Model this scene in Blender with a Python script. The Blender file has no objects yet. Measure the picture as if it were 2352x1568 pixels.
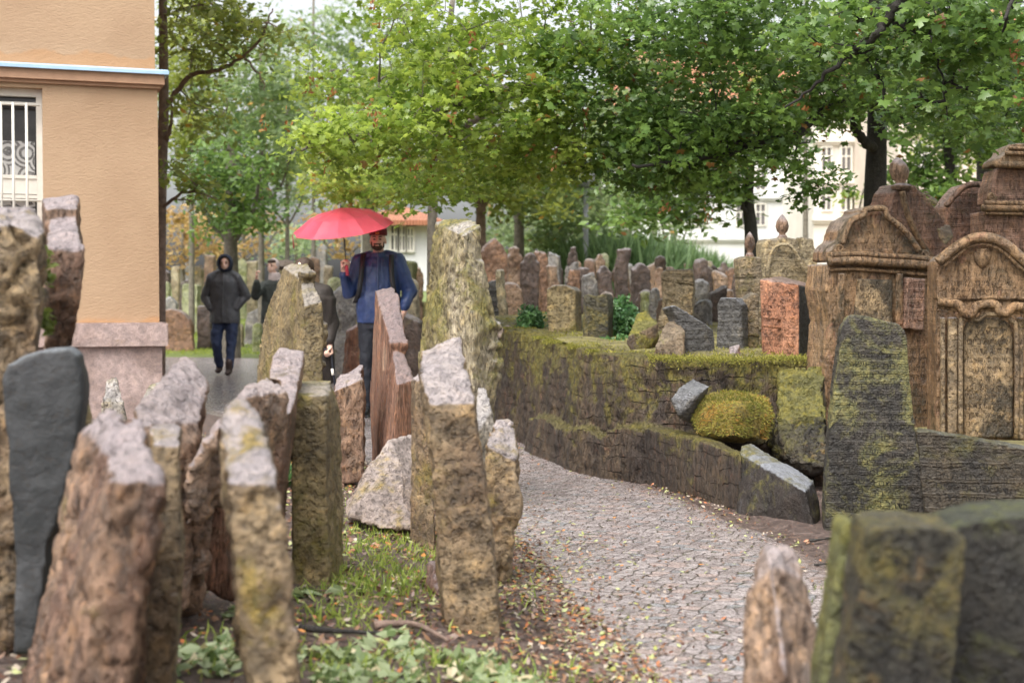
import bpy, bmesh, math, random
import numpy as np
from mathutils import Vector, Matrix
random.seed(7); RNG = np.random.default_rng(7)
R = math.radians
scene = bpy.context.scene
COL = scene.collection

# ---------------------------------------------------------------- camera, sky, sun, exposure
F = 3267.0; CX, CY, HOR = 1176.0, 784.0, 677.0
CAMH = 1.2
TILT = math.atan((CY - HOR) / F)
cam = bpy.data.objects.new('camera', bpy.data.cameras.new('camera')); COL.objects.link(cam)
cam.location = (0, 0, CAMH); cam.rotation_euler = (R(90) - TILT, 0, 0)
cam.data.sensor_width = 36; cam.data.lens = F / 2352 * 36
cam.data.clip_start = 0.05; cam.data.clip_end = 600
cam.data.dof.use_dof = True; cam.data.dof.focus_distance = 8.3; cam.data.dof.aperture_fstop = 3.0
cam.data.dof.aperture_blades = 0
scene.camera = cam

SUN_EL, SUN_AZ = R(58), R(-150)      # azimuth measured from +Y towards +X
world = bpy.data.worlds.new('World'); scene.world = world; world.use_nodes = True
wn = world.node_tree; wn.nodes.clear()
sky = wn.nodes.new('ShaderNodeTexSky'); sky.sky_type = 'NISHITA'; sky.sun_disc = False
sky.sun_elevation = SUN_EL; sky.sun_rotation = SUN_AZ; sky.air_density = 1.0; sky.dust_density = 6.0; sky.ozone_density = 1.0
hs = wn.nodes.new('ShaderNodeHueSaturation'); hs.inputs['Saturation'].default_value = 0.22; hs.inputs['Value'].default_value = 1.0
bg = wn.nodes.new('ShaderNodeBackground'); bg.inputs['Strength'].default_value = 0.15
wo = wn.nodes.new('ShaderNodeOutputWorld')
wn.links.new(sky.outputs[0], hs.inputs['Color']); wn.links.new(hs.outputs[0], bg.inputs['Color']); wn.links.new(bg.outputs[0], wo.inputs[0])
sd = bpy.data.lights.new('sun', 'SUN'); sd.energy = 0.9; sd.angle = R(60); sd.color = (1.0, 0.97, 0.93)
sun = bpy.data.objects.new('sun', sd); COL.objects.link(sun)
sv = Vector((math.sin(SUN_AZ) * math.cos(SUN_EL), math.cos(SUN_AZ) * math.cos(SUN_EL), math.sin(SUN_EL)))
sun.rotation_euler = sv.to_track_quat('Z', 'Y').to_euler(); sun.location = sv * 60
scene.view_settings.view_transform = 'Standard'; scene.view_settings.look = 'None'
scene.view_settings.exposure = 1.3; scene.view_settings.gamma = 1.0
scene.render.engine = 'CYCLES'
scene.cycles.max_bounces = 6; scene.cycles.transparent_max_bounces = 8

# ---------------------------------------------------------------- placing helpers
FWD = Vector((0, math.cos(TILT), -math.sin(TILT))); UP = Vector((0, math.sin(TILT), math.cos(TILT)))
def ray(x, y):
    return FWD + Vector((1, 0, 0)) * ((x - CX) / F) + UP * (-(y - CY) / F)
def P(x, y, d):
    """world point seen at image position x, y and standing at distance d along +Y"""
    r = ray(x, y); s = d / r.y
    return Vector((r.x * s, d, CAMH + r.z * s))
def plane_hit(x, y, p0, n):
    r = ray(x, y); c = Vector((0, 0, CAMH))
    return c + r * ((p0 - c).dot(n) / r.dot(n))
def PX(d, x): return (x - CX) / F * d

def tag(o, label=None, cat=None, group=None, kind=None):
    if label: o['label'] = label
    if cat: o['category'] = cat
    if group: o['group'] = group
    if kind: o['kind'] = kind
    return o
def thing(name, loc, label, cat, group=None):
    o = bpy.data.objects.new(name, None); COL.objects.link(o); o.location = loc; o.empty_display_size = 0.2
    return tag(o, label, cat, group)
def link(name, me, mat=None, parent=None, loc=None, smooth=True):
    """me has world coordinates; the origin moves to the parent's or to loc"""
    off = Vector(parent.location) if parent is not None and parent.parent is None else (Vector(loc) if loc is not None else Vector((0, 0, 0)))
    if parent is not None and parent.parent is not None:
        off = Vector(parent.location) + Vector(parent.parent.location)
    me.transform(Matrix.Translation(-off))
    if mat is not None:
        if isinstance(mat, (list, tuple)):
            for m_ in mat: me.materials.append(m_)
        else:
            me.materials.clear(); me.materials.append(mat)
    o = bpy.data.objects.new(name, me); COL.objects.link(o)
    if parent is not None: o.parent = parent
    else: o.location = off
    if smooth: me.polygons.foreach_set('use_smooth', [True] * len(me.polygons))
    me.name = name
    return o

# ---------------------------------------------------------------- numpy noise
def _hash(ix, iy, iz, seed):
    h = (ix * 374761393 + iy * 668265263 + iz * 2147483647 + seed * 1274126177) & 0xffffffff
    h = ((h ^ (h >> 13)) * 1274126177) & 0xffffffff
    h = h ^ (h >> 16)
    return (h & 0xffff) / 65535.0
def vnoise(p, seed=0):
    pi = np.floor(p).astype(np.int64); f = p - pi; f = f * f * (3 - 2 * f)
    r = 0
    for dx in (0, 1):
        wx = f[:, 0] if dx else 1 - f[:, 0]
        for dy in (0, 1):
            wy = f[:, 1] if dy else 1 - f[:, 1]
            for dz in (0, 1):
                wz = f[:, 2] if dz else 1 - f[:, 2]
                r = r + wx * wy * wz * _hash(pi[:, 0] + dx, pi[:, 1] + dy, pi[:, 2] + dz, seed)
    return r * 2 - 1
def fbm(p, scale, octv=4, seed=0, gain=0.5):
    r = 0; a = 1.0; q = p * scale; t = 0
    for i in range(octv):
        r = r + a * vnoise(q + i * 17.3, seed + i); t += a; a *= gain; q = q * 2.03
    return r / t
def get_co(me):
    a = np.empty(len(me.vertices) * 3); me.vertices.foreach_get('co', a); return a.reshape(-1, 3)
def get_no(me):
    a = np.empty(len(me.vertices) * 3); me.vertices.foreach_get('normal', a); return a.reshape(-1, 3)
def set_co(me, a):
    me.vertices.foreach_set('co', a.ravel()); me.update()

def voxel(bm, size, smooth=0):
    """union of the closed shells in bm as one even surface"""
    me = bpy.data.meshes.new('tmp'); bm.to_mesh(me); bm.free()
    o = bpy.data.objects.new('tmp', me); COL.objects.link(o)
    m = o.modifiers.new('r', 'REMESH'); m.mode = 'VOXEL'; m.voxel_size = size
    if smooth:
        s = o.modifiers.new('s', 'SMOOTH'); s.factor = 0.5; s.iterations = smooth
    dg = bpy.context.evaluated_depsgraph_get()
    out = bpy.data.meshes.new_from_object(o.evaluated_get(dg))
    bpy.data.objects.remove(o); bpy.data.meshes.remove(me)
    return out

def bm_hull(bm, pts):
    vs = [bm.verts.new(p) for p in pts]
    r = bmesh.ops.convex_hull(bm, input=vs)
    junk = [g for g in r['geom_interior'] if isinstance(g, bmesh.types.BMVert)]
    junk += [g for g in r['geom_unused'] if isinstance(g, bmesh.types.BMVert)]
    bmesh.ops.delete(bm, geom=list(set(junk)), context='VERTS')
def bm_prism(bm, pts, n, thick):
    """closed prism: polygon pts pushed along n by thick"""
    n = n.normalized()
    a = [bm.verts.new(p) for p in pts]; b = [bm.verts.new(p + n * thick) for p in pts]
    k = len(pts)
    fs = [bm.faces.new(a), bm.faces.new(b[::-1])]
    for i in range(k): fs.append(bm.faces.new((a[i], b[i], b[(i + 1) % k], a[(i + 1) % k])))
    bmesh.ops.recalc_face_normals(bm, faces=fs)
def plane_of(d, yaw=0, tilt=0, xref=1176, yref=677):
    n = Vector((math.sin(yaw), math.cos(yaw), -tilt)).normalized()
    return P(xref, yref, d), n
def bm_tube(bm, pts, rad, seg=8, cap=True):
    """tapered tube through pts with radii rad (number or list)"""
    k = len(pts); rad = [rad] * k if isinstance(rad, (int, float)) else rad
    rings = []; prev = None
    for i, p in enumerate(pts):
        t = (pts[min(i + 1, k - 1)] - pts[max(i - 1, 0)]).normalized()
        if prev is None:
            a = t.orthogonal().normalized()
        else:
            a = (prev - t * prev.dot(t)); a = a.normalized() if a.length > 1e-6 else t.orthogonal().normalized()
        prev = a; b = t.cross(a)
        rings.append([bm.verts.new(p + (a * math.cos(2 * math.pi * j / seg) + b * math.sin(2 * math.pi * j / seg)) * rad[i]) for j in range(seg)])
    for i in range(k - 1):
        for j in range(seg):
            bm.faces.new((rings[i][j], rings[i][(j + 1) % seg], rings[i + 1][(j + 1) % seg], rings[i + 1][j]))
    if cap:
        bm.faces.new(rings[0][::-1]); bm.faces.new(rings[-1])
def bm_box(bm, lo, hi):
    bm_hull(bm, [Vector((x, y, z)) for x in (lo[0], hi[0]) for y in (lo[1], hi[1]) for z in (lo[2], hi[2])])
def bm_lathe(bm, c, prof, seg=20, sx=1, sy=1):
    rings = [[bm.verts.new(Vector((c[0] + r * math.cos(2 * math.pi * j / seg) * sx, c[1] + r * math.sin(2 * math.pi * j / seg) * sy, c[2] + z))) for j in range(seg)] for r, z in prof]
    fs = []
    for i in range(len(rings) - 1):
        for j in range(seg):
            fs.append(bm.faces.new((rings[i][j], rings[i][(j + 1) % seg], rings[i + 1][(j + 1) % seg], rings[i + 1][j])))
    fs.append(bm.faces.new(rings[0][::-1])); fs.append(bm.faces.new(rings[-1]))
    bmesh.ops.recalc_face_normals(bm, faces=fs)
def to_mesh(bm, name='m'):
    me = bpy.data.meshes.new(name); bm.to_mesh(me); bm.free(); return me
def spline(pts, n=6):
    """Catmull-Rom through Vectors"""
    out = []; k = len(pts)
    for i in range(k - 1):
        p0, p1, p2, p3 = pts[max(i - 1, 0)], pts[i], pts[i + 1], pts[min(i + 2, k - 1)]
        for j in range(n):
            t = j / n
            out.append(0.5 * ((2 * p1) + (p2 - p0) * t + (2 * p0 - 5 * p1 + 4 * p2 - p3) * t * t + (3 * p1 - p0 - 3 * p2 + p3) * t ** 3))
    out.append(pts[-1].copy()); return out

# ---------------------------------------------------------------- ground heights
def interp(tab, y):
    ys = [t[0] for t in tab]; xs = [t[1] for t in tab]
    return np.interp(y, ys, xs)
PATH_L = [(0, 1.6), (3, 0.8), (4.4, 0.42), (5.5, 0.2), (6.8, 0.02), (8, -0.3), (9, -0.62), (10, -1.05), (11.5, -1.6), (14, -2.7), (17, -4.6), (19, -7.5), (21, -14), (29, -14)]
PATH_R = [(0, 3.0), (3, 2.3), (4.4, 1.75), (5.3, 1.42), (7.1, 1.12), (8.65, 0.78), (10.2, 0.32), (11.8, 0.05), (14, -0.3), (17, -0.55), (21, -0.9), (24, -2.2), (27, -5), (29, -14)]
def sm(t):
    t = np.clip(t, 0, 1); return t * t * (3 - 2 * t)
def gz(X, Y):
    X = np.asarray(X, float); Y = np.asarray(Y, float)
    s = interp(PATH_L, Y) - X
    z = 0.10 * sm(s / 0.9) + 0.16 * sm((s - 0.7) / 2.2)
    z = z * sm((14.0 - Y) / 4.0)
    z = z + 0.03 * np.clip(Y - 29, 0, 60)
    return z
def tz(Y): return 0.765 + 0.034 * min(max(Y - 9.4, 0), 6) + 0.008 * max(Y - 15.4, 0)

# ---------------------------------------------------------------- materials
MATS = {}
def new_mat(name):
    m = bpy.data.materials.new(name); m.use_nodes = True; nt = m.node_tree; nt.nodes.clear()
    out = nt.nodes.new('ShaderNodeOutputMaterial'); b = nt.nodes.new('ShaderNodeBsdfPrincipled')
    nt.links.new(b.outputs[0], out.inputs[0]); return m, nt, b, out
class N:
    """small node writer"""
    def __init__(s, nt): s.nt = nt
    def node(s, t, **kw):
        n = s.nt.nodes.new(t)
        for k, v in kw.items(): setattr(n, k, v)
        return n
    def L(s, a, b): s.nt.links.new(a, b)
    def val(s, sock, v):
        if isinstance(v, bpy.types.NodeSocket): s.L(v, sock)
        else: sock.default_value = v
    def noise(s, vec, scale, detail=5, rough=0.6, dist=0.0):
        n = s.node('ShaderNodeTexNoise'); s.L(vec, n.inputs['Vector'])
        n.inputs['Scale'].default_value = scale; n.inputs['Detail'].default_value = detail
        n.inputs['Roughness'].default_value = rough; n.inputs['Distortion'].default_value = dist
        return n.outputs['Fac']
    def ramp(s, fac, lo, hi, a=0.0, b=1.0):
        n = s.node('ShaderNodeMapRange', interpolation_type='SMOOTHSTEP'); s.L(fac, n.inputs['Value'])
        n.inputs['From Min'].default_value = lo; n.inputs['From Max'].default_value = hi
        n.inputs['To Min'].default_value = a; n.inputs['To Max'].default_value = b
        return n.outputs['Result']
    def mix(s, fac, a, b, mode='MIX'):
        n = s.node('ShaderNodeMix', data_type='RGBA', blend_type=mode)
        s.val(n.inputs['Factor'], fac)
        for i, v in ((6, a), (7, b)):
            if isinstance(v, bpy.types.NodeSocket): s.L(v, n.inputs[i])
            else: n.inputs[i].default_value = (*v, 1) if len(v) == 3 else v
        return n.outputs[2]
    def math(s, op, a, b=0.0, c=None):
        n = s.node('ShaderNodeMath', operation=op); s.val(n.inputs[0], a); s.val(n.inputs[1], b)
        if c is not None: s.val(n.inputs[2], c)
        return n.outputs[0]
    def bump(s, h, strength, dist, normal=None):
        n = s.node('ShaderNodeBump'); n.inputs['Strength'].default_value = strength; n.inputs['Distance'].default_value = dist
        s.L(h, n.inputs['Height'])
        if normal is not None: s.L(normal, n.inputs['Normal'])
        return n.outputs[0]
    def coords(s, scale=(1, 1, 1), world=True):
        if world:
            g = s.node('ShaderNodeTexCoord'); oi = s.node('ShaderNodeObjectInfo')
            v = s.node('ShaderNodeVectorMath', operation='ADD'); s.L(g.outputs['Object'], v.inputs[0]); s.L(oi.outputs['Location'], v.inputs[1]); src = v.outputs[0]
        else:
            g = s.node('ShaderNodeTexCoord'); src = g.outputs['Object']
        m = s.node('ShaderNodeMapping'); m.inputs['Scale'].default_value = scale; s.L(src, m.inputs['Vector'])
        return m.outputs[0]

def stone(name, c1, c2, moss=(0.10, 0.12, 0.02), moss_amt=0.3, pale=(0.55, 0.5, 0.52), pale_amt=0.8, aniso=(1, 1, 1),
          rows=0, row_h=0.05, rough=0.5, dark=0.5, bstr=0.8, spots=None, courses=False, moss_z=None, yaw=0.0, fine=1.0, crack_amt=0.03, gold_amt=0.8, pit_amt=0.72):
    if name in MATS: return MATS[name]
    m, nt, b, out = new_mat(name); n = N(nt)
    v = n.coords(aniso); vi = n.coords((1, 1, 1))
    a = n.noise(v, 2.2, 6, 0.65, 0.4); g = n.noise(v, 13, 8, 0.7, 0.3); f = n.noise(v, 70 * fine, 5, 0.7)
    col = n.mix(n.ramp(a, 0.36, 0.64), c1, c2)
    patch = n.noise(vi, 5.5, 6, 0.75, 0.8)
    pit = n.noise(v, 42, 4, 0.6, 0.1); gold = n.noise(vi, 8, 6, 0.8)
    col = n.mix(n.ramp(gold, 0.50, 0.64, 0, gold_amt), col, n.mix(1.0, col, (1.5, 1.38, 1.12), 'MULTIPLY'))
    if spots: col = n.mix(n.ramp(patch, 0.55, 0.68, 0, 0.85), col, spots)
    col = n.mix(1.0, col, n.mix(n.ramp(g, 0.3, 0.7), (dark, dark, dark), (1.45, 1.42, 1.38)), 'MULTIPLY')
    col = n.mix(n.ramp(f, 0.35, 0.48, 0.75, 0.0), col, n.mix(0.65, col, (0.03, 0.022, 0.015)))
    col = n.mix(n.ramp(pit, 0.36, 0.48, 0.75 * pit_amt, 0.0), col, n.mix(1.0, col, (0.22, 0.17, 0.13), 'MULTIPLY'))
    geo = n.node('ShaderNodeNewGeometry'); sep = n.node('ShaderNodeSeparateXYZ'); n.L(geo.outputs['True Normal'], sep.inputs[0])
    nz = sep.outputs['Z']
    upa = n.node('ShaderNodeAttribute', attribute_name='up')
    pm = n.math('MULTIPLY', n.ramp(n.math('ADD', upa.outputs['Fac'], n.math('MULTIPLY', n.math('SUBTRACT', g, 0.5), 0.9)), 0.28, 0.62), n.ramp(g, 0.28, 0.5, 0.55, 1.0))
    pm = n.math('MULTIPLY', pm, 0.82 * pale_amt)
    col = n.mix(pm, col, n.mix(n.ramp(f, 0.35, 0.6), tuple(0.42 * c for c in pale), tuple(0.60 * c for c in pale)))  # up-facing tops paler: worn stone, plus wet sky sheen put into the colour
    mv = n.noise(vi, 3.3, 8, 0.72, 0.5)
    th = 0.72 - 0.42 * moss_amt
    if moss_z:
        wp = n.node('ShaderNodeNewGeometry'); sz = n.node('ShaderNodeSeparateXYZ'); n.L(wp.outputs['Position'], sz.inputs[0])
        mv = n.math('ADD', mv, n.ramp(sz.outputs['Z'], moss_z[0], moss_z[1], -0.15, 0.06))
    mm = n.math('ADD', mv, n.math('MULTIPLY', nz, 0.05))
    mm = n.ramp(mm, th - 0.07, th + 0.07, 0, 0.92)
    mc = n.mix(n.ramp(n.noise(vi, 40, 4, 0.7), 0.35, 0.65), tuple(c * 0.55 for c in moss), tuple(min(1, c * q_) for c, q_ in zip(moss, (1.5, 1.25, 1.1))))
    col = n.mix(mm, col, mc)
    h = n.math('ADD', n.math('ADD', n.math('MULTIPLY', g, 0.9), n.math('MULTIPLY', f, 0.28)), n.math('MULTIPLY', n.ramp(pit, 0.34, 0.5), 0.5 * pit_amt))
    vo = n.node('ShaderNodeTexVoronoi', feature='DISTANCE_TO_EDGE'); n.L(v, vo.inputs['Vector']); vo.inputs['Scale'].default_value = 5.0
    crack = n.ramp(vo.outputs['Distance'], 0.0, 0.03)
    h = n.math('ADD', h, n.math('MULTIPLY', crack, crack_amt))
    if rows or courses:
        s2 = n.node('ShaderNodeSeparateXYZ'); n.L(vi, s2.inputs[0])
        wob = n.math('MULTIPLY', n.noise(vi, 2.5, 4), 0.06 + (0.12 if courses else 0))
        zz = n.math('ADD', s2.outputs['Z'], wob)
        uu = n.math('ADD', n.math('MULTIPLY', s2.outputs['X'], math.cos(yaw)), n.math('MULTIPLY', s2.outputs['Y'], -math.sin(yaw)))
    if rows:
        fr = n.math('FRACT', n.math('DIVIDE', zz, row_h)); fl = n.math('FLOOR', n.math('DIVIDE', zz, row_h))
        band = n.math('MULTIPLY', n.ramp(fr, 0.12, 0.2), n.ramp(fr, 0.78, 0.86, 1, 0))
        cv = n.node('ShaderNodeCombineXYZ'); n.L(n.math('DIVIDE', uu, row_h * 0.75), cv.inputs[0]); n.L(n.math('MULTIPLY', fl, 7.31), cv.inputs[1]); n.L(n.math('MULTIPLY', fr, 2.1), cv.inputs[2])
        vg = n.node('ShaderNodeTexVoronoi', feature='F1', distance='CHEBYCHEV'); n.L(cv.outputs[0], vg.inputs['Vector']); vg.inputs['Scale'].default_value = 1.9
        gl = n.math('MULTIPLY', n.ramp(vg.outputs['Distance'], 0.27, 0.34), band)
        gl = n.math('MULTIPLY', gl, n.ramp(patch, 0.35, 0.5, 0.25, 1.0))
        line = n.math('MULTIPLY', n.ramp(fr, 0.0, 0.05, 1, 0), n.ramp(g, 0.42, 0.6, 0.0, 0.6))
        gl = n.math('MAXIMUM', gl, line)
        h = n.math('SUBTRACT', h, n.math('MULTIPLY', gl, rows * 0.8))
        col = n.mix(n.math('MULTIPLY', gl, 0.55 * rows), col, tuple(0.35 * c for c in c1))
    if courses:
        ch = courses
        fr = n.math('FRACT', n.math('DIVIDE', zz, ch))
        fl = n.math('FLOOR', n.math('DIVIDE', zz, ch))
        ux = n.math('FRACT', n.math('ADD', n.math('DIVIDE', uu, ch * 2.3), n.math('MULTIPLY', fl, 0.37)))
        gap = n.math('MAXIMUM', n.ramp(fr, 0, 0.09, 1, 0), n.ramp(ux, 0, 0.04, 0.45, 0))
        gap = n.math('MULTIPLY', gap, n.ramp(patch, 0.42, 0.6, 0.0, 0.8))
        h = n.math('SUBTRACT', h, gap); col = n.mix(n.math('MULTIPLY', gap, 0.7), col, (0.02, 0.016, 0.01))
    n.L(n.bump(h, bstr, 0.038), b.inputs['Normal'])
    n.L(col, b.inputs['Base Color'])
    n.L(n.ramp(g, 0.3, 0.7, rough - 0.14, rough + 0.18), b.inputs['Roughness'])
    b.inputs['Specular IOR Level'].default_value = 0.5
    MATS[name] = m; return m

def plain(name, c, rough=0.6, metal=0.0, var=0.15, scale=8, bump=0.0, bscale=60, trans=0.0, coat=0.0):
    if name in MATS: return MATS[name]
    m, nt, b, out = new_mat(name); n = N(nt); v = n.coords()
    k = n.noise(v, scale, 5, 0.6)
    col = n.mix(n.ramp(k, 0.3, 0.7), tuple(x * (1 - var) for x in c), tuple(min(1, x * (1 + var)) for x in c))
    n.L(col, b.inputs['Base Color']); b.inputs['Roughness'].default_value = rough; b.inputs['Metallic'].default_value = metal
    if coat: b.inputs['Coat Weight'].default_value = coat
    if bump: n.L(n.bump(n.noise(v, bscale, 5, 0.65), bump, 0.02), b.inputs['Normal'])
    if trans:
        t = n.node('ShaderNodeBsdfTranslucent'); n.L(col, t.inputs[0])
        mx = n.node('ShaderNodeMixShader'); mx.inputs[0].default_value = trans
        n.L(b.outputs[0], mx.inputs[1]); n.L(t.outputs[0], mx.inputs[2]); n.L(mx.outputs[0], out.inputs[0])
    MATS[name] = m; return m

def leaf_mat(name, ca, cb, cc=None, trans=0.45, rough=0.35):
    """per-leaf 'tint' runs from ca to cb; above 0.93 it is the autumn colour cc"""
    m, nt, b, out = new_mat(name); n = N(nt)
    at = n.node('ShaderNodeAttribute', attribute_name='tint')
    col = n.mix(n.ramp(at.outputs['Fac'], 0.0, 0.9), ca, cb)
    if cc: col = n.mix(n.math('GREATER_THAN', at.outputs['Fac'], 0.93), col, cc)
    n.L(col, b.inputs['Base Color']); b.inputs['Roughness'].default_value = rough
    t = n.node('ShaderNodeBsdfTranslucent'); tc = n.mix(0.5, col, n.mix(1.0, col, (1.35, 1.3, 0.8), 'MULTIPLY')); n.L(tc, t.inputs[0])
    mx = n.node('ShaderNodeMixShader'); mx.inputs[0].default_value = trans
    n.L(b.outputs[0], mx.inputs[1]); n.L(t.outputs[0], mx.inputs[2]); n.L(mx.outputs[0], out.inputs[0])
    return m

# ---------------------------------------------------------------- leaf meshes
def maple_template():
    pts = []
    for ang, r in ((-90, 0.0), (-62, 0.46), (-20, 0.78), (8, 0.52), (38, 0.92), (62, 0.62), (90, 1.05), (118, 0.62), (142, 0.92), (172, 0.52), (200, 0.78), (242, 0.46)):
        pts.append((math.cos(R(ang)) * r * 0.5, math.sin(R(ang)) * r * 0.5, 0.0))
    v = [(0, 0.02, 0.03)] + pts
    for i in range(1, len(v)):
        x, y, z = v[i]; v[i] = (x, y, -0.35 * (x * x + y * y))
    f = [(0, i, i + 1) for i in range(1, len(v) - 1)] + [(0, len(v) - 1, 1)]
    return np.array(v), np.array(f)
def oval_template():
    v = [(0, -0.5, 0), (0.27, -0.05, -0.05), (0, 0.55, -0.06), (-0.27, -0.05, -0.05), (0, 0.0, 0.03)]
    return np.array(v), np.array([(4, 0, 1), (4, 1, 2), (4, 2, 3), (4, 3, 0)])
def blade_template():
    v = [(-0.06, 0, 0), (0.06, 0, 0), (-0.05, 0.45, 0.10), (0.05, 0.45, 0.10), (0, 1.0, -0.12)]
    return np.array(v), np.array([(0, 1, 3), (0, 3, 2), (2, 3, 4)])
def scatter_mesh(name, pos, tpl, size, X, Yv, Zv, tint):
    tv, tf = tpl; k = len(pos); nv = len(tv)
    V = pos[:, None, :] + size[:, None, None] * (tv[None, :, 0, None] * X[:, None, :] + tv[None, :, 1, None] * Yv[:, None, :] + tv[None, :, 2, None] * Zv[:, None, :])
    Fc = (tf[None, :, :] + (np.arange(k) * nv)[:, None, None]).reshape(-1, 3)
    me = bpy.data.meshes.new(name); me.vertices.add(k * nv); me.vertices.foreach_set('co', V.ravel())
    nf = len(Fc); me.loops.add(nf * 3); me.loops.foreach_set('vertex_index', Fc.ravel().astype(np.int32))
    me.polygons.add(nf); me.polygons.foreach_set('loop_start', np.arange(nf, dtype=np.int32) * 3); me.polygons.foreach_set('loop_total', np.full(nf, 3, dtype=np.int32))
    a = me.attributes.new('tint', 'FLOAT', 'POINT'); a.data.foreach_set('value', np.repeat(tint, nv).astype(np.float32))
    me.update(calc_edges=True); return me
def basis(nrm, spin):
    nrm = nrm / np.linalg.norm(nrm, axis=1, keepdims=True)
    ref = np.tile(np.array([1.0, 0.2, 0.1]), (len(nrm), 1)); X = np.cross(nrm, ref); X /= np.linalg.norm(X, axis=1, keepdims=True) + 1e-9
    Y = np.cross(nrm, X); c, s = np.cos(spin)[:, None], np.sin(spin)[:, None]
    return X * c + Y * s, -X * s + Y * c, nrm
def clump_leaves(centres, per, rad, flat=0.45, rng=RNG):
    """leaf positions in flattened clumps round each centre"""
    k = len(centres); n = k * per
    idx = np.repeat(np.arange(k), per)
    d = rng.normal(size=(n, 3)); d /= np.linalg.norm(d, axis=1, keepdims=True)
    r = rng.random(n) ** 0.5
    rr = np.repeat(rad * (0.6 + 0.8 * rng.random(k)), per)
    off = d * (r * rr)[:, None]; off[:, 2] *= flat
    off[:, 2] -= 0.25 * (r * rr) ** 2 / (rad + 1e-6)
    return centres[idx] + off, idx
def merge_mesh(a, b, mats):
    """two leaf meshes as one with two materials"""
    bm = bmesh.new(); bm.from_mesh(a); n0 = len(bm.faces); bm.from_mesh(b); bm.faces.ensure_lookup_table()
    for f in bm.faces[n0:]: f.material_index = 1
    me = to_mesh(bm); 
    for m_ in mats: me.materials.append(m_)
    return me

def tree(name, label, base, trunk_pts, trunk_r, limbs, blobs, leaf='maple', size=0.13, per=26, clump_r=0.42, mat=None, bark=None, group=None, seeds=0, twigs=True, up=0.9):
    """blobs: (centre, radii, number of clumps); limbs: (points, r0, r1) in world coordinates"""
    t = thing(name, Vector(base), label, 'tree', group)
    bm = bmesh.new(); sk = []
    pts = spline([Vector(p) for p in trunk_pts], 5); k = len(pts)
    rr = [trunk_r * (1 - 0.55 * (i / (k - 1))) * (1.25 if i == 0 else 1) for i in range(k)]
    bm_tube(bm, pts, rr, 12); sk += pts[k // 3:]
    for lp, r0, r1 in limbs:
        q = spline([Vector(p) for p in lp], 6); kk = len(q)
        q = [p + Vector((random.uniform(-1, 1), random.uniform(-1, 1), random.uniform(-1, 1))) * 0.015 for p in q]
        bm_tube(bm, q, [r0 + (r1 - r0) * i / (kk - 1) for i in range(kk)], 8); sk += q
    cs = []
    for c, rad, num in blobs:
        d = RNG.normal(size=(num, 3)); d /= np.linalg.norm(d, axis=1, keepdims=True)
        r = RNG.random(num) ** 0.45
        cs.append(np.array(c) + d * r[:, None] * np.array(rad))
    cs = np.concatenate(cs); S = np.array([list(p) for p in sk])
    if twigs:
        dmin = np.array([((S - c) ** 2).sum(1).min() for c in cs]); A = S.copy(); rad = [1.0] * len(S)
        for ci in np.argsort(dmin):
            c = cs[ci]; j = int(np.argmin(((A - c) ** 2).sum(1))); p0 = Vector(A[j]); p3 = Vector(c); L = (p3 - p0).length
            if L < 0.08 or L > 2.5: continue
            k_ = rad[j] * .72; mid = p0.lerp(p3, 0.5) + Vector((random.uniform(-.12, .12), random.uniform(-.12, .12), random.uniform(-.02, .10))) * L
            bm_tube(bm, [p0, p0.lerp(mid, .6), mid, mid.lerp(p3, .6), p3], [0.014 * rad[j] + .002, 0.012 * k_ + .002, 0.010 * k_ + .002, 0.008 * k_ + .002, 0.003], 4, cap=False)
            A = np.vstack([A, [list(mid)], [list(c)]]); rad += [k_, k_ * .9]
    link('trunk', to_mesh(bm), bark, t)
    pos, idx = clump_leaves(cs, per, clump_r); n_ = len(pos)
    nr = RNG.normal(size=(n_, 3)) * 0.55 + np.array([0, -0.15, up]); X, Yv, Z = basis(nr, RNG.random(n_) * 6.28)
    ct = RNG.random(len(cs)); tint = np.clip(0.45 * ct[idx] + 0.45 * RNG.random(n_), 0, 0.9); au = RNG.random(n_); tint[au > 0.988] = 1.0
    sz = size * (0.45 + 0.95 * RNG.random(n_))
    me = scatter_mesh('crown', pos, maple_template() if leaf == 'maple' else oval_template(), sz, X, Yv, Z, tint)
    link('crown', me, mat, t, smooth=False)
    if seeds:
        j = RNG.integers(0, len(cs), seeds); p = cs[j] + RNG.normal(size=(seeds, 3)) * 0.18 - np.array([0, 0, 0.1])
        pp = np.repeat(p, 9, axis=0) + RNG.normal(size=(seeds * 9, 3)) * np.array([0.018, 0.018, 0.05]); n2 = len(pp)
        X, Yv, Z = basis(RNG.normal(size=(n2, 3)) * np.array([1, 1, 0.2]), RNG.random(n2) * 6.28)
        me = scatter_mesh('seeds', pp, oval_template(), 0.045 * np.ones(n2), X, Yv, Z, RNG.random(n2))
        o = link('seed_clusters', me, M_SEED, t, smooth=False); o['kind'] = 'stuff'
    return t
M_SEED = leaf_mat('seed_brown', (0.20, 0.07, 0.02), (0.35, 0.17, 0.05), None, 0.3, 0.6)

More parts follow.
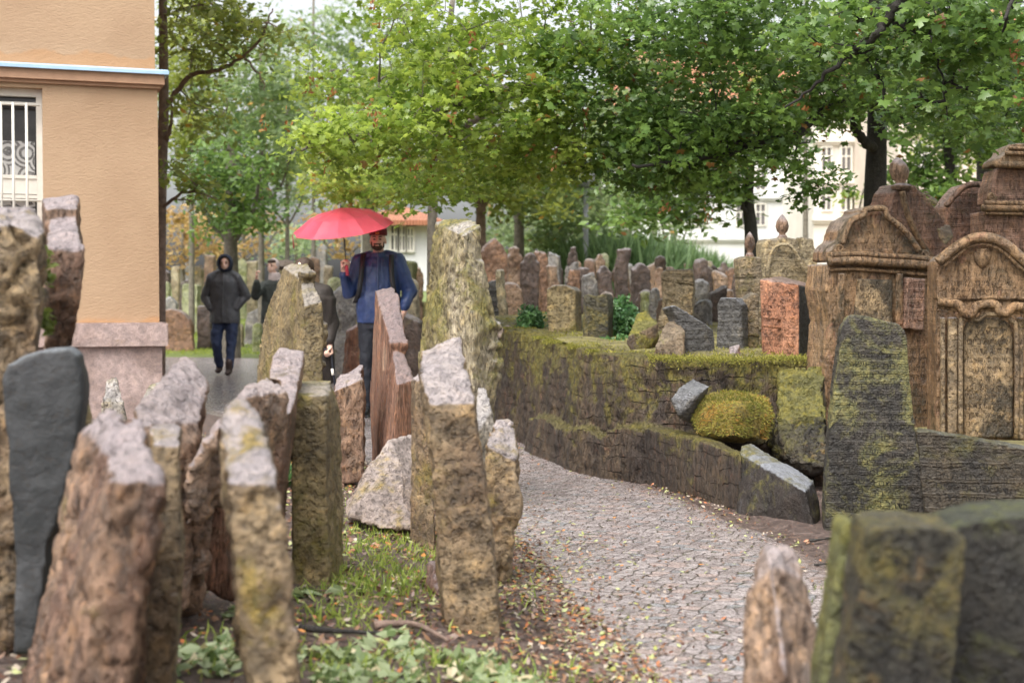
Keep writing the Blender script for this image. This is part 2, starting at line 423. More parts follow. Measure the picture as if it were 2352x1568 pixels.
HEB = ['פה', 'נטמן', 'איש', 'תם', 'וישר', 'הלך', 'בדרך', 'טובים', 'ונקבר', 'ביום', 'לחדש', 'שנת', 'לפק', 'תהא', 'נפשו', 'צרורה', 'בצרור', 'החיים', 'עם', 'שאר', 'צדיקים', 'זקן', 'ונשוא', 'פנים', 'אשה', 'חשובה', 'צנועה', 'מרת', 'בת', 'הרר', 'זל', 'כבוד', 'אמן', 'סלה']
from mathutils.bvhtree import BVHTree
def inscribe(target, parent, x0, x1, y0, y1, d, row_px, mat, yaw=0, tilt=0, xref=None, skew=0.0, seed=1, size=0.92):
    """rows of carved Hebrew letters lying on the face of target between the sighted limits"""
    rnd = random.Random(seed); p0, n = plane_of(d, yaw, tilt, xref if xref is not None else (x0 + x1) / 2)
    off = Vector(target.location) + (Vector(target.parent.location) if target.parent else Vector())
    me = target.data; bvh = BVHTree.FromPolygons([v.co + off for v in me.vertices], [p.vertices[:] for p in me.polygons])
    U = Vector((math.cos(yaw), -math.sin(yaw), 0)); V = U.cross(n); V = V if V.z > 0 else -V
    a, b_ = plane_hit(x0, y0, p0, n), plane_hit(x1, y0, p0, n); c = plane_hit(x0, y1, p0, n); W = (b_ - a).dot(U); rh = row_px * (a - c).length / (y1 - y0); rows = int((y1 - y0) / row_px)
    Vs = []; Fs = []; dg = bpy.context.evaluated_depsgraph_get()
    for r in range(rows):
        words = []; L = 0
        while L < W / (rh * 0.50): w = rnd.choice(HEB); words.append(w); L += len(w) + 1
        cu = bpy.data.curves.new('t', 'FONT'); cu.body = ' '.join(words)[::-1]; cu.size = rh * size; cu.resolution_u = 1
        o = bpy.data.objects.new('t', cu); COL.objects.link(o); bpy.context.view_layer.update(); dg = bpy.context.evaluated_depsgraph_get()
        tm = bpy.data.meshes.new_from_object(o.evaluated_get(dg)); bpy.data.objects.remove(o); bpy.data.curves.remove(cu)
        xs = [v.co.x for v in tm.vertices]; k = W / max(max(xs) - min(xs), 1e-3); k = min(k, 1.25); base = len(Vs); ok = []
        for v in tm.vertices:
            x = (v.co.x - min(xs)) * k; q = a + U * x + V * (v.co.y - rh * (r + 0.8) - skew * x)
            h = bvh.ray_cast(q - n * 0.25, n); ok.append(h[0] is not None and (h[0] - q).length < .12); Vs.append((h[0] - n * 0.0012) if ok[-1] else q)
        for p in tm.polygons:
            if all(ok[i] for i in p.vertices): Fs.append([i + base for i in p.vertices])
        bpy.data.meshes.remove(tm)
    m2 = bpy.data.meshes.new('inscription'); m2.from_pydata([tuple(v) for v in Vs], [], Fs); m2.update()
    bm = bmesh.new(); bm.from_mesh(m2); bmesh.ops.delete(bm, geom=[v for v in bm.verts if not v.link_faces], context='VERTS'); bm.to_mesh(m2); bm.free()
    return link('inscription', m2, mat, parent, smooth=False)
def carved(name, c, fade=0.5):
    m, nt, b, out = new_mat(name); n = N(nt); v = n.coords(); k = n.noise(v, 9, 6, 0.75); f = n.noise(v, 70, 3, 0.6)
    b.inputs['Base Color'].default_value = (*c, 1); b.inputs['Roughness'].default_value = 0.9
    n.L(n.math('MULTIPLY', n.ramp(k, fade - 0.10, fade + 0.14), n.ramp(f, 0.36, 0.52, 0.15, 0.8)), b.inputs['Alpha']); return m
# ================================================================ SETTING
def grid_mesh(name, xs, ys, zf):
    X, Y = np.meshgrid(xs, ys); Z = zf(X, Y); V = np.stack([X, Y, Z], -1).reshape(-1, 3); w = len(xs); h = len(ys)
    i = (np.arange(h - 1)[:, None] * w + np.arange(w - 1)[None, :]).ravel()
    Fc = np.stack([i, i + 1, i + 1 + w, i + w], 1)
    me = bpy.data.meshes.new(name); me.from_pydata(V.tolist(), [], Fc.tolist()); me.update(); return me
def soil_material():
    m, nt, b, out = new_mat('soil'); n = N(nt); v = n.coords()
    a = n.noise(v, 1.6, 6, 0.7); g = n.noise(v, 22, 8, 0.75); f = n.noise(v, 120, 5, 0.7)
    col = n.mix(n.ramp(g, 0.35, 0.65), (0.055, 0.034, 0.028), (0.21, 0.15, 0.125))
    gr = n.mix(n.ramp(f, 0.3, 0.7), (0.06, 0.10, 0.015), (0.22, 0.27, 0.05))
    geo = n.node('ShaderNodeNewGeometry'); sp = n.node('ShaderNodeSeparateXYZ'); n.L(geo.outputs['Position'], sp.inputs[0])
    far = n.ramp(sp.outputs['Y'], 17, 26)                       # the lawn beyond the path
    col = n.mix(n.ramp(n.math('ADD', a, n.math('MULTIPLY', far, 0.42)), 0.62, 0.75), col, gr)
    vo = n.node('ShaderNodeTexVoronoi', feature='F1'); n.L(v, vo.inputs['Vector']); vo.inputs['Scale'].default_value = 55
    bits = n.ramp(vo.outputs['Distance'], 0.22, 0.3, 1, 0); k = n.node('ShaderNodeSeparateColor'); n.L(vo.outputs['Color'], k.inputs[0])
    sel = n.math('GREATER_THAN', k.outputs[0], 0.62)
    col = n.mix(n.math('MULTIPLY', bits, sel), col, n.mix(k.outputs[1], (0.32, 0.24, 0.17), (0.26, 0.10, 0.05)))
    n.L(col, b.inputs['Base Color']); n.L(n.ramp(g, 0.3, 0.7, 0.35, 0.8), b.inputs['Roughness'])
    n.L(n.bump(n.math('ADD', g, n.math('MULTIPLY', f, 0.4)), 1.0, 0.04), b.inputs['Normal']); return m
SOIL = soil_material()
def ground_z(X, Y):
    p = np.stack([X.ravel(), Y.ravel(), 0 * X.ravel()], 1)
    s = np.maximum(interp(PATH_L, Y) - X, X - interp(PATH_R, Y)).ravel()
    rough = fbm(p, 2.2, 4, 3) * 0.035 * sm((s - 0.02) / 0.5) + fbm(p, 14, 3, 5) * 0.012 * sm(s / 0.15)
    return gz(X, Y) + rough.reshape(X.shape) - 0.004
xs = np.concatenate([np.linspace(-60, -6, 28), np.linspace(-5.8, -2.6, 30), np.linspace(-2.55, 3.0, 200), np.linspace(3.2, 8, 20), np.linspace(9, 60, 14)])
ys = np.concatenate([np.linspace(-4, 2.2, 12), np.linspace(2.3, 11, 330), np.linspace(11.1, 20, 90), np.linspace(20.5, 60, 50), np.linspace(65, 160, 12)])
g = link('ground', grid_mesh('ground', xs, ys, ground_z), SOIL); tag(g, kind='structure')

def cobble_material():
    m, nt, b, out = new_mat('cobbles'); n = N(nt); v0 = n.coords()
    w = n.node('ShaderNodeTexNoise'); n.L(v0, w.inputs['Vector']); w.inputs['Scale'].default_value = 3.0; w.inputs['Detail'].default_value = 3
    sc = n.node('ShaderNodeVectorMath', operation='SCALE'); n.L(w.outputs['Color'], sc.inputs[0]); sc.inputs['Scale'].default_value = 0.10
    ad = n.node('ShaderNodeVectorMath', operation='ADD'); n.L(v0, ad.inputs[0]); n.L(sc.outputs[0], ad.inputs[1])
    mp = n.node('ShaderNodeMapping'); n.L(ad.outputs[0], mp.inputs['Vector']); mp.inputs['Scale'].default_value = (1.0, 1.35, 0.0); mp.inputs['Rotation'].default_value = (0, 0, 0.35)
    ve = n.node('ShaderNodeTexVoronoi', feature='DISTANCE_TO_EDGE'); vf = n.node('ShaderNodeTexVoronoi', feature='F1')
    for t in (ve, vf):
        n.L(mp.outputs[0], t.inputs['Vector']); t.inputs['Scale'].default_value = 13.5; t.inputs['Randomness'].default_value = 0.5
    gapw = n.ramp(n.noise(v0, 6, 4, 0.7), 0.35, 0.65, 0.004, 0.03)
    gap = n.math('LESS_THAN', ve.outputs['Distance'], gapw); gap_s = n.ramp(ve.outputs['Distance'], 0.0, 0.07, 1, 0)
    k = n.node('ShaderNodeSeparateColor'); n.L(vf.outputs['Color'], k.inputs[0])
    g = n.noise(v0, 60, 6, 0.7); big = n.noise(v0, 0.9, 5, 0.65)
    stonec = n.mix(k.outputs[0], (0.20, 0.17, 0.165), (0.325, 0.285, 0.278))
    stonec = n.mix(n.math('GREATER_THAN', k.outputs[1], 0.88), stonec, (0.31, 0.245, 0.225))
    stonec = n.mix(n.math('GREATER_THAN', k.outputs[2], 0.9), stonec, (0.22, 0.215, 0.22))
    stonec = n.mix(1.0, stonec, n.mix(n.ramp(g, 0.3, 0.7), (0.7, 0.7, 0.7), (1.3, 1.3, 1.3)), 'MULTIPLY')
    joint = n.mix(n.ramp(n.noise(v0, 9, 4), 0.45, 0.6), (0.085, 0.066, 0.055), (0.09, 0.09, 0.035))
    col = n.mix(gap, stonec, joint)
    geo = n.node('ShaderNodeNewGeometry')
    at = n.node('ShaderNodeAttribute', attribute_name='edge')
    dirt = n.math('ADD', at.outputs['Fac'], n.math('MULTIPLY', n.math('SUBTRACT', big, 0.5), 0.9))
    dirt = n.math('ADD', dirt, n.math('MULTIPLY', n.math('SUBTRACT', n.noise(v0, 18, 5, 0.7), 0.5), 0.7))
    dirt = n.ramp(dirt, 0.42, 0.72)
    col = n.mix(dirt, col, n.mix(n.ramp(n.noise(v0, 40, 6, 0.8), 0.35, 0.65), (0.06, 0.042, 0.036), (0.22, 0.17, 0.15)))
    n.L(col, b.inputs['Base Color']); n.L(n.ramp(g, 0.3, 0.7, 0.12, 0.36), b.inputs['Roughness'])
    h = n.math('SUBTRACT', n.math('ADD', n.math('MULTIPLY', g, 0.18), n.math('MULTIPLY', k.outputs[1], 0.5)), n.math('MULTIPLY', gap_s, n.ramp(dirt, 0, 1, 1.0, 0.25)))
    n.L(n.bump(h, 1.0, 0.010), b.inputs['Normal']); return m
def path_mesh():
    ys = np.concatenate([np.linspace(1.5, 12, 260), np.linspace(12.1, 29, 90)]); T = np.linspace(0, 1, 60)
    V = []; E = []
    for y in ys:
        a = interp(PATH_L, y) - 0.25; c = interp(PATH_R, y) + 0.45
        for t in T:
            x = a + (c - a) * t; V.append((x, y, 0)); E.append(max(0.0, 1 - t * (c - a) / 0.55, 1 - (1 - t) * (c - a) / 0.85))
    V = np.array(V); V[:, 2] = gz(V[:, 0], V[:, 1]) + 0.004 + fbm(V, 1.5, 3, 9) * 0.006; E = np.array(E)
    s = np.maximum(interp(PATH_L, V[:, 1]) - V[:, 0], V[:, 0] - interp(PATH_R, V[:, 1]))
    V[:, 2] -= 0.05 * sm((s - 0.05) / 0.4)
    w = len(T); i = (np.arange(len(ys) - 1)[:, None] * w + np.arange(w - 1)[None, :]).ravel()
    me = bpy.data.meshes.new('path'); me.from_pydata(V.tolist(), [], np.stack([i, i + 1, i + 1 + w, i + w], 1).tolist()); me.update()
    at = me.attributes.new('edge', 'FLOAT', 'POINT'); at.data.foreach_set('value', E.astype(np.float32)); return me
p = link('path', path_mesh(), cobble_material()); tag(p, kind='structure')

# raised terrace behind the retaining wall, and the low bank the ornate tombs stand on
WALL = [(1990, 9.15), (1900, 9.1), (1760, 9.0), (1640, 8.95), (1500, 9.1), (1400, 9.45), (1330, 9.9), (1250, 10.8), (1195, 11.6), (1150, 12.4)]
WALLW = [Vector((PX(d, x), d, 0)) for x, d in WALL] + [Vector((-0.3, 14.5, 0)), Vector((-0.75, 19, 0)), Vector((-2.0, 30, 0))]
def tz(Y): return 0.775 + 0.034 * min(max(Y - 9, 0), 5) + 0.006 * max(Y - 14, 0)
def xw(Y):
    w = sorted([(p.y, p.x) for p in WALLW[4:]]); return np.interp(Y, [a for a, _ in w], [c for _, c in w])
def terr():
    ys = np.concatenate([np.linspace(9.2, 16, 80), np.linspace(16.5, 60, 50)]); V = []; n_ = 70
    for y in ys:
        a = xw(y) + 0.12; c = 30.0
        for t in np.linspace(0, 1, n_) ** 2: V.append((a + (c - a) * t, y, tz(y) + 0.005))
    V = np.array(V); V[:, 2] += fbm(V, 1.8, 4, 11) * 0.05
    i = (np.arange(len(ys) - 1)[:, None] * n_ + np.arange(n_ - 1)[None, :]).ravel()
    me = bpy.data.meshes.new('terrain'); me.from_pydata(V.tolist(), [], np.stack([i, i + 1, i + 1 + n_, i + n_], 1).tolist()); me.update(); return me
MOSSY = plain('mossy_soil', (0.15, 0.13, 0.05), 0.85, var=0.55, scale=6, bump=1.0, bscale=30)
tag(link('terrain', terr(), MOSSY), kind='structure')
bk = grid_mesh('bank', np.linspace(2.2, 9, 60), np.linspace(6.95, 9.25, 40), lambda X, Y: 0.36 + 0.02 * np.sin(X * 5) * np.cos(Y * 4))
tag(link('terrain', bk, MOSSY), kind='structure')

# ================================================================ STONE MATERIALS
S = {}
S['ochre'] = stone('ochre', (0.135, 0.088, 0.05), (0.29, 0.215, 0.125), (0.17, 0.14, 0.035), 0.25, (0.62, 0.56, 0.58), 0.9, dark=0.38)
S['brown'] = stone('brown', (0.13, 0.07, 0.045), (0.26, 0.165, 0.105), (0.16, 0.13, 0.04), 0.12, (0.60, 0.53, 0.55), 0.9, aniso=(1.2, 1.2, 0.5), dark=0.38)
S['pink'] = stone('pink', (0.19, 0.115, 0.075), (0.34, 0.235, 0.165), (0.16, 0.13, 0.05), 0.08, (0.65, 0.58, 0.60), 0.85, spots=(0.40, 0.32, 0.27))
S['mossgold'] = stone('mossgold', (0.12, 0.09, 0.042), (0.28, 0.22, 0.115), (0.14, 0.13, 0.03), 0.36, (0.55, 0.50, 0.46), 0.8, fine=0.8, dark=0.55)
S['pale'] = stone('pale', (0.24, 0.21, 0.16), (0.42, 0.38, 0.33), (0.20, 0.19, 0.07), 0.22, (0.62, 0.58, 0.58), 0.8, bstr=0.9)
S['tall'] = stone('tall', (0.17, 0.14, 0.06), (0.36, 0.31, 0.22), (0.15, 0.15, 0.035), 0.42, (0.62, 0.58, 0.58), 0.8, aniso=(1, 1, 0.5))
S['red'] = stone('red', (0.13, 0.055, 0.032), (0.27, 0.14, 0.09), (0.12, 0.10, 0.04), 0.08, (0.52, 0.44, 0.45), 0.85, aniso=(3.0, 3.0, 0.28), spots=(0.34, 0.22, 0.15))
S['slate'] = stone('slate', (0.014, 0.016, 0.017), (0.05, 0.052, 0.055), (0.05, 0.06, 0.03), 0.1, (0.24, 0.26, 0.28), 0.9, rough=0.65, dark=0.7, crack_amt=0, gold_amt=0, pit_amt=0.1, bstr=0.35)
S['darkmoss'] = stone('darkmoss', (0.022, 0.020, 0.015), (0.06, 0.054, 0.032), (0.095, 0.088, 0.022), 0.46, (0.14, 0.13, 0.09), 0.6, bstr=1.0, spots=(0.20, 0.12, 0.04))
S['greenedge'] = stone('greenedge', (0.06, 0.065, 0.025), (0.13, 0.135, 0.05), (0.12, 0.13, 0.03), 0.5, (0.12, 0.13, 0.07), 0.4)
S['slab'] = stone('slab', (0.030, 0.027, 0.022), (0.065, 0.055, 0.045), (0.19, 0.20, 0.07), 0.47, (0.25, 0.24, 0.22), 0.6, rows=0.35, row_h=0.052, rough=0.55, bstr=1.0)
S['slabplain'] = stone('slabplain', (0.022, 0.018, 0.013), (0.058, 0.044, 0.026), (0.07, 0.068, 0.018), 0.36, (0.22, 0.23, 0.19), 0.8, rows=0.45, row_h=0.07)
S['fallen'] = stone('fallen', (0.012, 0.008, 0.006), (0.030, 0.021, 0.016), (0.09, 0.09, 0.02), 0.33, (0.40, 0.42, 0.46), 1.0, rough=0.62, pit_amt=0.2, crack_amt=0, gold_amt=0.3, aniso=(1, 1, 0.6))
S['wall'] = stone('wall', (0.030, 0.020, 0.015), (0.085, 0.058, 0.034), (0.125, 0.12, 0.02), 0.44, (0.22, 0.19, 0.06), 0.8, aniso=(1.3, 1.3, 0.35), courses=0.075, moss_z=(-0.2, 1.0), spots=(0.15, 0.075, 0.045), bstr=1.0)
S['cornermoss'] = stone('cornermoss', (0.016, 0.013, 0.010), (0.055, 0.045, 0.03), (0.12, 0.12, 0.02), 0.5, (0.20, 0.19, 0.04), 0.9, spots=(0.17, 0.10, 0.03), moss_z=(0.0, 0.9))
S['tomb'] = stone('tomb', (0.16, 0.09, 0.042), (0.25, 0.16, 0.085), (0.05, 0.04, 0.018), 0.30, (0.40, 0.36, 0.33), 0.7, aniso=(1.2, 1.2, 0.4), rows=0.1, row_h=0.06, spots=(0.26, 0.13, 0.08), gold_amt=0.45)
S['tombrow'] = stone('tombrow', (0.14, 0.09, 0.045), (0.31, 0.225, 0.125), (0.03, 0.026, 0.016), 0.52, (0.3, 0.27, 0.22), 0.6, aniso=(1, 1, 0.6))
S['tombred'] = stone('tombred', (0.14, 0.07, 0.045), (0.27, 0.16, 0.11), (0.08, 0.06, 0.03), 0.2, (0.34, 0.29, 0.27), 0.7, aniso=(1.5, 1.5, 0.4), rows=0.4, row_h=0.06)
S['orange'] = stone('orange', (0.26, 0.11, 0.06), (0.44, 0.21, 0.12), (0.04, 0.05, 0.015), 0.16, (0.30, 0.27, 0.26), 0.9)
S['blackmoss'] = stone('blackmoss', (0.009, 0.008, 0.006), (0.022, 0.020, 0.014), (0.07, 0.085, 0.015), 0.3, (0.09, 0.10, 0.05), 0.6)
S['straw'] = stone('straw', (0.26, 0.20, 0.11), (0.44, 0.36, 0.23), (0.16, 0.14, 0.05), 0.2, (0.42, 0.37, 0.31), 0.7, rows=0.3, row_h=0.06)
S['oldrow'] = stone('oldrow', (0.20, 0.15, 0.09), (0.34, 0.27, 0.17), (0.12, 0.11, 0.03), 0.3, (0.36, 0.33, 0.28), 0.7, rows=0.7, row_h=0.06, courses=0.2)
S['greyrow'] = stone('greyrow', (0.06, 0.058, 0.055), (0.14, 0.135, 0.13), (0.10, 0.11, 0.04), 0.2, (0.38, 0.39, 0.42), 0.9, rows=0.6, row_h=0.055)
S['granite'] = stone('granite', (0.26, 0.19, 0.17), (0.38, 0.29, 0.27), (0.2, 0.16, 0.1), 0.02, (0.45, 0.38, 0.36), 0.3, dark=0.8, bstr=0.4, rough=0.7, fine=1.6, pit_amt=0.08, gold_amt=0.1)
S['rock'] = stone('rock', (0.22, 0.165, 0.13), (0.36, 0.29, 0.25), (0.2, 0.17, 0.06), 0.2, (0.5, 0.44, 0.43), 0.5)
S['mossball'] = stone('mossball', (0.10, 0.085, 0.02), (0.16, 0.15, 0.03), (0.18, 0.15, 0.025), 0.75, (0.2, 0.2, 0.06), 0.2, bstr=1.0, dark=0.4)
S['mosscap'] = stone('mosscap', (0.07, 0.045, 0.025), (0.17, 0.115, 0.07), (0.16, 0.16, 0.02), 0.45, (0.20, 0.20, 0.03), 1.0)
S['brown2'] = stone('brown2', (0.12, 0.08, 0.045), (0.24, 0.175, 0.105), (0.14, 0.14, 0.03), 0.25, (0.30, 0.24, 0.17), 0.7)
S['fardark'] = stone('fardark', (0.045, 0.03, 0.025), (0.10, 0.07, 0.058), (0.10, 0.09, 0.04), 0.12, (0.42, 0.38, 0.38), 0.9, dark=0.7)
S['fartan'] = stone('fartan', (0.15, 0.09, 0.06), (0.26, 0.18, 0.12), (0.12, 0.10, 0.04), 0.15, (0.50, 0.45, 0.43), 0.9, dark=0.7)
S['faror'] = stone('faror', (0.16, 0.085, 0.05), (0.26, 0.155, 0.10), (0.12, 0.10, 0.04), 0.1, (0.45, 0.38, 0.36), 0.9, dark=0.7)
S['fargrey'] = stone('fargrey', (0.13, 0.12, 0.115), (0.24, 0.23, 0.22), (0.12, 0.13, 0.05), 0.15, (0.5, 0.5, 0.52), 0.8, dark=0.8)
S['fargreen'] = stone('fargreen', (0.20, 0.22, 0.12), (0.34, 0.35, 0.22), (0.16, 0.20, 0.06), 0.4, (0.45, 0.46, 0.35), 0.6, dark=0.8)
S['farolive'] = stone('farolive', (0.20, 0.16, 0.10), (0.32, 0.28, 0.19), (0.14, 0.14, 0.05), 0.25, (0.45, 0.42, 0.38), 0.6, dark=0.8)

def roughen(me, amp=0.02, scale=5, fine=0.006, fs=28, an=(1, 1, 1), seed=0, ridge=0):
    co = get_co(me); no = get_no(me); q = co * np.array(an)
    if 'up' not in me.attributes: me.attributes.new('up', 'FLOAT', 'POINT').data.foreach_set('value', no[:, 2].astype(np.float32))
    d = fbm(q, scale * .8, 2, seed) * amp * 1.0 - np.abs(fbm(q, scale * 2.8, 3, seed + 7)) * amp * 0.9 + amp * .15 + fbm(q, fs, 3, seed + 40, .6) * fine * 0.8
    if ridge: d += -ridge * np.clip(0.12 - np.abs(fbm(q, scale * 1.7, 3, seed + 90)), 0, 1) / 0.12
    set_co(me, co + no * d[:, None])
def hull_stone(name, label, cat, hulls, mat, vox=0.014, amp=0.02, fine=0.007, an=(1, 1, 1), group=None, parent=None, seed=None, tubes=None, ridge=0.0, scale=5):
    """a stone as the union of convex lumps; points (x, y, d) are sighted"""
    bm = bmesh.new(); allp = []
    for h in hulls:
        pts = [P(*q) if not isinstance(q, Vector) else q for q in h]; allp += pts; bm_hull(bm, pts)
    for tpts, r in (tubes or []):
        bm_tube(bm, [P(*q) for q in tpts], r, 10)
    me = voxel(bm, vox); sd = seed if seed is not None else int(abs(allp[0].x * 100 + allp[0].y * 31)) % 97
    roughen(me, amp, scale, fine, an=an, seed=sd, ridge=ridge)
    co = get_co(me); z0 = co[:, 2].min(); b = co[co[:, 2] < z0 + 0.25].mean(0)
    o = link(name, me, mat, parent, (b[0], b[1], max(z0, 0)))
    if parent is None: tag(o, label, cat, group)
    return o
def slab_stone(name, label, cat, poly, d, thick, mat, yaw=0, tilt=0, vox=0.014, amp=0.012, fine=0.004, group=None, parent=None, an=(1, 1, 1), xref=None, seed=None, raw=False, ridge=0.0, bevel=0):
    """a slab whose face has the given outline in a standing plane at distance d (turned by yaw, leaning by tilt)"""
    xr = xref if xref is not None else sum(q[0] for q in poly) / len(poly)
    p0, n = plane_of(d, yaw, tilt, xr); pts = [plane_hit(x, y, p0, n) for x, y in poly]
    bm = bmesh.new(); bm_prism(bm, pts, n, thick)
    if raw:
        if bevel: bmesh.ops.bevel(bm, geom=bm.edges[:], offset=bevel, segments=2, affect='EDGES')
        me = to_mesh(bm)
    else:
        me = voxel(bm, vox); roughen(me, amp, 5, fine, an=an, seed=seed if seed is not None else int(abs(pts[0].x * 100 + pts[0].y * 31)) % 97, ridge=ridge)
    co = get_co(me); z0 = co[:, 2].min(); b = co[co[:, 2] < z0 + 0.3].mean(0)
    o = link(name, me, mat, parent, (b[0], b[1], max(z0, 0)), smooth=not raw)
    if parent is None: tag(o, label, cat, group)
    return o
def moulding(name, poly, d, r, mat, parent, yaw=0, tilt=0, xref=None, push=0.0, close=False, seg=8):
    xr = xref; p0, n = plane_of(d, yaw, tilt, xr)
    pts = [plane_hit(x, y, p0, n) - n * push for x, y in poly]
    if len(pts) > 2: pts = spline(pts, 5)
    bm = bmesh.new(); bm_tube(bm, pts, r, seg); return link(name, to_mesh(bm), mat, parent)

# ================================================================ RETAINING WALL
def retaining_wall():
    line = spline(WALLW, 5); k = len(line); bm = bmesh.new(); rows = []
    for i, p in enumerate(line):
        t = (line[min(i + 1, k - 1)] - line[max(i - 1, 0)]).normalized(); nrm = Vector((t.y, -t.x, 0))   # away from the camera side
        if nrm.dot(Vector((0.6, 1, 0))) < 0: nrm = -nrm
        zt = tz(p.y) + 0.012
        rows.append([p - nrm * 0.05 + Vector((0, 0, -0.1)), p - nrm * 0.0 + Vector((0, 0, zt * 0.55)), p + nrm * 0.04 + Vector((0, 0, zt)), p + nrm * 0.34 + Vector((0, 0, zt)), p + nrm * 0.36 + Vector((0, 0, -0.1))])
    vr = [[bm.verts.new(q) for q in r] for r in rows]; m_ = len(rows[0]); fs = []
    for i in range(k - 1):
        for j in range(m_): fs.append(bm.faces.new((vr[i][j], vr[i + 1][j], vr[i + 1][(j + 1) % m_], vr[i][(j + 1) % m_])))
    fs.append(bm.faces.new(vr[0])); fs.append(bm.faces.new(vr[-1][::-1]))
    bmesh.ops.recalc_face_normals(bm, faces=fs)
    # thicker foot courses, as old slabs laid lengthwise
    for a, c_, h in ((4, 14, 0.30), (12, 24, 0.34), (22, 36, 0.28)):
        for i in range(a, min(c_, k - 1)):
            p, q = line[i], line[i + 1]; t = (q - p).normalized(); nrm = Vector((t.y, -t.x, 0))
            if nrm.dot(Vector((0.6, 1, 0))) < 0: nrm = -nrm
            hh = h + 0.02 * math.sin(i)
            bm_hull(bm, [p - nrm * .13 + Vector((0, 0, -.1)), q - nrm * .13 + Vector((0, 0, -.1)), p - nrm * .10 + Vector((0, 0, hh)), q - nrm * .10 + Vector((0, 0, hh)), p + nrm * .1 + Vector((0, 0, -.1)), q + nrm * .1 + Vector((0, 0, -.1)), p + nrm * .1 + Vector((0, 0, hh)), q + nrm * .1 + Vector((0, 0, hh))])
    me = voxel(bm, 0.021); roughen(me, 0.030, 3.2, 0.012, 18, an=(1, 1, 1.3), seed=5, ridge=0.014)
    o = link('retaining_wall', me, S['wall'], None, (0.9, 9.2, 0)); tag(o, 'long mossy retaining wall of old dark stone courses between the cobbled path and the raised graves', 'wall')
    return o, line
wall_o, wall_line = retaining_wall()

# ================================================================ FOREGROUND GRAVESTONES (left, edge on)
HS = hull_stone
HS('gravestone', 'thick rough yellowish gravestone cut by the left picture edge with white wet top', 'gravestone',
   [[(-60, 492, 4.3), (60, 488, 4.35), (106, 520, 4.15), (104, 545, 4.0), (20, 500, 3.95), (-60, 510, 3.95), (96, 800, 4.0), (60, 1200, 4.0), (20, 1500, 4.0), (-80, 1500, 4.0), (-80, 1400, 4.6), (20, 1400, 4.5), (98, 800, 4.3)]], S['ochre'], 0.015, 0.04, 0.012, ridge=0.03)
HS('gravestone', 'brown gravestone with two white stepped shoulders in front of the barred window', 'gravestone',
   [[(97, 455, 5.0), (176, 452, 5.0), (98, 474, 4.85), (180, 474, 4.85), (98, 520, 4.85), (180, 520, 4.85), (98, 600, 5.0), (180, 600, 5.0)],
    [(110, 502, 4.85), (180, 500, 4.85), (105, 568, 4.5), (192, 572, 4.5), (102, 700, 4.5), (186, 690, 4.5), (98, 830, 4.6), (160, 830, 4.6), (100, 800, 5.1), (176, 640, 5.1)],
    [(98, 780, 4.6), (165, 780, 4.6), (110, 1400, 4.6), (190, 1400, 4.6), (105, 1300, 5.0), (190, 1300, 5.0)]], S['brown'], 0.013, 0.02, 0.008)
HS('gravestone', 'slender yellow stone slab edge leaning behind the smooth dark grey gravestone', 'gravestone',
   [[(150, 790, 4.45), (178, 800, 4.45), (215, 975, 4.4), (205, 1300, 4.4), (150, 1300, 4.4), (160, 1100, 4.6), (215, 1100, 4.6)]], S['mossgold'], 0.014, 0.012)
slab_stone('gravestone', 'smooth dark grey gravestone with rounded top at the left picture edge', 'gravestone',
   [(2, 868), (18, 836), (60, 814), (110, 800), (155, 797), (178, 812), (190, 858), (193, 905), (184, 990), (152, 1130), (112, 1260), (80, 1500), (34, 1500), (34, 1290), (16, 1080)], 3.9, 0.13, S['slate'], yaw=-0.15, vox=0.012, amp=0.008, fine=0.002)
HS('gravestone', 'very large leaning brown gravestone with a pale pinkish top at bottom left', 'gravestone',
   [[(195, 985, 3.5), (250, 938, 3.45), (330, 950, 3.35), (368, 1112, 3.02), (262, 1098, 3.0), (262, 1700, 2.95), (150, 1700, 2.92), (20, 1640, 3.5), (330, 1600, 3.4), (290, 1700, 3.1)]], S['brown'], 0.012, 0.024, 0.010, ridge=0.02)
HS('gravestone', 'dark narrow gravestone leaning against the right side of the very large brown one', 'gravestone',
   [[(345, 975, 3.9), (412, 975, 3.9), (350, 1015, 3.6), (422, 1012, 3.6), (290, 1700, 3.5), (388, 1700, 3.5), (300, 1600, 4.0), (405, 1600, 3.9)]], S['ochre'], 0.013, 0.022)
HS('gravestone', 'broad pinkish gravestone tipped to the right with a pale peak below the granite plinth', 'gravestone',
   [[(420, 826, 4.75), (438, 822, 4.75), (476, 890, 4.6), (470, 970, 4.4), (425, 1040, 4.3), (392, 850, 4.5), (308, 938, 4.25), (330, 980, 4.15), (350, 1400, 4.4), (430, 1400, 4.4), (440, 1300, 4.8), (360, 1300, 4.9)]], S['pink'], 0.014, 0.035, 0.012)
HS('gravestone', 'long rough pinkish gravestone toppling to the left across the gap between its neighbours', 'gravestone',
   [[(588, 868, 4.75), (640, 885, 4.75), (650, 905, 4.6), (560, 905, 4.4), (498, 985, 4.25), (430, 1085, 4.2), (424, 1205, 4.25), (460, 1210, 4.3), (560, 1130, 4.6), (645, 990, 4.7), (560, 960, 4.9)],
    [(430, 1120, 4.3), (500, 1120, 4.4), (470, 1420, 4.5), (400, 1420, 4.5), (430, 1400, 4.8)]], S['pink'], 0.014, 0.04, 0.013, ridge=0.02)
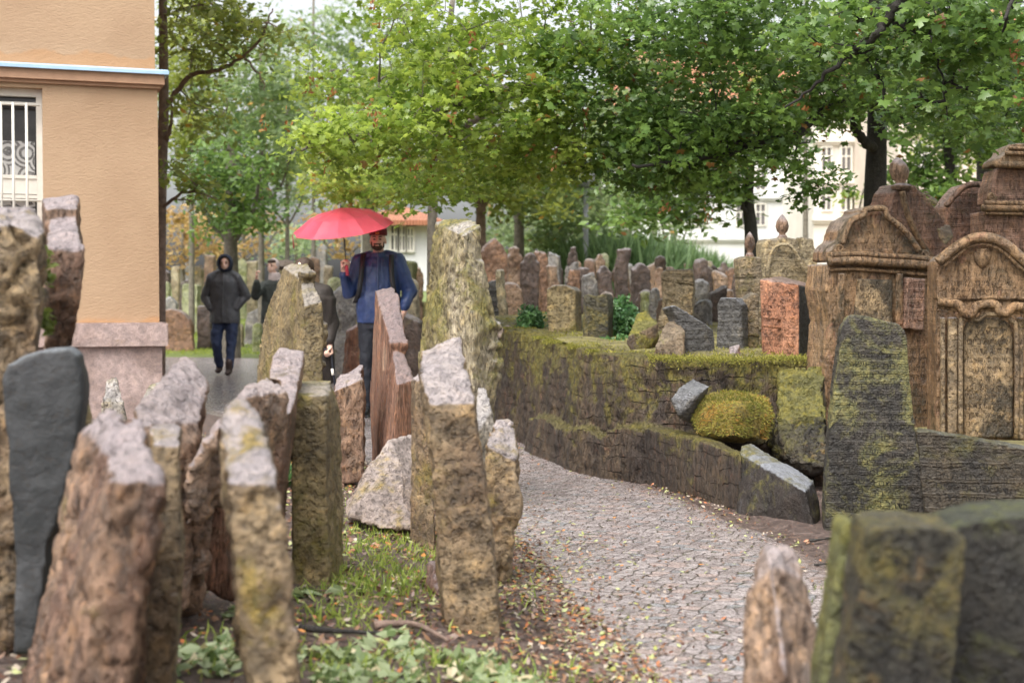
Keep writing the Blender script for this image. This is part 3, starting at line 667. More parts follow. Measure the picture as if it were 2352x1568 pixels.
HS('gravestone', 'pale lavender topped narrow gravestone with a curved shoulder behind the rough pink one', 'gravestone',
   [[(640, 797, 5.6), (700, 801, 5.6), (612, 868, 5.3), (690, 872, 5.3), (640, 900, 5.6), (690, 930, 5.6)],
    [(645, 860, 5.35), (692, 866, 5.35), (622, 945, 5.05), (668, 950, 5.05), (615, 1300, 5.1), (660, 1080, 5.1), (640, 1300, 5.5), (600, 1300, 5.4)]], S['brown'], 0.013, 0.012)
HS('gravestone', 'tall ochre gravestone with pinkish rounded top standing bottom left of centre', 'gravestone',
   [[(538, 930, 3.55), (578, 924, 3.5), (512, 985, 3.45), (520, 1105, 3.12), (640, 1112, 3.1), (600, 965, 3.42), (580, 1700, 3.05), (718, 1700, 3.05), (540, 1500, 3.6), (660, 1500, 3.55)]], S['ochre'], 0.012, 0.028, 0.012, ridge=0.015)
HS('gravestone', 'square cut gravestone with flat white top and smooth yellow right side', 'gravestone',
   [[(680, 871, 5.75), (764, 868, 5.75), (668, 905, 5.35), (750, 908, 5.35), (785, 935, 5.75), (794, 1420, 5.75), (755, 1440, 5.35), (668, 1440, 5.35), (690, 1400, 5.8)]], S['mossgold'], 0.013, 0.018, 0.008)
HS('gravestone', 'low dark brown stone leaning left behind the tall ochre gravestone', 'gravestone',
   [[(512, 1105, 4.75), (535, 1100, 4.9), (535, 1380, 4.8), (455, 1350, 4.7), (470, 1330, 5.0), (500, 1150, 4.7)]], S['red'], 0.014, 0.02)
HS('gravestone', 'short rough brown gravestone with slanting pale top left of the reddish one', 'gravestone',
   [[(776, 858, 8.7), (832, 838, 8.7), (766, 898, 8.4), (836, 868, 8.4), (764, 1110, 8.4), (836, 1110, 8.4), (775, 1080, 8.8), (830, 1080, 8.8)]], S['brown'], 0.015, 0.03, 0.01)
HS('gravestone', 'reddish fibrous gravestone with a carved stepped edge in front of the umbrella man', 'gravestone',
   [[(862, 668, 9.15), (902, 656, 9.15), (868, 690, 8.95), (914, 676, 8.9), (934, 786, 8.6), (896, 792, 8.55), (850, 900, 9.1), (890, 900, 8.6), (920, 800, 9.1)],
    [(858, 780, 9.15), (902, 806, 8.55), (926, 806, 8.6), (952, 872, 8.35), (912, 884, 8.25), (940, 1110, 8.3), (892, 1110, 8.25), (848, 900, 9.15), (856, 1110, 9.1), (930, 1080, 8.9)]],
   S['red'], 0.012, 0.012, 0.007, an=(3, 3, 0.35), tubes=[([(892, 792, 8.56), (936, 792, 8.6)], 0.032), ([(893, 806, 8.55), (930, 805, 8.6)], 0.02)])
HS('fallen_stone', 'pale triangular rock lying on the grass behind the leaning pale topped gravestone', 'rock',
   [[(902, 1006, 7.0), (945, 1000, 7.2), (788, 1158, 7.05), (800, 1190, 6.75), (950, 1220, 6.6), (850, 1062, 6.9), (950, 1100, 7.6), (870, 1215, 6.6), (960, 1060, 7.2)]], S['rock'], 0.014, 0.025, 0.01)
HS('gravestone', 'broad grainy yellow gravestone with a curved moulded right edge beside the man in dark coat', 'gravestone',
   [[(650, 614, 9.75), (676, 604, 9.75), (706, 606, 9.6), (722, 628, 9.3), (692, 640, 9.25), (604, 735, 10.05), (690, 690, 9.25), (726, 660, 9.3)],
    [(650, 614, 9.75), (690, 650, 9.25), (722, 648, 9.3), (742, 692, 9.15), (698, 705, 9.1), (742, 1050, 9.1), (690, 1050, 9.1), (604, 735, 10.05), (588, 860, 10.1), (588, 1050, 10.1), (700, 1050, 9.6)]],
   S['mossgold'], 0.013, 0.014, 0.009, tubes=[([(688, 632, 9.25), (726, 630, 9.32)], 0.030), ([(730, 748, 9.15), (748, 748, 9.2)], 0.022), ([(730, 768, 9.15), (748, 768, 9.2)], 0.030), ([(728, 788, 9.15), (747, 788, 9.2)], 0.022), ([(728, 838, 9.15), (745, 838, 9.2)], 0.024)])
HS('gravestone', 'tallest pale gravestone at the centre with a mossy left face and broken white edge', 'gravestone',
   [[(1000, 512, 8.4), (1072, 502, 8.3), (1106, 514, 8.05), (1064, 540, 7.9), (1010, 506, 8.4), (985, 600, 8.45), (1075, 660, 7.85), (1113, 660, 8.0)],
    [(988, 590, 8.45), (1074, 600, 7.88), (1113, 600, 8.0), (1140, 742, 7.95), (1085, 770, 7.75), (1140, 1060, 7.95), (1085, 1060, 7.75), (958, 820, 8.5), (952, 1060, 8.5), (1120, 1060, 8.3)]],
   S['tall'], 0.013, 0.022, 0.012, ridge=0.012, tubes=[([(1118, 748, 7.9), (1144, 750, 8.0)], 0.03), ([(1120, 792, 7.9), (1146, 792, 8.0)], 0.028), ([(1122, 836, 7.9), (1147, 836, 8.0)], 0.028), ([(1122, 866, 7.9), (1144, 866, 8.0)], 0.02)])
HS('gravestone', 'narrow brown gravestone edge half hidden behind the leaning pale topped stone', 'gravestone',
   [[(946, 872, 6.6), (966, 856, 6.6), (998, 880, 6.35), (944, 1290, 6.5), (1000, 1290, 6.35), (996, 1290, 6.8), (948, 1290, 6.9)]], S['ochre'], 0.014, 0.02, 0.008)
HS('gravestone', 'leaning narrow ochre gravestone with a square pale lavender top at the lower centre', 'gravestone',
   [[(964, 800, 5.2), (1056, 768, 5.2), (976, 912, 4.85), (1092, 926, 4.85), (1030, 1540, 4.8), (1164, 1540, 4.8), (1040, 1480, 5.3), (1160, 1480, 5.25), (985, 930, 4.83)]], S['ochre'], 0.012, 0.018, 0.010, ridge=0.01)
HS('gravestone', 'white rough stone peeking between the leaning ochre and the pointed brown gravestone', 'gravestone',
   [[(1094, 882, 6.5), (1118, 882, 6.5), (1134, 930, 6.35), (1142, 1010, 6.3), (1088, 1000, 6.2), (1090, 1300, 6.3), (1140, 1300, 6.3), (1130, 1280, 6.7)]], S['pale'], 0.014, 0.018)
HS('gravestone', 'squat rough brown gravestone with pointed pinkish top at the path edge', 'gravestone',
   [[(1140, 958, 6.1), (1180, 966, 6.05), (1116, 1020, 5.85), (1190, 1058, 5.85), (1190, 1170, 5.8), (1165, 1290, 5.8), (1120, 1330, 5.8), (1165, 1380, 5.9), (1120, 1280, 6.2), (1180, 1100, 6.2)]], S['ochre'], 0.013, 0.03, 0.012, ridge=0.02)
HS('rock', 'small dark rock on the soil left of the leaning pale topped gravestone base', 'rock',
   [[(985, 1285, 5.5), (1005, 1290, 5.4), (975, 1350, 5.4), (1010, 1370, 5.3), (1015, 1320, 5.7), (972, 1362, 5.5)]], S['red'], 0.012, 0.015)
# small rubble at the foot of the building
HS('rubble_stone', 'jagged pale stone stump below the granite plinth of the building', 'rock',
   [[(240, 868, 9.9), (270, 862, 9.9), (232, 920, 9.7), (292, 925, 9.8), (228, 1090, 9.7), (300, 1090, 9.8), (260, 1080, 10.1)]], S['pale'], 0.018, 0.03, 0.01)
HS('rubble_stone', 'low pale stone leaning beside the jagged stump under the plinth corner', 'rock',
   [[(345, 880, 10.0), (375, 872, 10.0), (318, 935, 9.9), (380, 940, 9.8), (310, 1080, 9.8), (390, 1080, 9.8), (350, 1070, 10.3)]], S['pale'], 0.018, 0.03, 0.01)

# ================================================================ RIGHT FOREGROUND
HS('boundary_rock', 'upright rough rock with pale right side at the bottom edge beside the path', 'rock',
   [[(1758, 1246, 3.45), (1820, 1250, 3.45), (1712, 1380, 3.3), (1846, 1330, 3.35), (1874, 1500, 3.3), (1694, 1560, 3.25), (1770, 1290, 3.2), (1805, 1560, 3.05), (1690, 1720, 3.2), (1876, 1720, 3.2), (1800, 1720, 3.0), (1780, 1700, 3.6)]], S['pink'], 0.011, 0.02, 0.01, ridge=0.012)
slab_stone('gravestone', 'blurred bright green mossy slab forming the back layer of the bottom right pair', 'gravestone',
   [(1932, 1204), (1950, 1198), (1974, 1203), (1972, 1260), (1924, 1750), (1858, 1750)], 2.80, 0.10, S['greenedge'], yaw=0.05, vox=0.010, amp=0.010)
slab_stone('gravestone', 'thick blackish gravestone with golden lichen in the bottom right foreground', 'gravestone',
   [(1990, 1222), (2004, 1212), (2100, 1206), (2196, 1214), (2222, 1240), (2170, 1750), (1908, 1750)], 2.62, 0.18, S['darkmoss'], yaw=0.10, vox=0.007, amp=0.010, fine=0.004, ridge=0.006)
slab_stone('gravestone', 'very dark gravestone with mossy crest filling the bottom right picture corner', 'gravestone',
   [(2140, 1228), (2228, 1198), (2300, 1184), (2460, 1180), (2480, 1750), (2120, 1750)], 2.85, 0.20, S['blackmoss'], yaw=0.05, vox=0.008, amp=0.012, fine=0.005)
slab_stone('gravestone', 'tall dark inscribed gravestone slab patched with yellow moss, standing by the ornate tombs', 'gravestone',
   [(1953, 723), (1990, 727), (2066, 744), (2082, 765), (2092, 880), (2100, 960), (2118, 1100), (2132, 1250), (1895, 1250), (1896, 1150), (1905, 1010), (1918, 880), (1936, 750)], 7.3, 0.13, S['slab'], yaw=0.06, tilt=0.05, vox=0.011, amp=0.006, fine=0.0025, ridge=0.004)
slab_stone('gravestone', 'low dark slab with mossy rounded rim below the ornate tombs at the right edge', 'gravestone',
   [(2103, 992), (2112, 984), (2200, 998), (2352, 1026), (2520, 1050), (2530, 1290), (2140, 1275), (2128, 1190), (2112, 1060)], 6.85, 0.2, S['slabplain'], yaw=0.25, tilt=0.05, xref=2110, vox=0.013, amp=0.012, fine=0.004)
HS('fallen_gravestone', 'long dark gravestone fallen against the wall foot with a grey split top surface', 'gravestone',
   [[(1700, 1040, 7.92), (1702, 1020, 8.0), (1724, 1015, 8.1), (1868, 1102, 7.62), (1882, 1150, 7.6), (1850, 1127, 7.42), (1872, 1222, 7.38), (1690, 1200, 7.82), (1884, 1200, 7.62), (1720, 1180, 8.05)]], S['fallen'], 0.012, 0.008, 0.004)
HS('mossy_slab', 'long low mossy slab lying along the wall foot left of the fallen dark gravestone', 'gravestone',
   [[(1330, 965, 9.85), (1330, 1085, 9.85), (1490, 985, 9.0), (1490, 1118, 9.0), (1340, 955, 10.1), (1340, 1080, 10.1), (1500, 975, 9.25), (1500, 1100, 9.25)],
    [(1485, 984, 9.02), (1485, 1118, 9.02), (1612, 1010, 8.32), (1612, 1160, 8.32), (1702, 1046, 7.86), (1706, 1205, 7.8), (1495, 974, 9.25), (1620, 1000, 8.6), (1708, 1038, 8.1), (1495, 1100, 9.25), (1708, 1190, 8.1)]], S['wall'], 0.013, 0.012, 0.006, seed=4)
HS('mossy_boulder', 'round boulder wholly covered in golden green moss lying against the retaining wall', 'boulder',
   [[(1598, 925, 8.6), (1640, 900, 8.75), (1715, 897, 8.8), (1765, 912, 8.75), (1780, 955, 8.65), (1765, 1010, 8.6), (1690, 1020, 8.5), (1610, 1005, 8.5), (1585, 965, 8.55), (1680, 940, 8.35), (1680, 1000, 8.3), (1700, 960, 9.0)]], S['mossball'], 0.014, 0.03, 0.012, scale=4)
HS('stone_chunk', 'angular grey stone chunk wedged between the wall and the moss covered boulder', 'rock',
   [[(1592, 868, 8.95), (1632, 886, 8.75), (1560, 890, 8.8), (1540, 918, 8.7), (1605, 905, 8.5), (1560, 952, 8.55), (1590, 975, 8.65), (1625, 905, 8.9), (1560, 960, 8.9)]], S['greyrow'], 0.012, 0.012, 0.004)
HS('boulder', 'dark rough boulder in the wall corner behind the tall inscribed slab', 'boulder',
   [[(1800, 850, 9.0), (1893, 850, 8.9), (1770, 960, 8.75), (1800, 1060, 8.6), (1895, 1075, 8.5), (1905, 950, 8.6), (1760, 1020, 8.8), (1860, 1090, 8.6), (1900, 1080, 8.9), (1780, 1080, 8.9)]], S['cornermoss'], 0.018, 0.06, 0.012, ridge=0.02)

# ================================================================ ORNATE TOMBS
def Q4(x, y): return ((1900 + x / 1.5683) * .9408, (300 + y / 1.5683) * .9408)
# --- big tomb with arched top (left)
base = P(2030, 984, 8.95); base.z = 0.3
t = thing('ornate_tomb', base, 'large yellow brown tomb with scrolled arched top behind the dark inscribed slab', 'tomb', 'ornate carved tombs')
Y1 = -0.28
sl = lambda nm, poly, d, th, m, **k: slab_stone(nm, None, None, poly, d, th, m, parent=t, **k)
sl('body', [(1902, 606), (2146, 606), (2150, 700), (2160, 1010), (1893, 1010), (1897, 860), (1908, 738), (1896, 668)], 8.95, 0.28, S['tomb'], yaw=Y1, xref=2030, vox=0.014, amp=0.008)
sl('pediment', [(1908, 600), (1908, 580), (1920, 562), (1932, 556), (1938, 530), (1950, 506), (1978, 492), (1980, 480), (2000, 474), (2020, 472), (2030, 493), (2052, 505), (2076, 528), (2100, 556), (2112, 577), (2140, 600)], 8.97, 0.24, S['tomb'], yaw=Y1, xref=2030, vox=0.013, amp=0.008)
moulding('cornice', [(1898, 600), (1960, 598), (2030, 603), (2090, 606), (2150, 612)], 8.95, 0.030, S['tomb'], t, yaw=Y1, xref=2030, push=0.03)
moulding('cornice', [(1902, 586), (1960, 583), (2030, 588), (2090, 591), (2148, 597)], 8.95, 0.018, S['tomb'], t, yaw=Y1, xref=2030, push=0.035)
moulding('cornice', [(1905, 620), (1960, 618), (2030, 623), (2090, 628), (2146, 632)], 8.95, 0.012, S['tomb'], t, yaw=Y1, xref=2030, push=0.012)
moulding('arch_rim', [(1930, 560), (1940, 530), (1952, 508), (1980, 494), (1986, 482), (2026, 480), (2034, 498), (2060, 518), (2082, 540), (2108, 578)], 8.95, 0.020, S['tomb'], t, yaw=Y1, xref=2030, push=0.02)
vol = [(1924 + (12 - i * 0.7) * math.cos(i * 0.8), 572 + (12 - i * 0.7) * math.sin(i * 0.8)) for i in range(15)]
moulding('volute', vol, 8.95, 0.012, S['tomb'], t, yaw=Y1, xref=2030, push=0.02)
vol = [(2118 + (12 - i * 0.7) * math.cos(3.1 - i * 0.8), 585 + (12 - i * 0.7) * math.sin(3.1 - i * 0.8)) for i in range(15)]
moulding('volute', vol, 8.95, 0.012, S['tomb'], t, yaw=Y1, xref=2030, push=0.02)
for x0, x1, y1 in ((1928, 1944, 1000), (2060, 2076, 830)):
    sl('pilaster', [(x0, 626), (x1, 628), (x1 - 6 if x0 < 2000 else x1, y1), (x0 - 14 if x0 < 2000 else x0, y1)], 8.92, 0.05, S['tomb'], yaw=Y1, xref=2030, vox=0.012, amp=0.003, fine=0.002)
sl('inscription_panel', [(1972, 640), (2050, 642), (2052, 760), (1960, 760)], 8.93, 0.04, S['tombrow'], yaw=Y1, xref=2030, vox=0.012, amp=0.003, fine=0.002)
sl('side_panel', [(2082, 636), (2127, 640), (2124, 762), (2078, 754)], 8.90, 0.06, S['tombred'], yaw=Y1, xref=2030, vox=0.011, amp=0.005, fine=0.003)
# --- tomb behind with leaning finial and sweeping scroll
t = thing('ornate_tomb', P(2110, 984, 9.7).xy.to_3d() + Vector((0, 0, 0.7)), 'tomb with an egg shaped finial and sweeping scroll side rising between the two big tombs', 'tomb', 'ornate carved tombs')
sl('body', [(2044, 486), (2056, 440), (2072, 420), (2095, 420), (2130, 450), (2165, 500), (2192, 545), (2200, 640), (2200, 900), (2040, 900)], 9.8, 0.25, S['tombred'], yaw=-0.4, xref=2110, vox=0.016, amp=0.01)
for k, (a, b_) in enumerate((((2098, 428), (2150, 480)), ((2150, 480), (2182, 545)))):
    pass
moulding('scroll_rim', [(2066, 440), (2072, 470), (2085, 510), (2110, 560), (2140, 600)], 9.78, 0.022, S['tomb'], t, yaw=-0.4, xref=2110, push=0.03)
for hl in ([(2085, 422, 9.7), (2100, 415, 9.75), (2150, 452, 9.6), (2168, 480, 9.5), (2140, 480, 9.45), (2120, 465, 9.5)], [(2145, 470, 9.5), (2170, 475, 9.6), (2178, 520, 9.5), (2150, 505, 9.4)], [(2150, 520, 9.4), (2182, 512, 9.6), (2194, 545, 9.5), (2170, 568, 9.4), (2152, 550, 9.4)]):
    hull_stone('scroll', None, None, [hl], S['brown2'], 0.013, 0.008, 0.004, parent=t)
p = P(2066, 424, 9.75)
bm = bmesh.new(); bm_lathe(bm, (p.x + .01, p.y, p.z), [(0.055, -0.04), (0.075, -0.015), (0.05, 0.0), (0.03, 0.012), (0.055, 0.04), (0.068, 0.09), (0.055, 0.14), (0.03, 0.17), (0.006, 0.185)], 18)
me = to_mesh(bm); co = get_co(me); co[:, 0] -= (co[:, 2] - p.z) * 0.15; set_co(me, co); roughen(me, 0.003, 20, 0.002)
link('finial', me, S['brown'], t)
# --- front right tomb with wavy cornice
base = P(2255, 1010, 8.1); base.z = 0.3
t = thing('ornate_tomb', base, 'front right tomb with carved urn gable, wavy cornice and framed inscription arch', 'tomb', 'ornate carved tombs')
Y3 = 0.12
sl('body', [(2152, 600), (2352, 610), (2420, 640), (2420, 1020), (2152, 1020)], 8.15, 0.34, S['tomb'], yaw=Y3, xref=2255, vox=0.014, amp=0.007)
sl('gable', [(2152, 604), (2156, 594), (2190, 572), (2215, 555), (2243, 545), (2275, 546), (2310, 562), (2352, 600), (2420, 650), (2420, 690), (2152, 690)], 8.13, 0.36, S['tomb'], yaw=Y3, xref=2255, vox=0.014, amp=0.006)
moulding('gable_rim', [(2152, 602), (2185, 575), (2215, 556), (2243, 546), (2278, 548), (2312, 565), (2352, 600), (2410, 648)], 8.1, 0.030, S['tomb'], t, yaw=Y3, xref=2255, push=0.02)
moulding('gable_rim', [(2160, 614), (2190, 592), (2218, 570), (2245, 561), (2275, 563), (2306, 580), (2345, 616), (2405, 665)], 8.1, 0.012, S['tomb'], t, yaw=Y3, xref=2255, push=0.01)
wav = [(2152, 692), (2175, 695), (2200, 700), (2212, 716), (2228, 722), (2240, 704), (2262, 698), (2285, 700), (2296, 716), (2312, 718), (2325, 704), (2352, 706), (2410, 710)]
moulding('wavy_cornice', wav, 8.1, 0.026, S['tomb'], t, yaw=Y3, xref=2255, push=0.03)
moulding('wavy_cornice', [(x, y + 12) for x, y in wav], 8.1, 0.013, S['tomb'], t, yaw=Y3, xref=2255, push=0.012)
bm = bmesh.new(); pl, nl = plane_of(8.13, Y3, 0, 2255)
c = plane_hit(2256, 594, pl, nl); bm_lathe(bm, (c.x, c.y, c.z - .055), [(0.012, 0.0), (0.03, 0.02), (0.048, 0.055), (0.052, 0.085), (0.045, 0.10), (0.05, 0.11), (0.02, 0.113)], 16, 1, 0.7)
link('urn_relief', to_mesh(bm), S['tomb'], t)
for x0, x1 in ((2162, 2172), (2178, 2200), (2338, 2352)):
    sl('pilaster', [(x0, 728), (x1, 728), (x1, 1010), (x0, 1010)], 8.10, 0.05, S['ochre'], yaw=Y3, xref=2255, vox=0.011, amp=0.003, fine=0.002)
sl('inscription_panel', [(2214, 1005), (2214, 760), (2222, 735), (2250, 738), (2262, 728), (2300, 730), (2318, 742), (2328, 770), (2328, 1005)], 8.12, 0.05, S['tombrow'], yaw=Y3, xref=2255, vox=0.011, amp=0.003, fine=0.002)
moulding('panel_frame', [(2206, 1005), (2206, 760), (2214, 732), (2246, 734), (2262, 722), (2300, 724), (2322, 736), (2334, 770), (2334, 1005)], 8.1, 0.014, S['ochre'], t, yaw=Y3, xref=2255, push=0.01)
# --- reddish arch tomb and tiered tomb behind
t = thing('ornate_tomb', P(2215, 900, 10.4).xy.to_3d() + Vector((0, 0, 0.75)), 'reddish arched tomb half hidden behind the front right tomb', 'tomb', 'ornate carved tombs')
sl('body', [(2172, 475), (2195, 445), (2215, 425), (2232, 420), (2275, 420), (2290, 450), (2290, 900), (2172, 900)], 10.5, 0.25, S['tombred'], yaw=-0.1, xref=2215, vox=0.016, amp=0.01)
moulding('arch_rim', [(2170, 474), (2192, 448), (2212, 430), (2232, 424), (2272, 426)], 10.45, 0.022, S['brown'], t, yaw=-0.1, xref=2215, push=0.02)
t = thing('ornate_tomb', P(2320, 900, 10.0).xy.to_3d() + Vector((0, 0, 0.75)), 'tiered reddish tomb with moulded cap cut by the right picture edge', 'tomb', 'ornate carved tombs')
for nm, lo, hi in (('body', (2262, 482, 2400), (900,)),):
    sl(nm, [(2262, 482), (2400, 486), (2400, 900), (2258, 900)], 10.0, 0.4, S['tombred'], yaw=0.05, xref=2320, vox=0.016, amp=0.008)
sl('shaft', [(2290, 384), (2400, 380), (2400, 470), (2272, 466), (2276, 430)], 10.03, 0.34, S['tombred'], yaw=0.05, xref=2320, vox=0.014, amp=0.008)
sl('cap', [(2322, 330), (2400, 326), (2400, 380), (2288, 378), (2294, 362), (2312, 350)], 9.98, 0.4, S['tomb'], yaw=0.05, xref=2320, vox=0.014, amp=0.006)
for yy, x0, r in ((478, 2254, .026), (466, 2260, .018), (378, 2284, .024), (352, 2308, .016), (340, 2316, .012), (490, 2262, .012)):
    moulding('moulding', [(x0, yy), (2340, yy + 1), (2405, yy + 2)], 9.98, r, S['tomb'], t, yaw=0.05, xref=2320, push=0.01)
moulding('volute', [(2276 + (10 - i * 0.7) * math.cos(i * 0.8), 452 + (10 - i * 0.7) * math.sin(i * 0.8)) for i in range(13)], 10.0, 0.012, S['tomb'], t, yaw=0.05, xref=2320, push=0.02)
# --- orange headstone with mossy black side
t = thing('headstone', P(1818, 828, 9.75), 'orange red inscribed headstone with blackish mossy right side on the terrace edge', 'gravestone')
hull_stone('body', None, None, [[(1746, 640, 9.75), (1832, 652, 9.55), (1860, 652, 9.95), (1883, 660, 9.9), (1790, 634, 10.05), (1750, 850, 9.75), (1836, 858, 9.55), (1893, 855, 9.9), (1790, 830, 10.1)]], S['orange'], 0.013, 0.005, 0.003, parent=t)
hull_stone('mossy_side', None, None, [[(1834, 655, 9.54), (1834, 856, 9.53), (1881, 664, 9.86), (1892, 855, 9.86), (1836, 655, 9.6), (1836, 856, 9.6), (1884, 668, 9.94), (1894, 855, 9.94)]], S['blackmoss'], 0.01, 0.004, 0.003, parent=t)
for yy in (762, 742): moulding('frame_line', [(1752, yy - 14), (1830, yy - 4)], 9.66, 0.009, S['orange'], t, yaw=-0.75, xref=1790, push=0.01)
# --- finial tomb behind it
t = thing('ornate_tomb', P(1815, 800, 11).xy.to_3d() + Vector((0, 0, 0.8)), 'straw coloured tomb with scroll shoulders and an acorn finial behind the orange headstone', 'tomb', 'ornate carved tombs')
sl('body', [(1754, 640), (1758, 600), (1756, 562), (1762, 548), (1778, 552), (1790, 546), (1815, 546), (1830, 548), (1848, 590), (1862, 625), (1870, 830), (1752, 830)], 11.0, 0.2, S['straw'], yaw=-0.2, xref=1815, vox=0.015, amp=0.006)
moulding('arch_rim', [(1760, 640), (1765, 600), (1775, 572), (1798, 562), (1820, 572), (1840, 610), (1858, 636)], 10.98, 0.014, S['straw'], t, yaw=-0.2, xref=1815, push=0.02)
def finial(x, ytop, ybase, d, mat, parent, w=1.0):
    p = P(x, ybase, d); H = (ybase - ytop) / F * d; k = H / 0.20
    prof = [(0.05, -0.05), (0.055, 0.0), (0.035, 0.03), (0.025, 0.045), (0.045, 0.065), (0.058, 0.10), (0.05, 0.14), (0.028, 0.175), (0.004, 0.20)]
    bm = bmesh.new(); bm_lathe(bm, (p.x, p.y + 0.08, p.z), [(r * k * w, z * k) for r, z in prof], 16); me = to_mesh(bm); roughen(me, 0.003, 20, 0.002)
    return link('finial', me, mat, parent)
finial(1801, 491, 549, 11.0, S['brown'], t, 0.9)
slab_stone('gravestone', 'pale leaning slab with stepped top right of the acorn finial tomb', 'gravestone', [(1842, 545), (1868, 548), (1872, 575), (1882, 620), (1902, 760), (1905, 840), (1850, 840)], 11.6, 0.16, S['straw'], yaw=-0.2, vox=0.016)
t = thing('headstone', P(1722, 828, 10.6).xy.to_3d() + Vector((0, 0, 0.75)), 'tall narrow olive brown headstone with a cone finial left of the straw tomb', 'gravestone')
sl('body', [(1696, 594), (1712, 588), (1748, 590), (1752, 640), (1752, 850), (1706, 850), (1702, 700)], 10.6, 0.16, S['oldrow'], yaw=-0.1, xref=1722, vox=0.014, amp=0.006)
finial(1726, 531, 590, 10.6, S['brown'], t, 0.75)
slab_stone('gravestone', 'small cracked headstone with peaked top leaning before the narrow olive headstone', 'gravestone', [(1706, 690), (1730, 672), (1746, 676), (1746, 850), (1712, 850)], 10.3, 0.12, S['oldrow'], yaw=-0.1, vox=0.015)
slab_stone('gravestone', 'two toned low headstone with chamfered corner, half ochre and half dark grey', 'gravestone', [(1645, 700), (1655, 684), (1690, 684), (1704, 700), (1706, 830), (1645, 830)], 10.2, 0.15, S['greyrow'], yaw=0.5, vox=0.014)
HS('stone_fragment', 'small pointed broken fragment at the foot of the two toned headstone', 'rock', [[(1672, 795, 9.75), (1700, 788, 9.75), (1678, 830, 9.6), (1705, 832, 9.7), (1690, 835, 9.9)]], S['brown'], 0.012, 0.01)
slab_stone('gravestone', 'leaning dark grey inscribed slab with shiny sloping top edge on the mossy terrace', 'gravestone', [(1541, 704), (1552, 701), (1622, 745), (1640, 760), (1646, 830), (1568, 830), (1556, 730)], 9.75, 0.14, S['greyrow'], yaw=-0.35, tilt=0.1, vox=0.013, amp=0.006)
HS('stone_fragment', 'rough brown rock propped against the leaning dark grey slab', 'rock', [[(1530, 738, 9.7), (1562, 733, 9.8), (1572, 760, 9.6), (1500, 800, 9.5), (1496, 822, 9.5), (1570, 830, 9.5), (1535, 815, 9.9), (1572, 820, 9.9)]], S['brown2'], 0.014, 0.02)
HS('gravestone', 'tipped gravestone capped with bright moss next to the ivy bush', 'gravestone', [[(1462, 718, 10.3), (1485, 712, 10.3), (1512, 740, 10.1), (1515, 770, 10.1), (1440, 770, 9.9), (1436, 790, 9.9), (1470, 830, 9.9), (1505, 830, 10.3), (1515, 800, 10.4)]], S['mosscap'], 0.015, 0.02)
slab_stone('gravestone', 'big squarish yellow gravestone of eroded courses in the middle of the terrace', 'gravestone', [(1520, 628), (1530, 619), (1590, 618), (1594, 660), (1592, 700), (1586, 850), (1505, 850), (1512, 740), (1522, 700)], 12.2, 0.3, S['oldrow'], yaw=0.15, vox=0.017, amp=0.015)
slab_stone('gravestone', 'moss grown gravestone with wavy grey top at the wall\'s left part', 'gravestone', [(1254, 664), (1270, 655), (1290, 652), (1310, 658), (1322, 668), (1320, 700), (1325, 860), (1262, 860)], 12.2, 0.2, S['mossgold'], yaw=0.35, vox=0.016, amp=0.014)
slab_stone('gravestone', 'dark square gravestone with scooped top right of the moss grown one', 'gravestone', [(1340, 690), (1342, 676), (1365, 682), (1392, 674), (1396, 690), (1396, 860), (1338, 860)], 11.2, 0.2, S['darkmoss'], yaw=0.3, vox=0.016, amp=0.01)

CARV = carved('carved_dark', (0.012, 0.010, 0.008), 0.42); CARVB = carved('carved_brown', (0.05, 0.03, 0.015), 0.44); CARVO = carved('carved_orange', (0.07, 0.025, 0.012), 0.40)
def find(name, word): return [o for o in bpy.data.objects if o.name.startswith(name) and word in o.get('label', '')][0]
o = find('gravestone', 'tall dark inscribed'); inscribe(o, o, 1950, 2072, 800, 1010, 7.3, 23, CARV, 0.06, 0.05, sum(q for q in (1953, 1990, 2066, 2082, 2092, 2100, 2118, 2132, 1895, 1896, 1905, 1918, 1936)) / 13, 0.06, 3)
inscribe(o, o, 1915, 2085, 1015, 1190, 7.3, 23, CARV, 0.06, 0.05, sum(q for q in (1953, 1990, 2066, 2082, 2092, 2100, 2118, 2132, 1895, 1896, 1905, 1918, 1936)) / 13, 0.12, 4)
o = find('gravestone', 'thick blackish'); inscribe(o, o, 2000, 2155, 1250, 1700, 2.62, 62, CARV, 0.10, 0, sum((1990, 2004, 2100, 2196, 2222, 2170, 1908)) / 7, 0.15, 21)
o = find('gravestone', 'low dark slab'); inscribe(o, o, 2150, 2350, 1050, 1190, 6.85, 25, CARV, 0.25, 0.05, 2110, 0.06, 5)
tt = find('ornate_tomb', 'front right'); pn = [c for c in tt.children if c.name.startswith('inscription_panel')][0]
inscribe(pn, tt, 2222, 2322, 752, 1000, 8.12, 21, CARVB, Y3, 0, 2255, 0, 6)
gb = [c for c in tt.children if c.name.startswith('gable')][0]; inscribe(gb, tt, 2185, 2330, 640, 684, 8.13, 20, CARVB, Y3, 0, 2255, 0, 7)
tt = find('ornate_tomb', 'large yellow'); pn = [c for c in tt.children if c.name.startswith('inscription_panel')][0]; inscribe(pn, tt, 1976, 2046, 650, 755, 8.93, 19, CARVB, Y1, 0, 2030, 0, 8)
bd = [c for c in tt.children if c.name.startswith('body')][0]; inscribe(bd, tt, 2088, 2142, 775, 975, 8.95, 20, CARVB, Y1, 0, 2030, 0, 9)
sp = [c for c in tt.children if c.name.startswith('side_panel')][0]; inscribe(sp, tt, 2088, 2122, 646, 750, 8.90, 16, CARVO, Y1, 0, 2030, 0, 10)
tt = find('headstone', 'orange'); bd = [c for c in tt.children if c.name.startswith('body')][0]
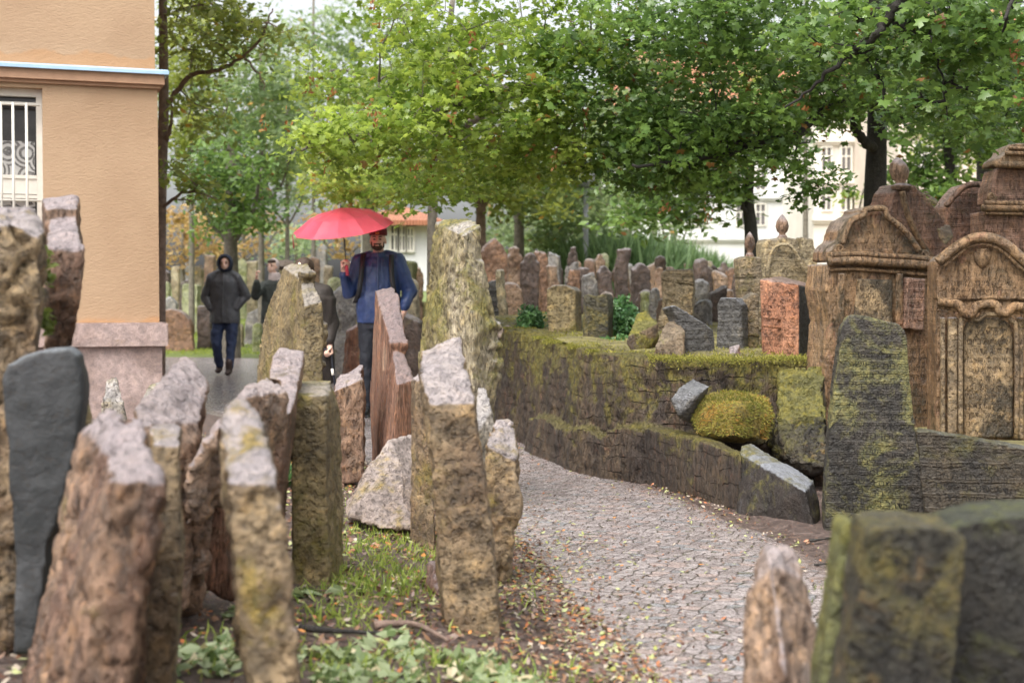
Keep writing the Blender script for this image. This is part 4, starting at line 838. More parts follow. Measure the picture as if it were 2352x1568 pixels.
q0, q1 = P(1746, 640, 9.75), P(1832, 652, 9.55); yw = math.atan2(-(q1.y - q0.y), q1.x - q0.x); inscribe(bd, tt, 1752, 1826, 668, 742, 9.65, 14.5, CARVO, yw, 0, 1789, 0, 11); inscribe(bd, tt, 1752, 1826, 768, 835, 9.65, 14.5, CARVO, yw, 0, 1789, 0, 12)
# ================================================================ CROWD OF GRAVESTONES
def shape_poly(x0, x1, yt, yb, shape, lean=0):
    w = x1 - x0; h = min(yb - yt, w * 1.3); c = (x0 + x1) / 2
    if shape == 'round': top = [(c + w / 2 * math.cos(a), yt + w * .45 - w * .45 * math.sin(a)) for a in np.linspace(math.pi, 0, 9)]
    elif shape == 'point': top = [(x0, yt + h * .45), (x0 + w * .2, yt + h * .2), (c, yt), (x1 - w * .2, yt + h * .2), (x1, yt + h * .45)]
    elif shape == 'knob': top = [(x0, yt + h * .55), (c - w * .3, yt + h * .42), (c - w * .24, yt + h * .1), (c, yt), (c + w * .24, yt + h * .1), (c + w * .3, yt + h * .42), (x1, yt + h * .55)]
    elif shape == 'shoulder': top = [(x0, yt + h * .4), (c - w * .3, yt + h * .32), (c - w * .22, yt + h * .08), (c, yt), (c + w * .22, yt + h * .08), (c + w * .3, yt + h * .32), (x1, yt + h * .4)]
    elif shape == 'slant': top = [(x0, yt + h * .35), (x1 - w * .1, yt), (x1, yt + h * .1)]
    elif shape == 'slantr': top = [(x0, yt + h * .1), (x0 + w * .1, yt), (x1, yt + h * .35)]
    elif shape == 'gable': top = [(x0, yt + h * .3), (c, yt), (x1, yt + h * .3)]
    else: top = [(x0, yt + w * .06), (x0 + w * .1, yt), (x1 - w * .1, yt + w * .03), (x1, yt + w * .1)]
    poly = top + [(x1, yb), (x0, yb)]
    return [(x + lean * (yb - y), y) for x, y in poly]
def small_stone(x0, x1, yt, shape, mat, d, label, group, zb=None, lean=0, yaw=None, thick=0.16, vox=0.024, cat='gravestone', base_y=None):
    z = zb if zb is not None else tz(d)
    yb = base_y if base_y else HOR + (CAMH - z + 0.25) * F / d
    slab_stone('gravestone', label, cat, shape_poly(x0, x1, yt, yb, shape, lean), d, thick, S[mat], yaw=random.uniform(-.4, .4) if yaw is None else yaw, vox=vox, amp=0.035, fine=0.012, group=group)
GT = 'gravestones crowded on the raised terrace'
def z5(x, y): return ((1180 + x / 3.794) * .9408, (580 + y / 3.794) * .9408)
crowd = [
 (20, 240, 5, 'point', 'faror', 19, 'broad orange brown pointed gravestone just right of the tallest pale stone', 0),
 (225, 345, 85, 'knob', 'fartan', 20, 'knob topped grey brown gravestone right of the broad orange pointed one', 0),
 (350, 510, 145, 'shoulder', 'fardark', 18.5, 'rough shouldered dark brown gravestone at the left of the terrace crowd', 0),
 (190, 380, 415, 'round', 'fartan', 16.5, 'low broad rounded gravestone in front of the shouldered brown one', 0),
 (488, 560, 200, 'round', 'fardark', 20.5, 'narrow blackish rounded gravestone beside the orange post stone', 0),
 (560, 650, 128, 'flat', 'faror', 19, 'tall narrow orange brown post like gravestone with grey cap', 0),
 (625, 725, 118, 'slantr', 'fargrey', 22, 'whitish gravestone leaning right behind the orange post stone', -.04),
 (650, 730, 250, 'flat', 'fartan', 18, 'tan striped narrow gravestone below the whitish leaning pair', 0),
 (715, 810, 215, 'slant', 'fargrey', 21, 'whitish gravestone leaning left towards its whitish neighbour', .05),
 (780, 868, 78, 'knob', 'fardark', 21, 'dark twisted gravestone with a small cap rising above the whitish pair', 0),
 (780, 870, 285, 'flat', 'faror', 17, 'orange streaked gravestone with flat grey top behind the moss grown one', 0),
 (868, 950, 275, 'flat', 'fardark', 17, 'blackish flat topped gravestone directly right of the orange streaked one', 0),
 (878, 945, 190, 'point', 'fartan', 21.5, 'small pointed tan gravestone above the blackish flat one', 0),
 (948, 1035, 195, 'round', 'fartan', 20, 'tan round topped gravestone with pale crown above the dark square one', 0),
 (955, 1065, 305, 'slant', 'fargrey', 16.5, 'grey gravestone with slanting light top behind the dark square one', 0),
 (1030, 1112, 143, 'knob', 'fartan', 21, 'slim gravestone with a round knob left of the two tall dark ones', 0),
 (1095, 1150, 150, 'round', 'fargreen', 25, 'tiny greenish gravestone top in front of the reed hedge', 0),
 (1115, 1230, 250, 'shoulder', 'fardark', 18.5, 'grey brown shouldered gravestone left of the tall dark one', 0),
 (1225, 1325, 105, 'flat', 'fardark', 17.5, 'tall dark flat topped gravestone standing highest in the crowd centre', 0),
 (1295, 1390, 100, 'slantr', 'fartan', 17.8, 'tall tan gravestone leaning on the highest dark one', -.03),
 (1400, 1552, 228, 'gable', 'fardark', 16.5, 'broad dark gravestone with a light grey gabled top', 0),
 (1562, 1642, 262, 'round', 'fartan', 19, 'brown rounded gravestone between the gabled and the big yellow one', 0),
 (1630, 1708, 165, 'round', 'fardark', 22, 'dark rounded gravestone against the reeds above the big yellow one', 0),
 (1548, 1605, 480, 'round', 'fargrey', 14.5, 'short whitish post stone left of the big squarish yellow gravestone', 0),
 (1475, 1530, 498, 'flat', 'fargreen', 15, 'short pale green post stone among the ivy', 0),
 (1942, 2028, 200, 'round', 'fardark', 17, 'tall dark rounded gravestone right of the big squarish yellow one', 0),
 (2040, 2125, 258, 'point', 'fardark', 19, 'dark pointed gravestone, second right of the big yellow one', 0),
 (2000, 2115, 400, 'round', 'fargrey', 15, 'grey weathered round gravestone low between the dark pointed ones', 0),
 (2138, 2215, 245, 'point', 'fardark', 20, 'slender dark pointed gravestone behind the capped leaning one', 0),
 (2150, 2265, 300, 'slantr', 'fartan', 17, 'tan gravestone with a stepped mossy cap leaning right', -.06),
 (2235, 2315, 262, 'point', 'faror', 19.5, 'bright orange pointed gravestone beside the olive tall headstone', 0),
 (2305, 2390, 325, 'round', 'fardark', 18, 'dark rounded gravestone touching the left of the olive headstone', 0),
 (2070, 2205, 445, 'slant', 'fardark', 13.5, 'blackish gravestone leaning steeply right of the yellow one', .08),
 (1915, 2070, 560, 'round', 'fargrey', 13, 'grey brown low gravestone below the leaning blackish one', 0),
 (50, 165, 365, 'slant', 'greyrow', 15.5, 'dark gravestone with a sloping bluish top at the left crowd end', 0),
 (160, 222, 285, 'flat', 'farolive', 15.2, 'slim post like gravestone with bluish grey cap', 0),
 (1395, 1560, 490, 'shoulder', 'fardark', 15.5, 'low dark gravestone in front of the gabled one', 0),
 (1640, 1700, 540, 'slant', 'fartan', 13.2, 'tan low gravestone tucked against the big yellow one', 0),
 (2240, 2330, 470, 'round', 'fartan', 15, 'small tan rounded gravestone under the bright orange one', 0),
 (1120, 1240, 500, 'round', 'fartan', 15.8, 'tan low rounded gravestone behind the dark square one', 0),
 (820, 905, 615, 'slant', 'fargrey', 12.9, 'little grey topped stone between the moss grown and the dark square gravestone', 0),
]
for x0, x1, yt, sh, mt, d, lb, ln in crowd:
    a = z5(x0, yt); b_ = z5(x1, yt); small_stone(a[0] - 1.5, b_[0] + 1.5, a[1], sh, mt, d, lb, GT, lean=ln + random.uniform(-.09, .09))
SHN = dict(round='rounded', point='pointed', knob='knob topped', shoulder='shouldered', gable='gabled', flat='flat topped', slant='slanting')
for i in range(26):
    x = 1150 + 21.5 * i + random.uniform(-6, 6); d = random.uniform(22.5, 27); sh = random.choice(list(SHN)); mt, cn_ = random.choice((('fardark', 'dark'), ('fartan', 'tan'), ('fargrey', 'grey'), ('fardark', 'dark'), ('farolive', 'olive')))
    sh = list(SHN)[(i * 3) % 7]; w = random.uniform(9, 15); place = 'at the left end' if x < 1230 else 'left of the middle' if x < 1350 else 'in the middle' if x < 1470 else 'right of the middle' if x < 1590 else 'at the right end'
    small_stone(x - w, x + w, random.uniform(596, 622), sh, mt, d, '%s %s gravestone %s of the farthest terrace row before the reeds' % (cn_, SHN[sh], place), GT + ', farthest row', lean=random.uniform(-.12, .12), vox=.03)
# pale low rocks at the far end of the terrace
for i, (pts, lb) in enumerate((([(1160, 760), (1210, 742), (1246, 738), (1250, 775), (1158, 775)], 'long low pale rock at the left end of the terrace'), ([(1148, 752), (1165, 745), (1200, 760), (1190, 778), (1140, 775)], 'flat pale rock on the far corner of the retaining wall'))):
    d = 13.2 - i * 0.6
    HS('rock', lb, 'rock', [[(x, y, d) for x, y in pts] + [(x, y + 4, d + .5) for x, y in pts]], S['rock'], 0.02, 0.02)
# --- lawn beyond the path
GL = 'gravestones scattered on the far lawn'
lawn = [
 (365, 448, 709, 805, 'round', 'faror', 30, 'brown curved top gravestone leaning at the building plinth corner', -.12),
 (452, 484, 702, 807, 'flat', 'fardark', 30.5, 'dark brown narrow gravestone left of the hooded walker', 0),
 (484, 556, 716, 806, 'slantr', 'farolive', 30.8, 'olive gravestone directly behind the legs of the hooded walker', 0),
 (556, 600, 700, 784, 'slant', 'fargrey', 32, 'grey purple ridged gravestone right of the hooded walker', .1),
 (580, 600, 742, 818, 'round', 'fargreen', 29.5, 'mossy green post stone beside the raised hand woman', 0),
 (365, 390, 646, 720, 'round', 'fargreen', 38, 'pale green mossy rounded gravestone nearest the building edge', 0),
 (374, 404, 680, 740, 'point', 'fargrey', 35, 'small grey pointed gravestone before the pale green mossy one', 0),
 (417, 453, 652, 722, 'flat', 'fargreen', 37, 'pale green square gravestone in the middle of the far lawn', 0),
 (404, 425, 640, 700, 'slant', 'fardark', 42, 'dark leaning gravestone left of the pale green square one', .1),
 (440, 462, 612, 690, 'round', 'farolive', 44, 'tall olive gravestone left of the hooded head', 0),
 (468, 490, 585, 680, 'flat', 'fartan', 43, 'tall tan slab immediately left of the hooded head', 0),
 (545, 566, 592, 690, 'point', 'fargreen', 44, 'tall greenish gravestone right of the hooded head', 0),
 (566, 590, 600, 700, 'flat', 'farolive', 46, 'olive slab between the hooded walker and the raised hand', 0),
 (392, 410, 610, 690, 'round', 'farolive', 47, 'olive rounded gravestone far back beside the building', 0),
 (372, 386, 620, 680, 'point', 'fardark', 48, 'small dark pointed gravestone far back beside the building', 0),
 (425, 442, 605, 680, 'flat', 'fargrey', 50, 'grey flat gravestone at the far lawn edge', 0),
 (714, 742, 588, 700, 'round', 'fartan', 27, 'tan rounded gravestone right of the dark haired person', -.03),
 (742, 764, 610, 720, 'flat', 'farolive', 25, 'olive narrow gravestone below the umbrella canopy', 0),
 (758, 790, 640, 700, 'round', 'fargreen', 24, 'small mossy gravestone under the umbrella handle', 0),
 (762, 820, 655, 860, 'gable', 'fargrey', 19, 'light grey gabled gravestone left of the umbrella man', 0),
 (790, 822, 742, 900, 'slant', 'red', 17.5, 'dark reddish gravestone leaning against the light grey gabled one', .05),
 (926, 958, 640, 760, 'round', 'farolive', 19, 'rounded olive gravestone behind the arm of the umbrella man', 0),
 (930, 985, 712, 860, 'slantr', 'fardark', 16.5, 'dark leaning gravestone with grey top right of the umbrella man', -.1),
 (918, 950, 600, 700, 'flat', 'fargreen', 26, 'mossy pale gravestone below the white house', 0),
 (942, 972, 612, 700, 'point', 'fartan', 28, 'tan pointed gravestone below the white house', 0),
 (640, 664, 600, 700, 'flat', 'farolive', 40, 'olive slab behind the woman raising her hand', 0),
 (690, 716, 590, 700, 'slant', 'fargreen', 42, 'greenish slab behind the dark haired person', 0),
 (800, 822, 600, 660, 'round', 'fartan', 36, 'small tan gravestone far behind the umbrella shaft', 0),
 (726, 748, 560, 640, 'point', 'fargrey', 45, 'grey pointed gravestone far back under the umbrella', 0),
]
for x0, x1, yt, yb, sh, mt, d, lb, ln in lawn:
    zb = float(gz(np.array([PX(d, (x0 + x1) / 2)]), np.array([d]))[0])
    small_stone(x0, x1, yt, sh, mt, d, lb, GL, zb=zb, lean=ln, vox=0.03, thick=0.2)

# ================================================================ BUILDING AT LEFT
BY = -0.345
Cn = Vector((PX(14, 366), 14, 0)); Lf = Vector((-math.cos(BY), math.sin(BY), 0)); Nn = Vector((math.sin(BY), math.cos(BY), 0))
def BF(u, out, z): return Cn + Lf * u - Nn * out + Vector((0, 0, z))
def on_facade(x, y, out=0.0):
    q = plane_hit(x, y, Cn - Nn * out, Nn); return (q - Cn).dot(Lf), q.z
def bbox(bm, u0, u1, o0, o1, z0, z1): bm_hull(bm, [BF(u, o, z) for u in (u0, u1) for o in (o0, o1) for z in (z0, z1)])
def stucco():
    m, nt, b, out = new_mat('stucco'); n = N(nt); v = n.coords((1, 1, 2.2)); v1 = n.coords()
    a = n.noise(v1, 0.8, 5, 0.6); g = n.noise(v, 26, 6, 0.7, 0.6); f = n.noise(v, 70, 4, 0.6)
    col = n.mix(n.ramp(a, 0.35, 0.65), (0.385, 0.25, 0.15), (0.445, 0.30, 0.185))
    geo = n.node('ShaderNodeNewGeometry'); sp = n.node('ShaderNodeSeparateXYZ'); n.L(geo.outputs['Position'], sp.inputs[0])
    w = n.math('ADD', sp.outputs['Z'], n.math('MULTIPLY', n.noise(v1, 2.0, 4), -0.30))
    damp = n.math('MULTIPLY', n.ramp(w, LEDGE_Z - 0.03, LEDGE_Z + 0.0, 1, 0), n.math('GREATER_THAN', sp.outputs['Z'], LEDGE_Z - 0.1))
    damp2 = n.ramp(w, 0.80, 0.86, 1, 0)
    col = n.mix(n.math('MULTIPLY', n.math('MAXIMUM', damp, damp2), 0.55), col, (0.47, 0.24, 0.10))
    st = n.math('MULTIPLY', n.ramp(n.noise(v1, 30, 5, 0.8), 0.7, 0.74), 0.5); col = n.mix(st, col, (0.3, 0.2, 0.12))
    n.L(col, b.inputs['Base Color']); b.inputs['Roughness'].default_value = 0.8
    n.L(n.bump(n.math('ADD', g, n.math('MULTIPLY', f, 0.4)), 0.55, 0.02), b.inputs['Normal']); return m
_, LEDGE_Z = on_facade(360, 166)
STUCCO = stucco(); WHITE = plain('white_paint', (0.78, 0.74, 0.66), 0.45, var=0.06, bump=0.1)
BAND = plain('band_plaster', (0.42, 0.25, 0.155), 0.8, var=0.08, bump=0.3, bscale=50)
bl = thing('building', Cn.copy(), 'orange stuccoed building with barred window, blue ledge flashing and granite plinth', 'building')
uw, zt = on_facade(97, 198); zt -= 0.02; uw2 = uw + 1.25; z0 = 0.93
_, zb_ = on_facade(97, 560); zb_ = min(zb_, 1.62)
bm = bmesh.new()
bbox(bm, 0, uw, 0, -0.34, z0, LEDGE_Z); bbox(bm, uw, uw2, 0, -0.34, zt, LEDGE_Z); bbox(bm, uw2, 7, 0, -0.34, z0, LEDGE_Z); bbox(bm, uw, uw2, 0, -0.34, z0, zb_)
bbox(bm, 0.02, 7, -0.02, -0.34, LEDGE_Z, 8.0); bbox(bm, 0.0, 0.34, -0.342, -8, z0, 8.0); bbox(bm, 0.34, 7, -7.7, -8, z0, 8.0); bbox(bm, 6.7, 7, -0.342, -7.7, z0, 8.0)
link('wall', to_mesh(bm), STUCCO, bl, smooth=False)
bm = bmesh.new(); bbox(bm, -0.35, 7.3, 0.35, -8.3, 8.0, 8.25); link('roof', to_mesh(bm), plain('roof_brown', (0.2, 0.1, 0.07), 0.8), bl, smooth=False)
# string course with sloped blue sheet
_, zband0 = on_facade(360, 201, 0.08)
bm = bmesh.new(); bbox(bm, -0.06, 7, 0.075, -0.6, zband0 + 0.03, LEDGE_Z - 0.03); bbox(bm, -0.03, 7, 0.035, -0.6, zband0 - 0.005, zband0 + 0.029)
link('string_course', to_mesh(bm), BAND, bl, smooth=False)
bm = bmesh.new()
bm_hull(bm, [BF(u, o, z) for u in (-0.10, 7) for o, z in ((0.115, LEDGE_Z - 0.035), (0.115, LEDGE_Z - 0.005), (-0.018, LEDGE_Z + 0.03), (-0.018, LEDGE_Z - 0.028))])
bm_hull(bm, [BF(u, o, z) for u, z in ((-0.10, LEDGE_Z - 0.005), (0.018, LEDGE_Z + 0.03), (-0.10, LEDGE_Z - 0.03)) for o in (-0.022, -1.2)])
link('ledge_flashing', to_mesh(bm), plain('blue_sheet', (0.36, 0.52, 0.68), 0.35, var=0.1, scale=3), bl, smooth=False)
# plinth
bm = bmesh.new(); bbox(bm, -0.075, 7, 0.09, -1.5, 0.70, z0 - 0.002); bmesh.ops.bevel(bm, geom=bm.edges[:], offset=0.008, segments=2, affect='EDGES'); 
link('plinth_cap', to_mesh(bm), S['granite'], bl, smooth=False)
bm = bmesh.new(); bbox(bm, -0.02, 7, 0.035, -1.5, -0.2, 0.699); link('plinth', to_mesh(bm), S['granite'], bl, smooth=False)
# window
wd = link('window', (lambda b: (bbox(b, uw + .03, uw2 - .03, -0.21, -0.225, zb_ + .03, zt - .03), to_mesh(b))[1])(bmesh.new()), plain('window_dark', (0.035, 0.03, 0.028), 0.08, var=0.3), bl, smooth=False)
bm = bmesh.new()
def vz(y, out=0.0): return on_facade(60, y, out)[1]
bars_z = [(zt - 0.07, zt - 0.0), (vz(411, -.15), vz(403, -.15)), (zb_, zb_ + 0.06), (vz(243, -.15), vz(236, -.15))]
bbox(bm, uw, uw + 0.055, -0.12, -0.20, zb_, zt); bbox(bm, uw2 - .055, uw2, -0.12, -0.20, zb_, zt); bbox(bm, uw + .55, uw + .62, -0.12, -0.20, zb_, zt)
for a, c_ in bars_z: bbox(bm, uw + 0.056, uw + .549, -0.122, -0.198, a, c_); bbox(bm, uw + 0.621, uw2 - .056, -0.122, -0.198, a, c_)
bbox(bm, uw + .056, uw + .549, -0.135, -0.195, vz(446, -.15), vz(411, -.15) - .002)
bbox(bm, uw + .056, uw + .549, -0.125, -0.19, vz(456, -.15), vz(448, -.15))
link('frame', to_mesh(bm), WHITE, wd, smooth=False)
def lace():
    m, nt, b, out = new_mat('lace'); n = N(nt); v = n.coords()
    mp = n.node('ShaderNodeMapping'); n.L(v, mp.inputs['Vector']); mp.inputs['Rotation'].default_value = (0, 0, 0)
    vo = n.node('ShaderNodeTexVoronoi', feature='F1'); n.L(v, vo.inputs['Vector']); vo.inputs['Scale'].default_value = 4.5
    ring = n.math('ABSOLUTE', n.math('SUBTRACT', n.math('FRACT', n.math('MULTIPLY', vo.outputs['Distance'], 6.0)), 0.5)); r2 = n.ramp(ring, 0.22, 0.3, 0.75, 0)
    v2 = n.node('ShaderNodeTexVoronoi', feature='DISTANCE_TO_EDGE'); n.L(v, v2.inputs['Vector']); v2.inputs['Scale'].default_value = 60
    a = n.math('MAXIMUM', r2, n.ramp(v2.outputs['Distance'], 0.02, 0.09, 0.5, 0.1))
    b.inputs['Base Color'].default_value = (0.62, 0.6, 0.58, 1); b.inputs['Roughness'].default_value = 0.9; n.L(a, b.inputs['Alpha']); return m
bm = bmesh.new(); k = 40; zz = (zb_ + .06, vz(325, -.2)); vs = [[bm.verts.new(BF(uw + .07 + (uw2 - uw - .14) * i / k, -0.204 + 0.004 * math.sin(i * 1.4), z)) for z in zz] for i in range(k + 1)]
for i in range(k): bm.faces.new((vs[i][0], vs[i + 1][0], vs[i + 1][1], vs[i][1]))
link('lace_curtain', to_mesh(bm), lace(), wd)
bm = bmesh.new()
for x in (2, 30, 61, -30, -62):
    u, _ = on_facade(x, 300, -0.02)
    bm_tube(bm, [BF(u, -0.03, zb_ - .0), BF(u, -0.03, vz(236, 0))], 0.013, 8)
for y in (240, 460): bm_tube(bm, [BF(uw + 0.02, -0.03, vz(y)), BF(uw2, -0.03, vz(y))], 0.011, 8)
link('window_grille', to_mesh(bm), WHITE, wd)

# ================================================================ FAR BUILDINGS
def far_building(label, x0, x1, d, ytop, ybot, mat, wins, roof=None, yaw=0, depth=6, cornices=()):
    z0 = P(x0, ybot, d).z; z1 = P(x0, ytop, d).z; a = Vector((PX(d, x0), d, 0)); w = PX(d, x1) - PX(d, x0)
    U = Vector((math.cos(yaw), -math.sin(yaw), 0)); Nv = Vector((math.sin(yaw), math.cos(yaw), 0))
    t = thing('building', a + Vector((0, 0, z0)), label, 'building')
    def W(u, o, z): return a + U * u - Nv * o + Vector((0, 0, z))
    def bx(bm, u0, u1, o0, o1, q0, q1): bm_hull(bm, [W(u, o, z) for u in (u0, u1) for o in (o0, o1) for z in (q0, q1)])
    bm = bmesh.new(); bx(bm, 0, w, 0, -depth, z0, z1); link('wall', to_mesh(bm), mat, t, smooth=False)
    for y in cornices:
        zc = P(x0, y, d).z; bm = bmesh.new(); bx(bm, -0.1, w + .1, .18, -.1, zc - .12, zc + .1); bx(bm, -0.05, w + .05, .1, -.1, zc - .22, zc - .122); link('cornice', to_mesh(bm), mat, t, smooth=False)
    for (px, py, pw, ph) in wins:
        u0, u1 = PX(d, px) - a.x, PX(d, px + pw) - a.x; q1, q0 = P(x0, py, d).z, P(x0, py + ph, d).z
        bm = bmesh.new(); bx(bm, u0, u1, .03, -.02, q0, q1); wn_ = link('window', to_mesh(bm), plain('far_glass', (0.16, 0.15, 0.15), 0.2), t, smooth=False)
        bm = bmesh.new(); f_ = .06
        bx(bm, u0 - f_, u0, .09, 0, q0 - f_, q1 + f_); bx(bm, u1, u1 + f_, .09, 0, q0 - f_, q1 + f_); bx(bm, u0, u1, .088, 0, q1, q1 + f_); bx(bm, u0, u1, .088, 0, q0 - f_, q0)
        bx(bm, (u0 + u1) / 2 - .025, (u0 + u1) / 2 + .025, .07, 0, q0, q1); bx(bm, u0, u1, .068, 0, q0 + (q1 - q0) * .6, q0 + (q1 - q0) * .6 + .05)
        link('frame', to_mesh(bm), WHITE, wn_, smooth=False)
    if roof:
        bm = bmesh.new(); bm_hull(bm, [W(-.4, .5, z1), W(w + .4, .5, z1), W(-.4, -depth - .4, z1), W(w + .4, -depth - .4, z1), W(1.0, -depth / 2, z1 + roof), W(w - 1.0, -depth / 2, z1 + roof), W(-.4, .5, z1 - .12), W(w + .4, .5, z1 - .12)])
        link('roof', to_mesh(bm), ROOF, t, smooth=False)
    return t
def tile_mat():
    m, nt, b, out = new_mat('roof_tiles'); n = N(nt); v = n.coords(); w = n.node('ShaderNodeTexWave'); n.L(v, w.inputs['Vector']); w.inputs['Scale'].default_value = 4
    n.L(n.mix(n.noise(v, 3, 5), (0.32, 0.11, 0.06), (0.50, 0.22, 0.12)), b.inputs['Base Color']); n.L(n.bump(w.outputs[0], 0.7, 0.05), b.inputs['Normal']); return m
ROOF = tile_mat()
FWH = plain('far_white', (0.72, 0.72, 0.71), 0.8, var=0.04, scale=1); FCR = plain('far_cream', (0.74, 0.69, 0.62), 0.8, var=0.06, scale=1); FPK = plain('far_pink', (0.68, 0.58, 0.50), 0.8, var=0.08, scale=1)
far_building('small white house with three tall windows and orange tiles behind the umbrella man', 830, 985, 36, 508, 668, FWH, [(900, 519, 14, 54), (918, 522, 12, 52), (938, 526, 10, 48), (836, 530, 22, 60)], roof=.5, depth=5)
far_building('long white apartment building far behind the terrace trees', 1400, 1860, 62, 250, 660, FWH, [(x, y, 20, 46) for y in (300, 390, 470) for x in (1440, 1520, 1600, 1690, 1735, 1800)], roof=3, cornices=(360, 450, 545))
far_building('cream apartment building with moulded storeys beside the thick dark trunk', 1868, 2030, 52, 180, 640, FCR, [(x, y, 20, 52) for y in (230, 340, 430) for x in (1885, 1930, 1975)], roof=2, cornices=(320, 415, 500))
far_building('pinkish cream building glimpsed through leaves at the right edge', 2060, 2560, 46, 120, 640, FPK, [(x, y, 24, 60) for y in (180, 330, 450) for x in (2100, 2170, 2240, 2310, 2400, 2480)], roof=2, cornices=(300, 430))
# stepped pale wall behind the terrace
bm = bmesh.new()
for i in range(5): bm_hull(bm, [Vector((PX(34, 1560) + 0.0, 34 + .35 * i, .6 + .14 * i)), Vector((PX(34, 1960), 34 + .35 * i, .6 + .14 * i))] + [Vector((PX(34, x), 34 + .35 * i + q, .6 + .14 * i + .3 * w_)) for x in (1560, 1960) for q in (0, .5) for w_ in (0, 1)] )
bm_hull(bm, [Vector((PX(36, x), 36 + q, z)) for x in (1540, 2000) for q in (0, .4) for z in (.6, 2.0)])
link('stone_wall', to_mesh(bm), stone('palewall', (0.42, 0.40, 0.38), (0.6, 0.58, 0.55), moss_amt=0.05, courses=0.25, dark=0.8), None, (4, 34, .9), smooth=False); o = bpy.data.objects['stone_wall']; tag(o, 'pale stepped stone wall beyond the terrace gravestones', 'wall')
bm = bmesh.new(); p = P(1345, 680, 27)
bm_tube(bm, [Vector((p.x, 27, tz(27) - .1)), Vector((p.x, 27, 3.2))], [0.07, 0.05], 10); bm_lathe(bm, (p.x, 27, 3.2), [(.06, 0), (.16, .08), (.2, .35), (.1, .45), (.02, .55)], 12)
tag(link('lamp_post', to_mesh(bm), plain('post_grey', (0.25, 0.26, 0.28), 0.5), None, (p.x, 27, tz(27))), 'slim grey lamp post behind the terrace crowd', 'lamp post')

# ================================================================ PEOPLE
SPH = [Vector((math.cos(a) * math.cos(b), math.sin(a) * math.cos(b), math.sin(b))) for b in (-1.57, -1.05, -.52, 0, .52, 1.05, 1.57) for a in np.linspace(0, 2 * math.pi, 12, endpoint=False)]
def bm_caps(bm, p1, r1, p2, r2):
    bm_hull(bm, [p1 + v * r1 for v in SPH] + [p2 + v * r2 for v in SPH])
def bm_ell(bm, c, r):
    bmesh.ops.create_icosphere(bm, subdivisions=3, radius=1.0, matrix=Matrix.Translation(c) @ Matrix.Diagonal((*r, 1)))
def blob(name, parts, vox, mat, t, org, amp=0.0, sc=14, smooth=2, an=(1, 1, 1)):
    bm = bmesh.new()
    for q in parts:
        if q[0] == 'c': bm_caps(bm, Vector(q[1]), q[2], Vector(q[3]), q[4])
        elif q[0] == 'h': bm_hull(bm, [Vector(z) for z in q[1]])
        else: bm_ell(bm, Vector(q[1]), q[2])
    me = voxel(bm, vox, smooth); co = get_co(me)
    if amp: no = get_no(me); co = co + no * (fbm(co * np.array(an) + np.array(list(org)), sc, 3, 4) * amp * 1.5)[:, None]
    co = co + np.array(list(org)); set_co(me, co); return link(name, me, mat, t)
def ring(c, rx, ry, n=12): return [(c[0] + rx * math.cos(2 * math.pi * i / n), c[1] + ry * math.sin(2 * math.pi * i / n), c[2]) for i in range(n)]
def skinm():
    m, nt, b, out = new_mat('skin'); n = N(nt); v = n.coords(); n.L(n.mix(n.noise(v, 30, 4), (0.70, 0.42, 0.32), (0.80, 0.54, 0.43)), b.inputs['Base Color'])
    b.inputs['Roughness'].default_value = 0.5; b.inputs['Subsurface Weight'].default_value = 0.15; b.inputs['Subsurface Radius'].default_value = (0.02, 0.008, 0.004); return m
SKIN = skinm()
def cloth(name, c, rough=0.55, coat=0.0, var=0.15): return plain(name, c, rough, var=var, scale=14, bump=0.35, bscale=22, coat=coat)
def head_parts(h, turn=0):
    x, y, z = h    # centre of the skull, face towards -Y
    def o(a, b_, c_): 
        return (x + a * math.cos(turn) - b_ * math.sin(turn), y + a * math.sin(turn) + b_ * math.cos(turn), z + c_)
    return [('e', o(0, 0.005, 0.02), (0.073, 0.092, 0.09)), ('e', o(0, -0.02, -0.035), (0.060, 0.070, 0.075)), ('e', o(0, -0.052, -0.078), (0.030, 0.030, 0.026)),
            ('c', o(0, -0.088, 0.018), 0.008, o(0, -0.108, -0.022), 0.013), ('e', o(-0.074, 0.01, -0.01), (0.010, 0.018, 0.03)), ('e', o(0.074, 0.01, -0.01), (0.010, 0.018, 0.03)),
            ('e', o(-0.03, -0.075, 0.024), (0.022, 0.014, 0.009)), ('e', o(0.03, -0.075, 0.024), (0.022, 0.014, 0.009)), ('e', o(0, -0.086, -0.05), (0.022, 0.010, 0.010)),
            ('c', o(0, 0.025, -0.06), 0.052, o(0, 0.035, -0.15), 0.058)], o
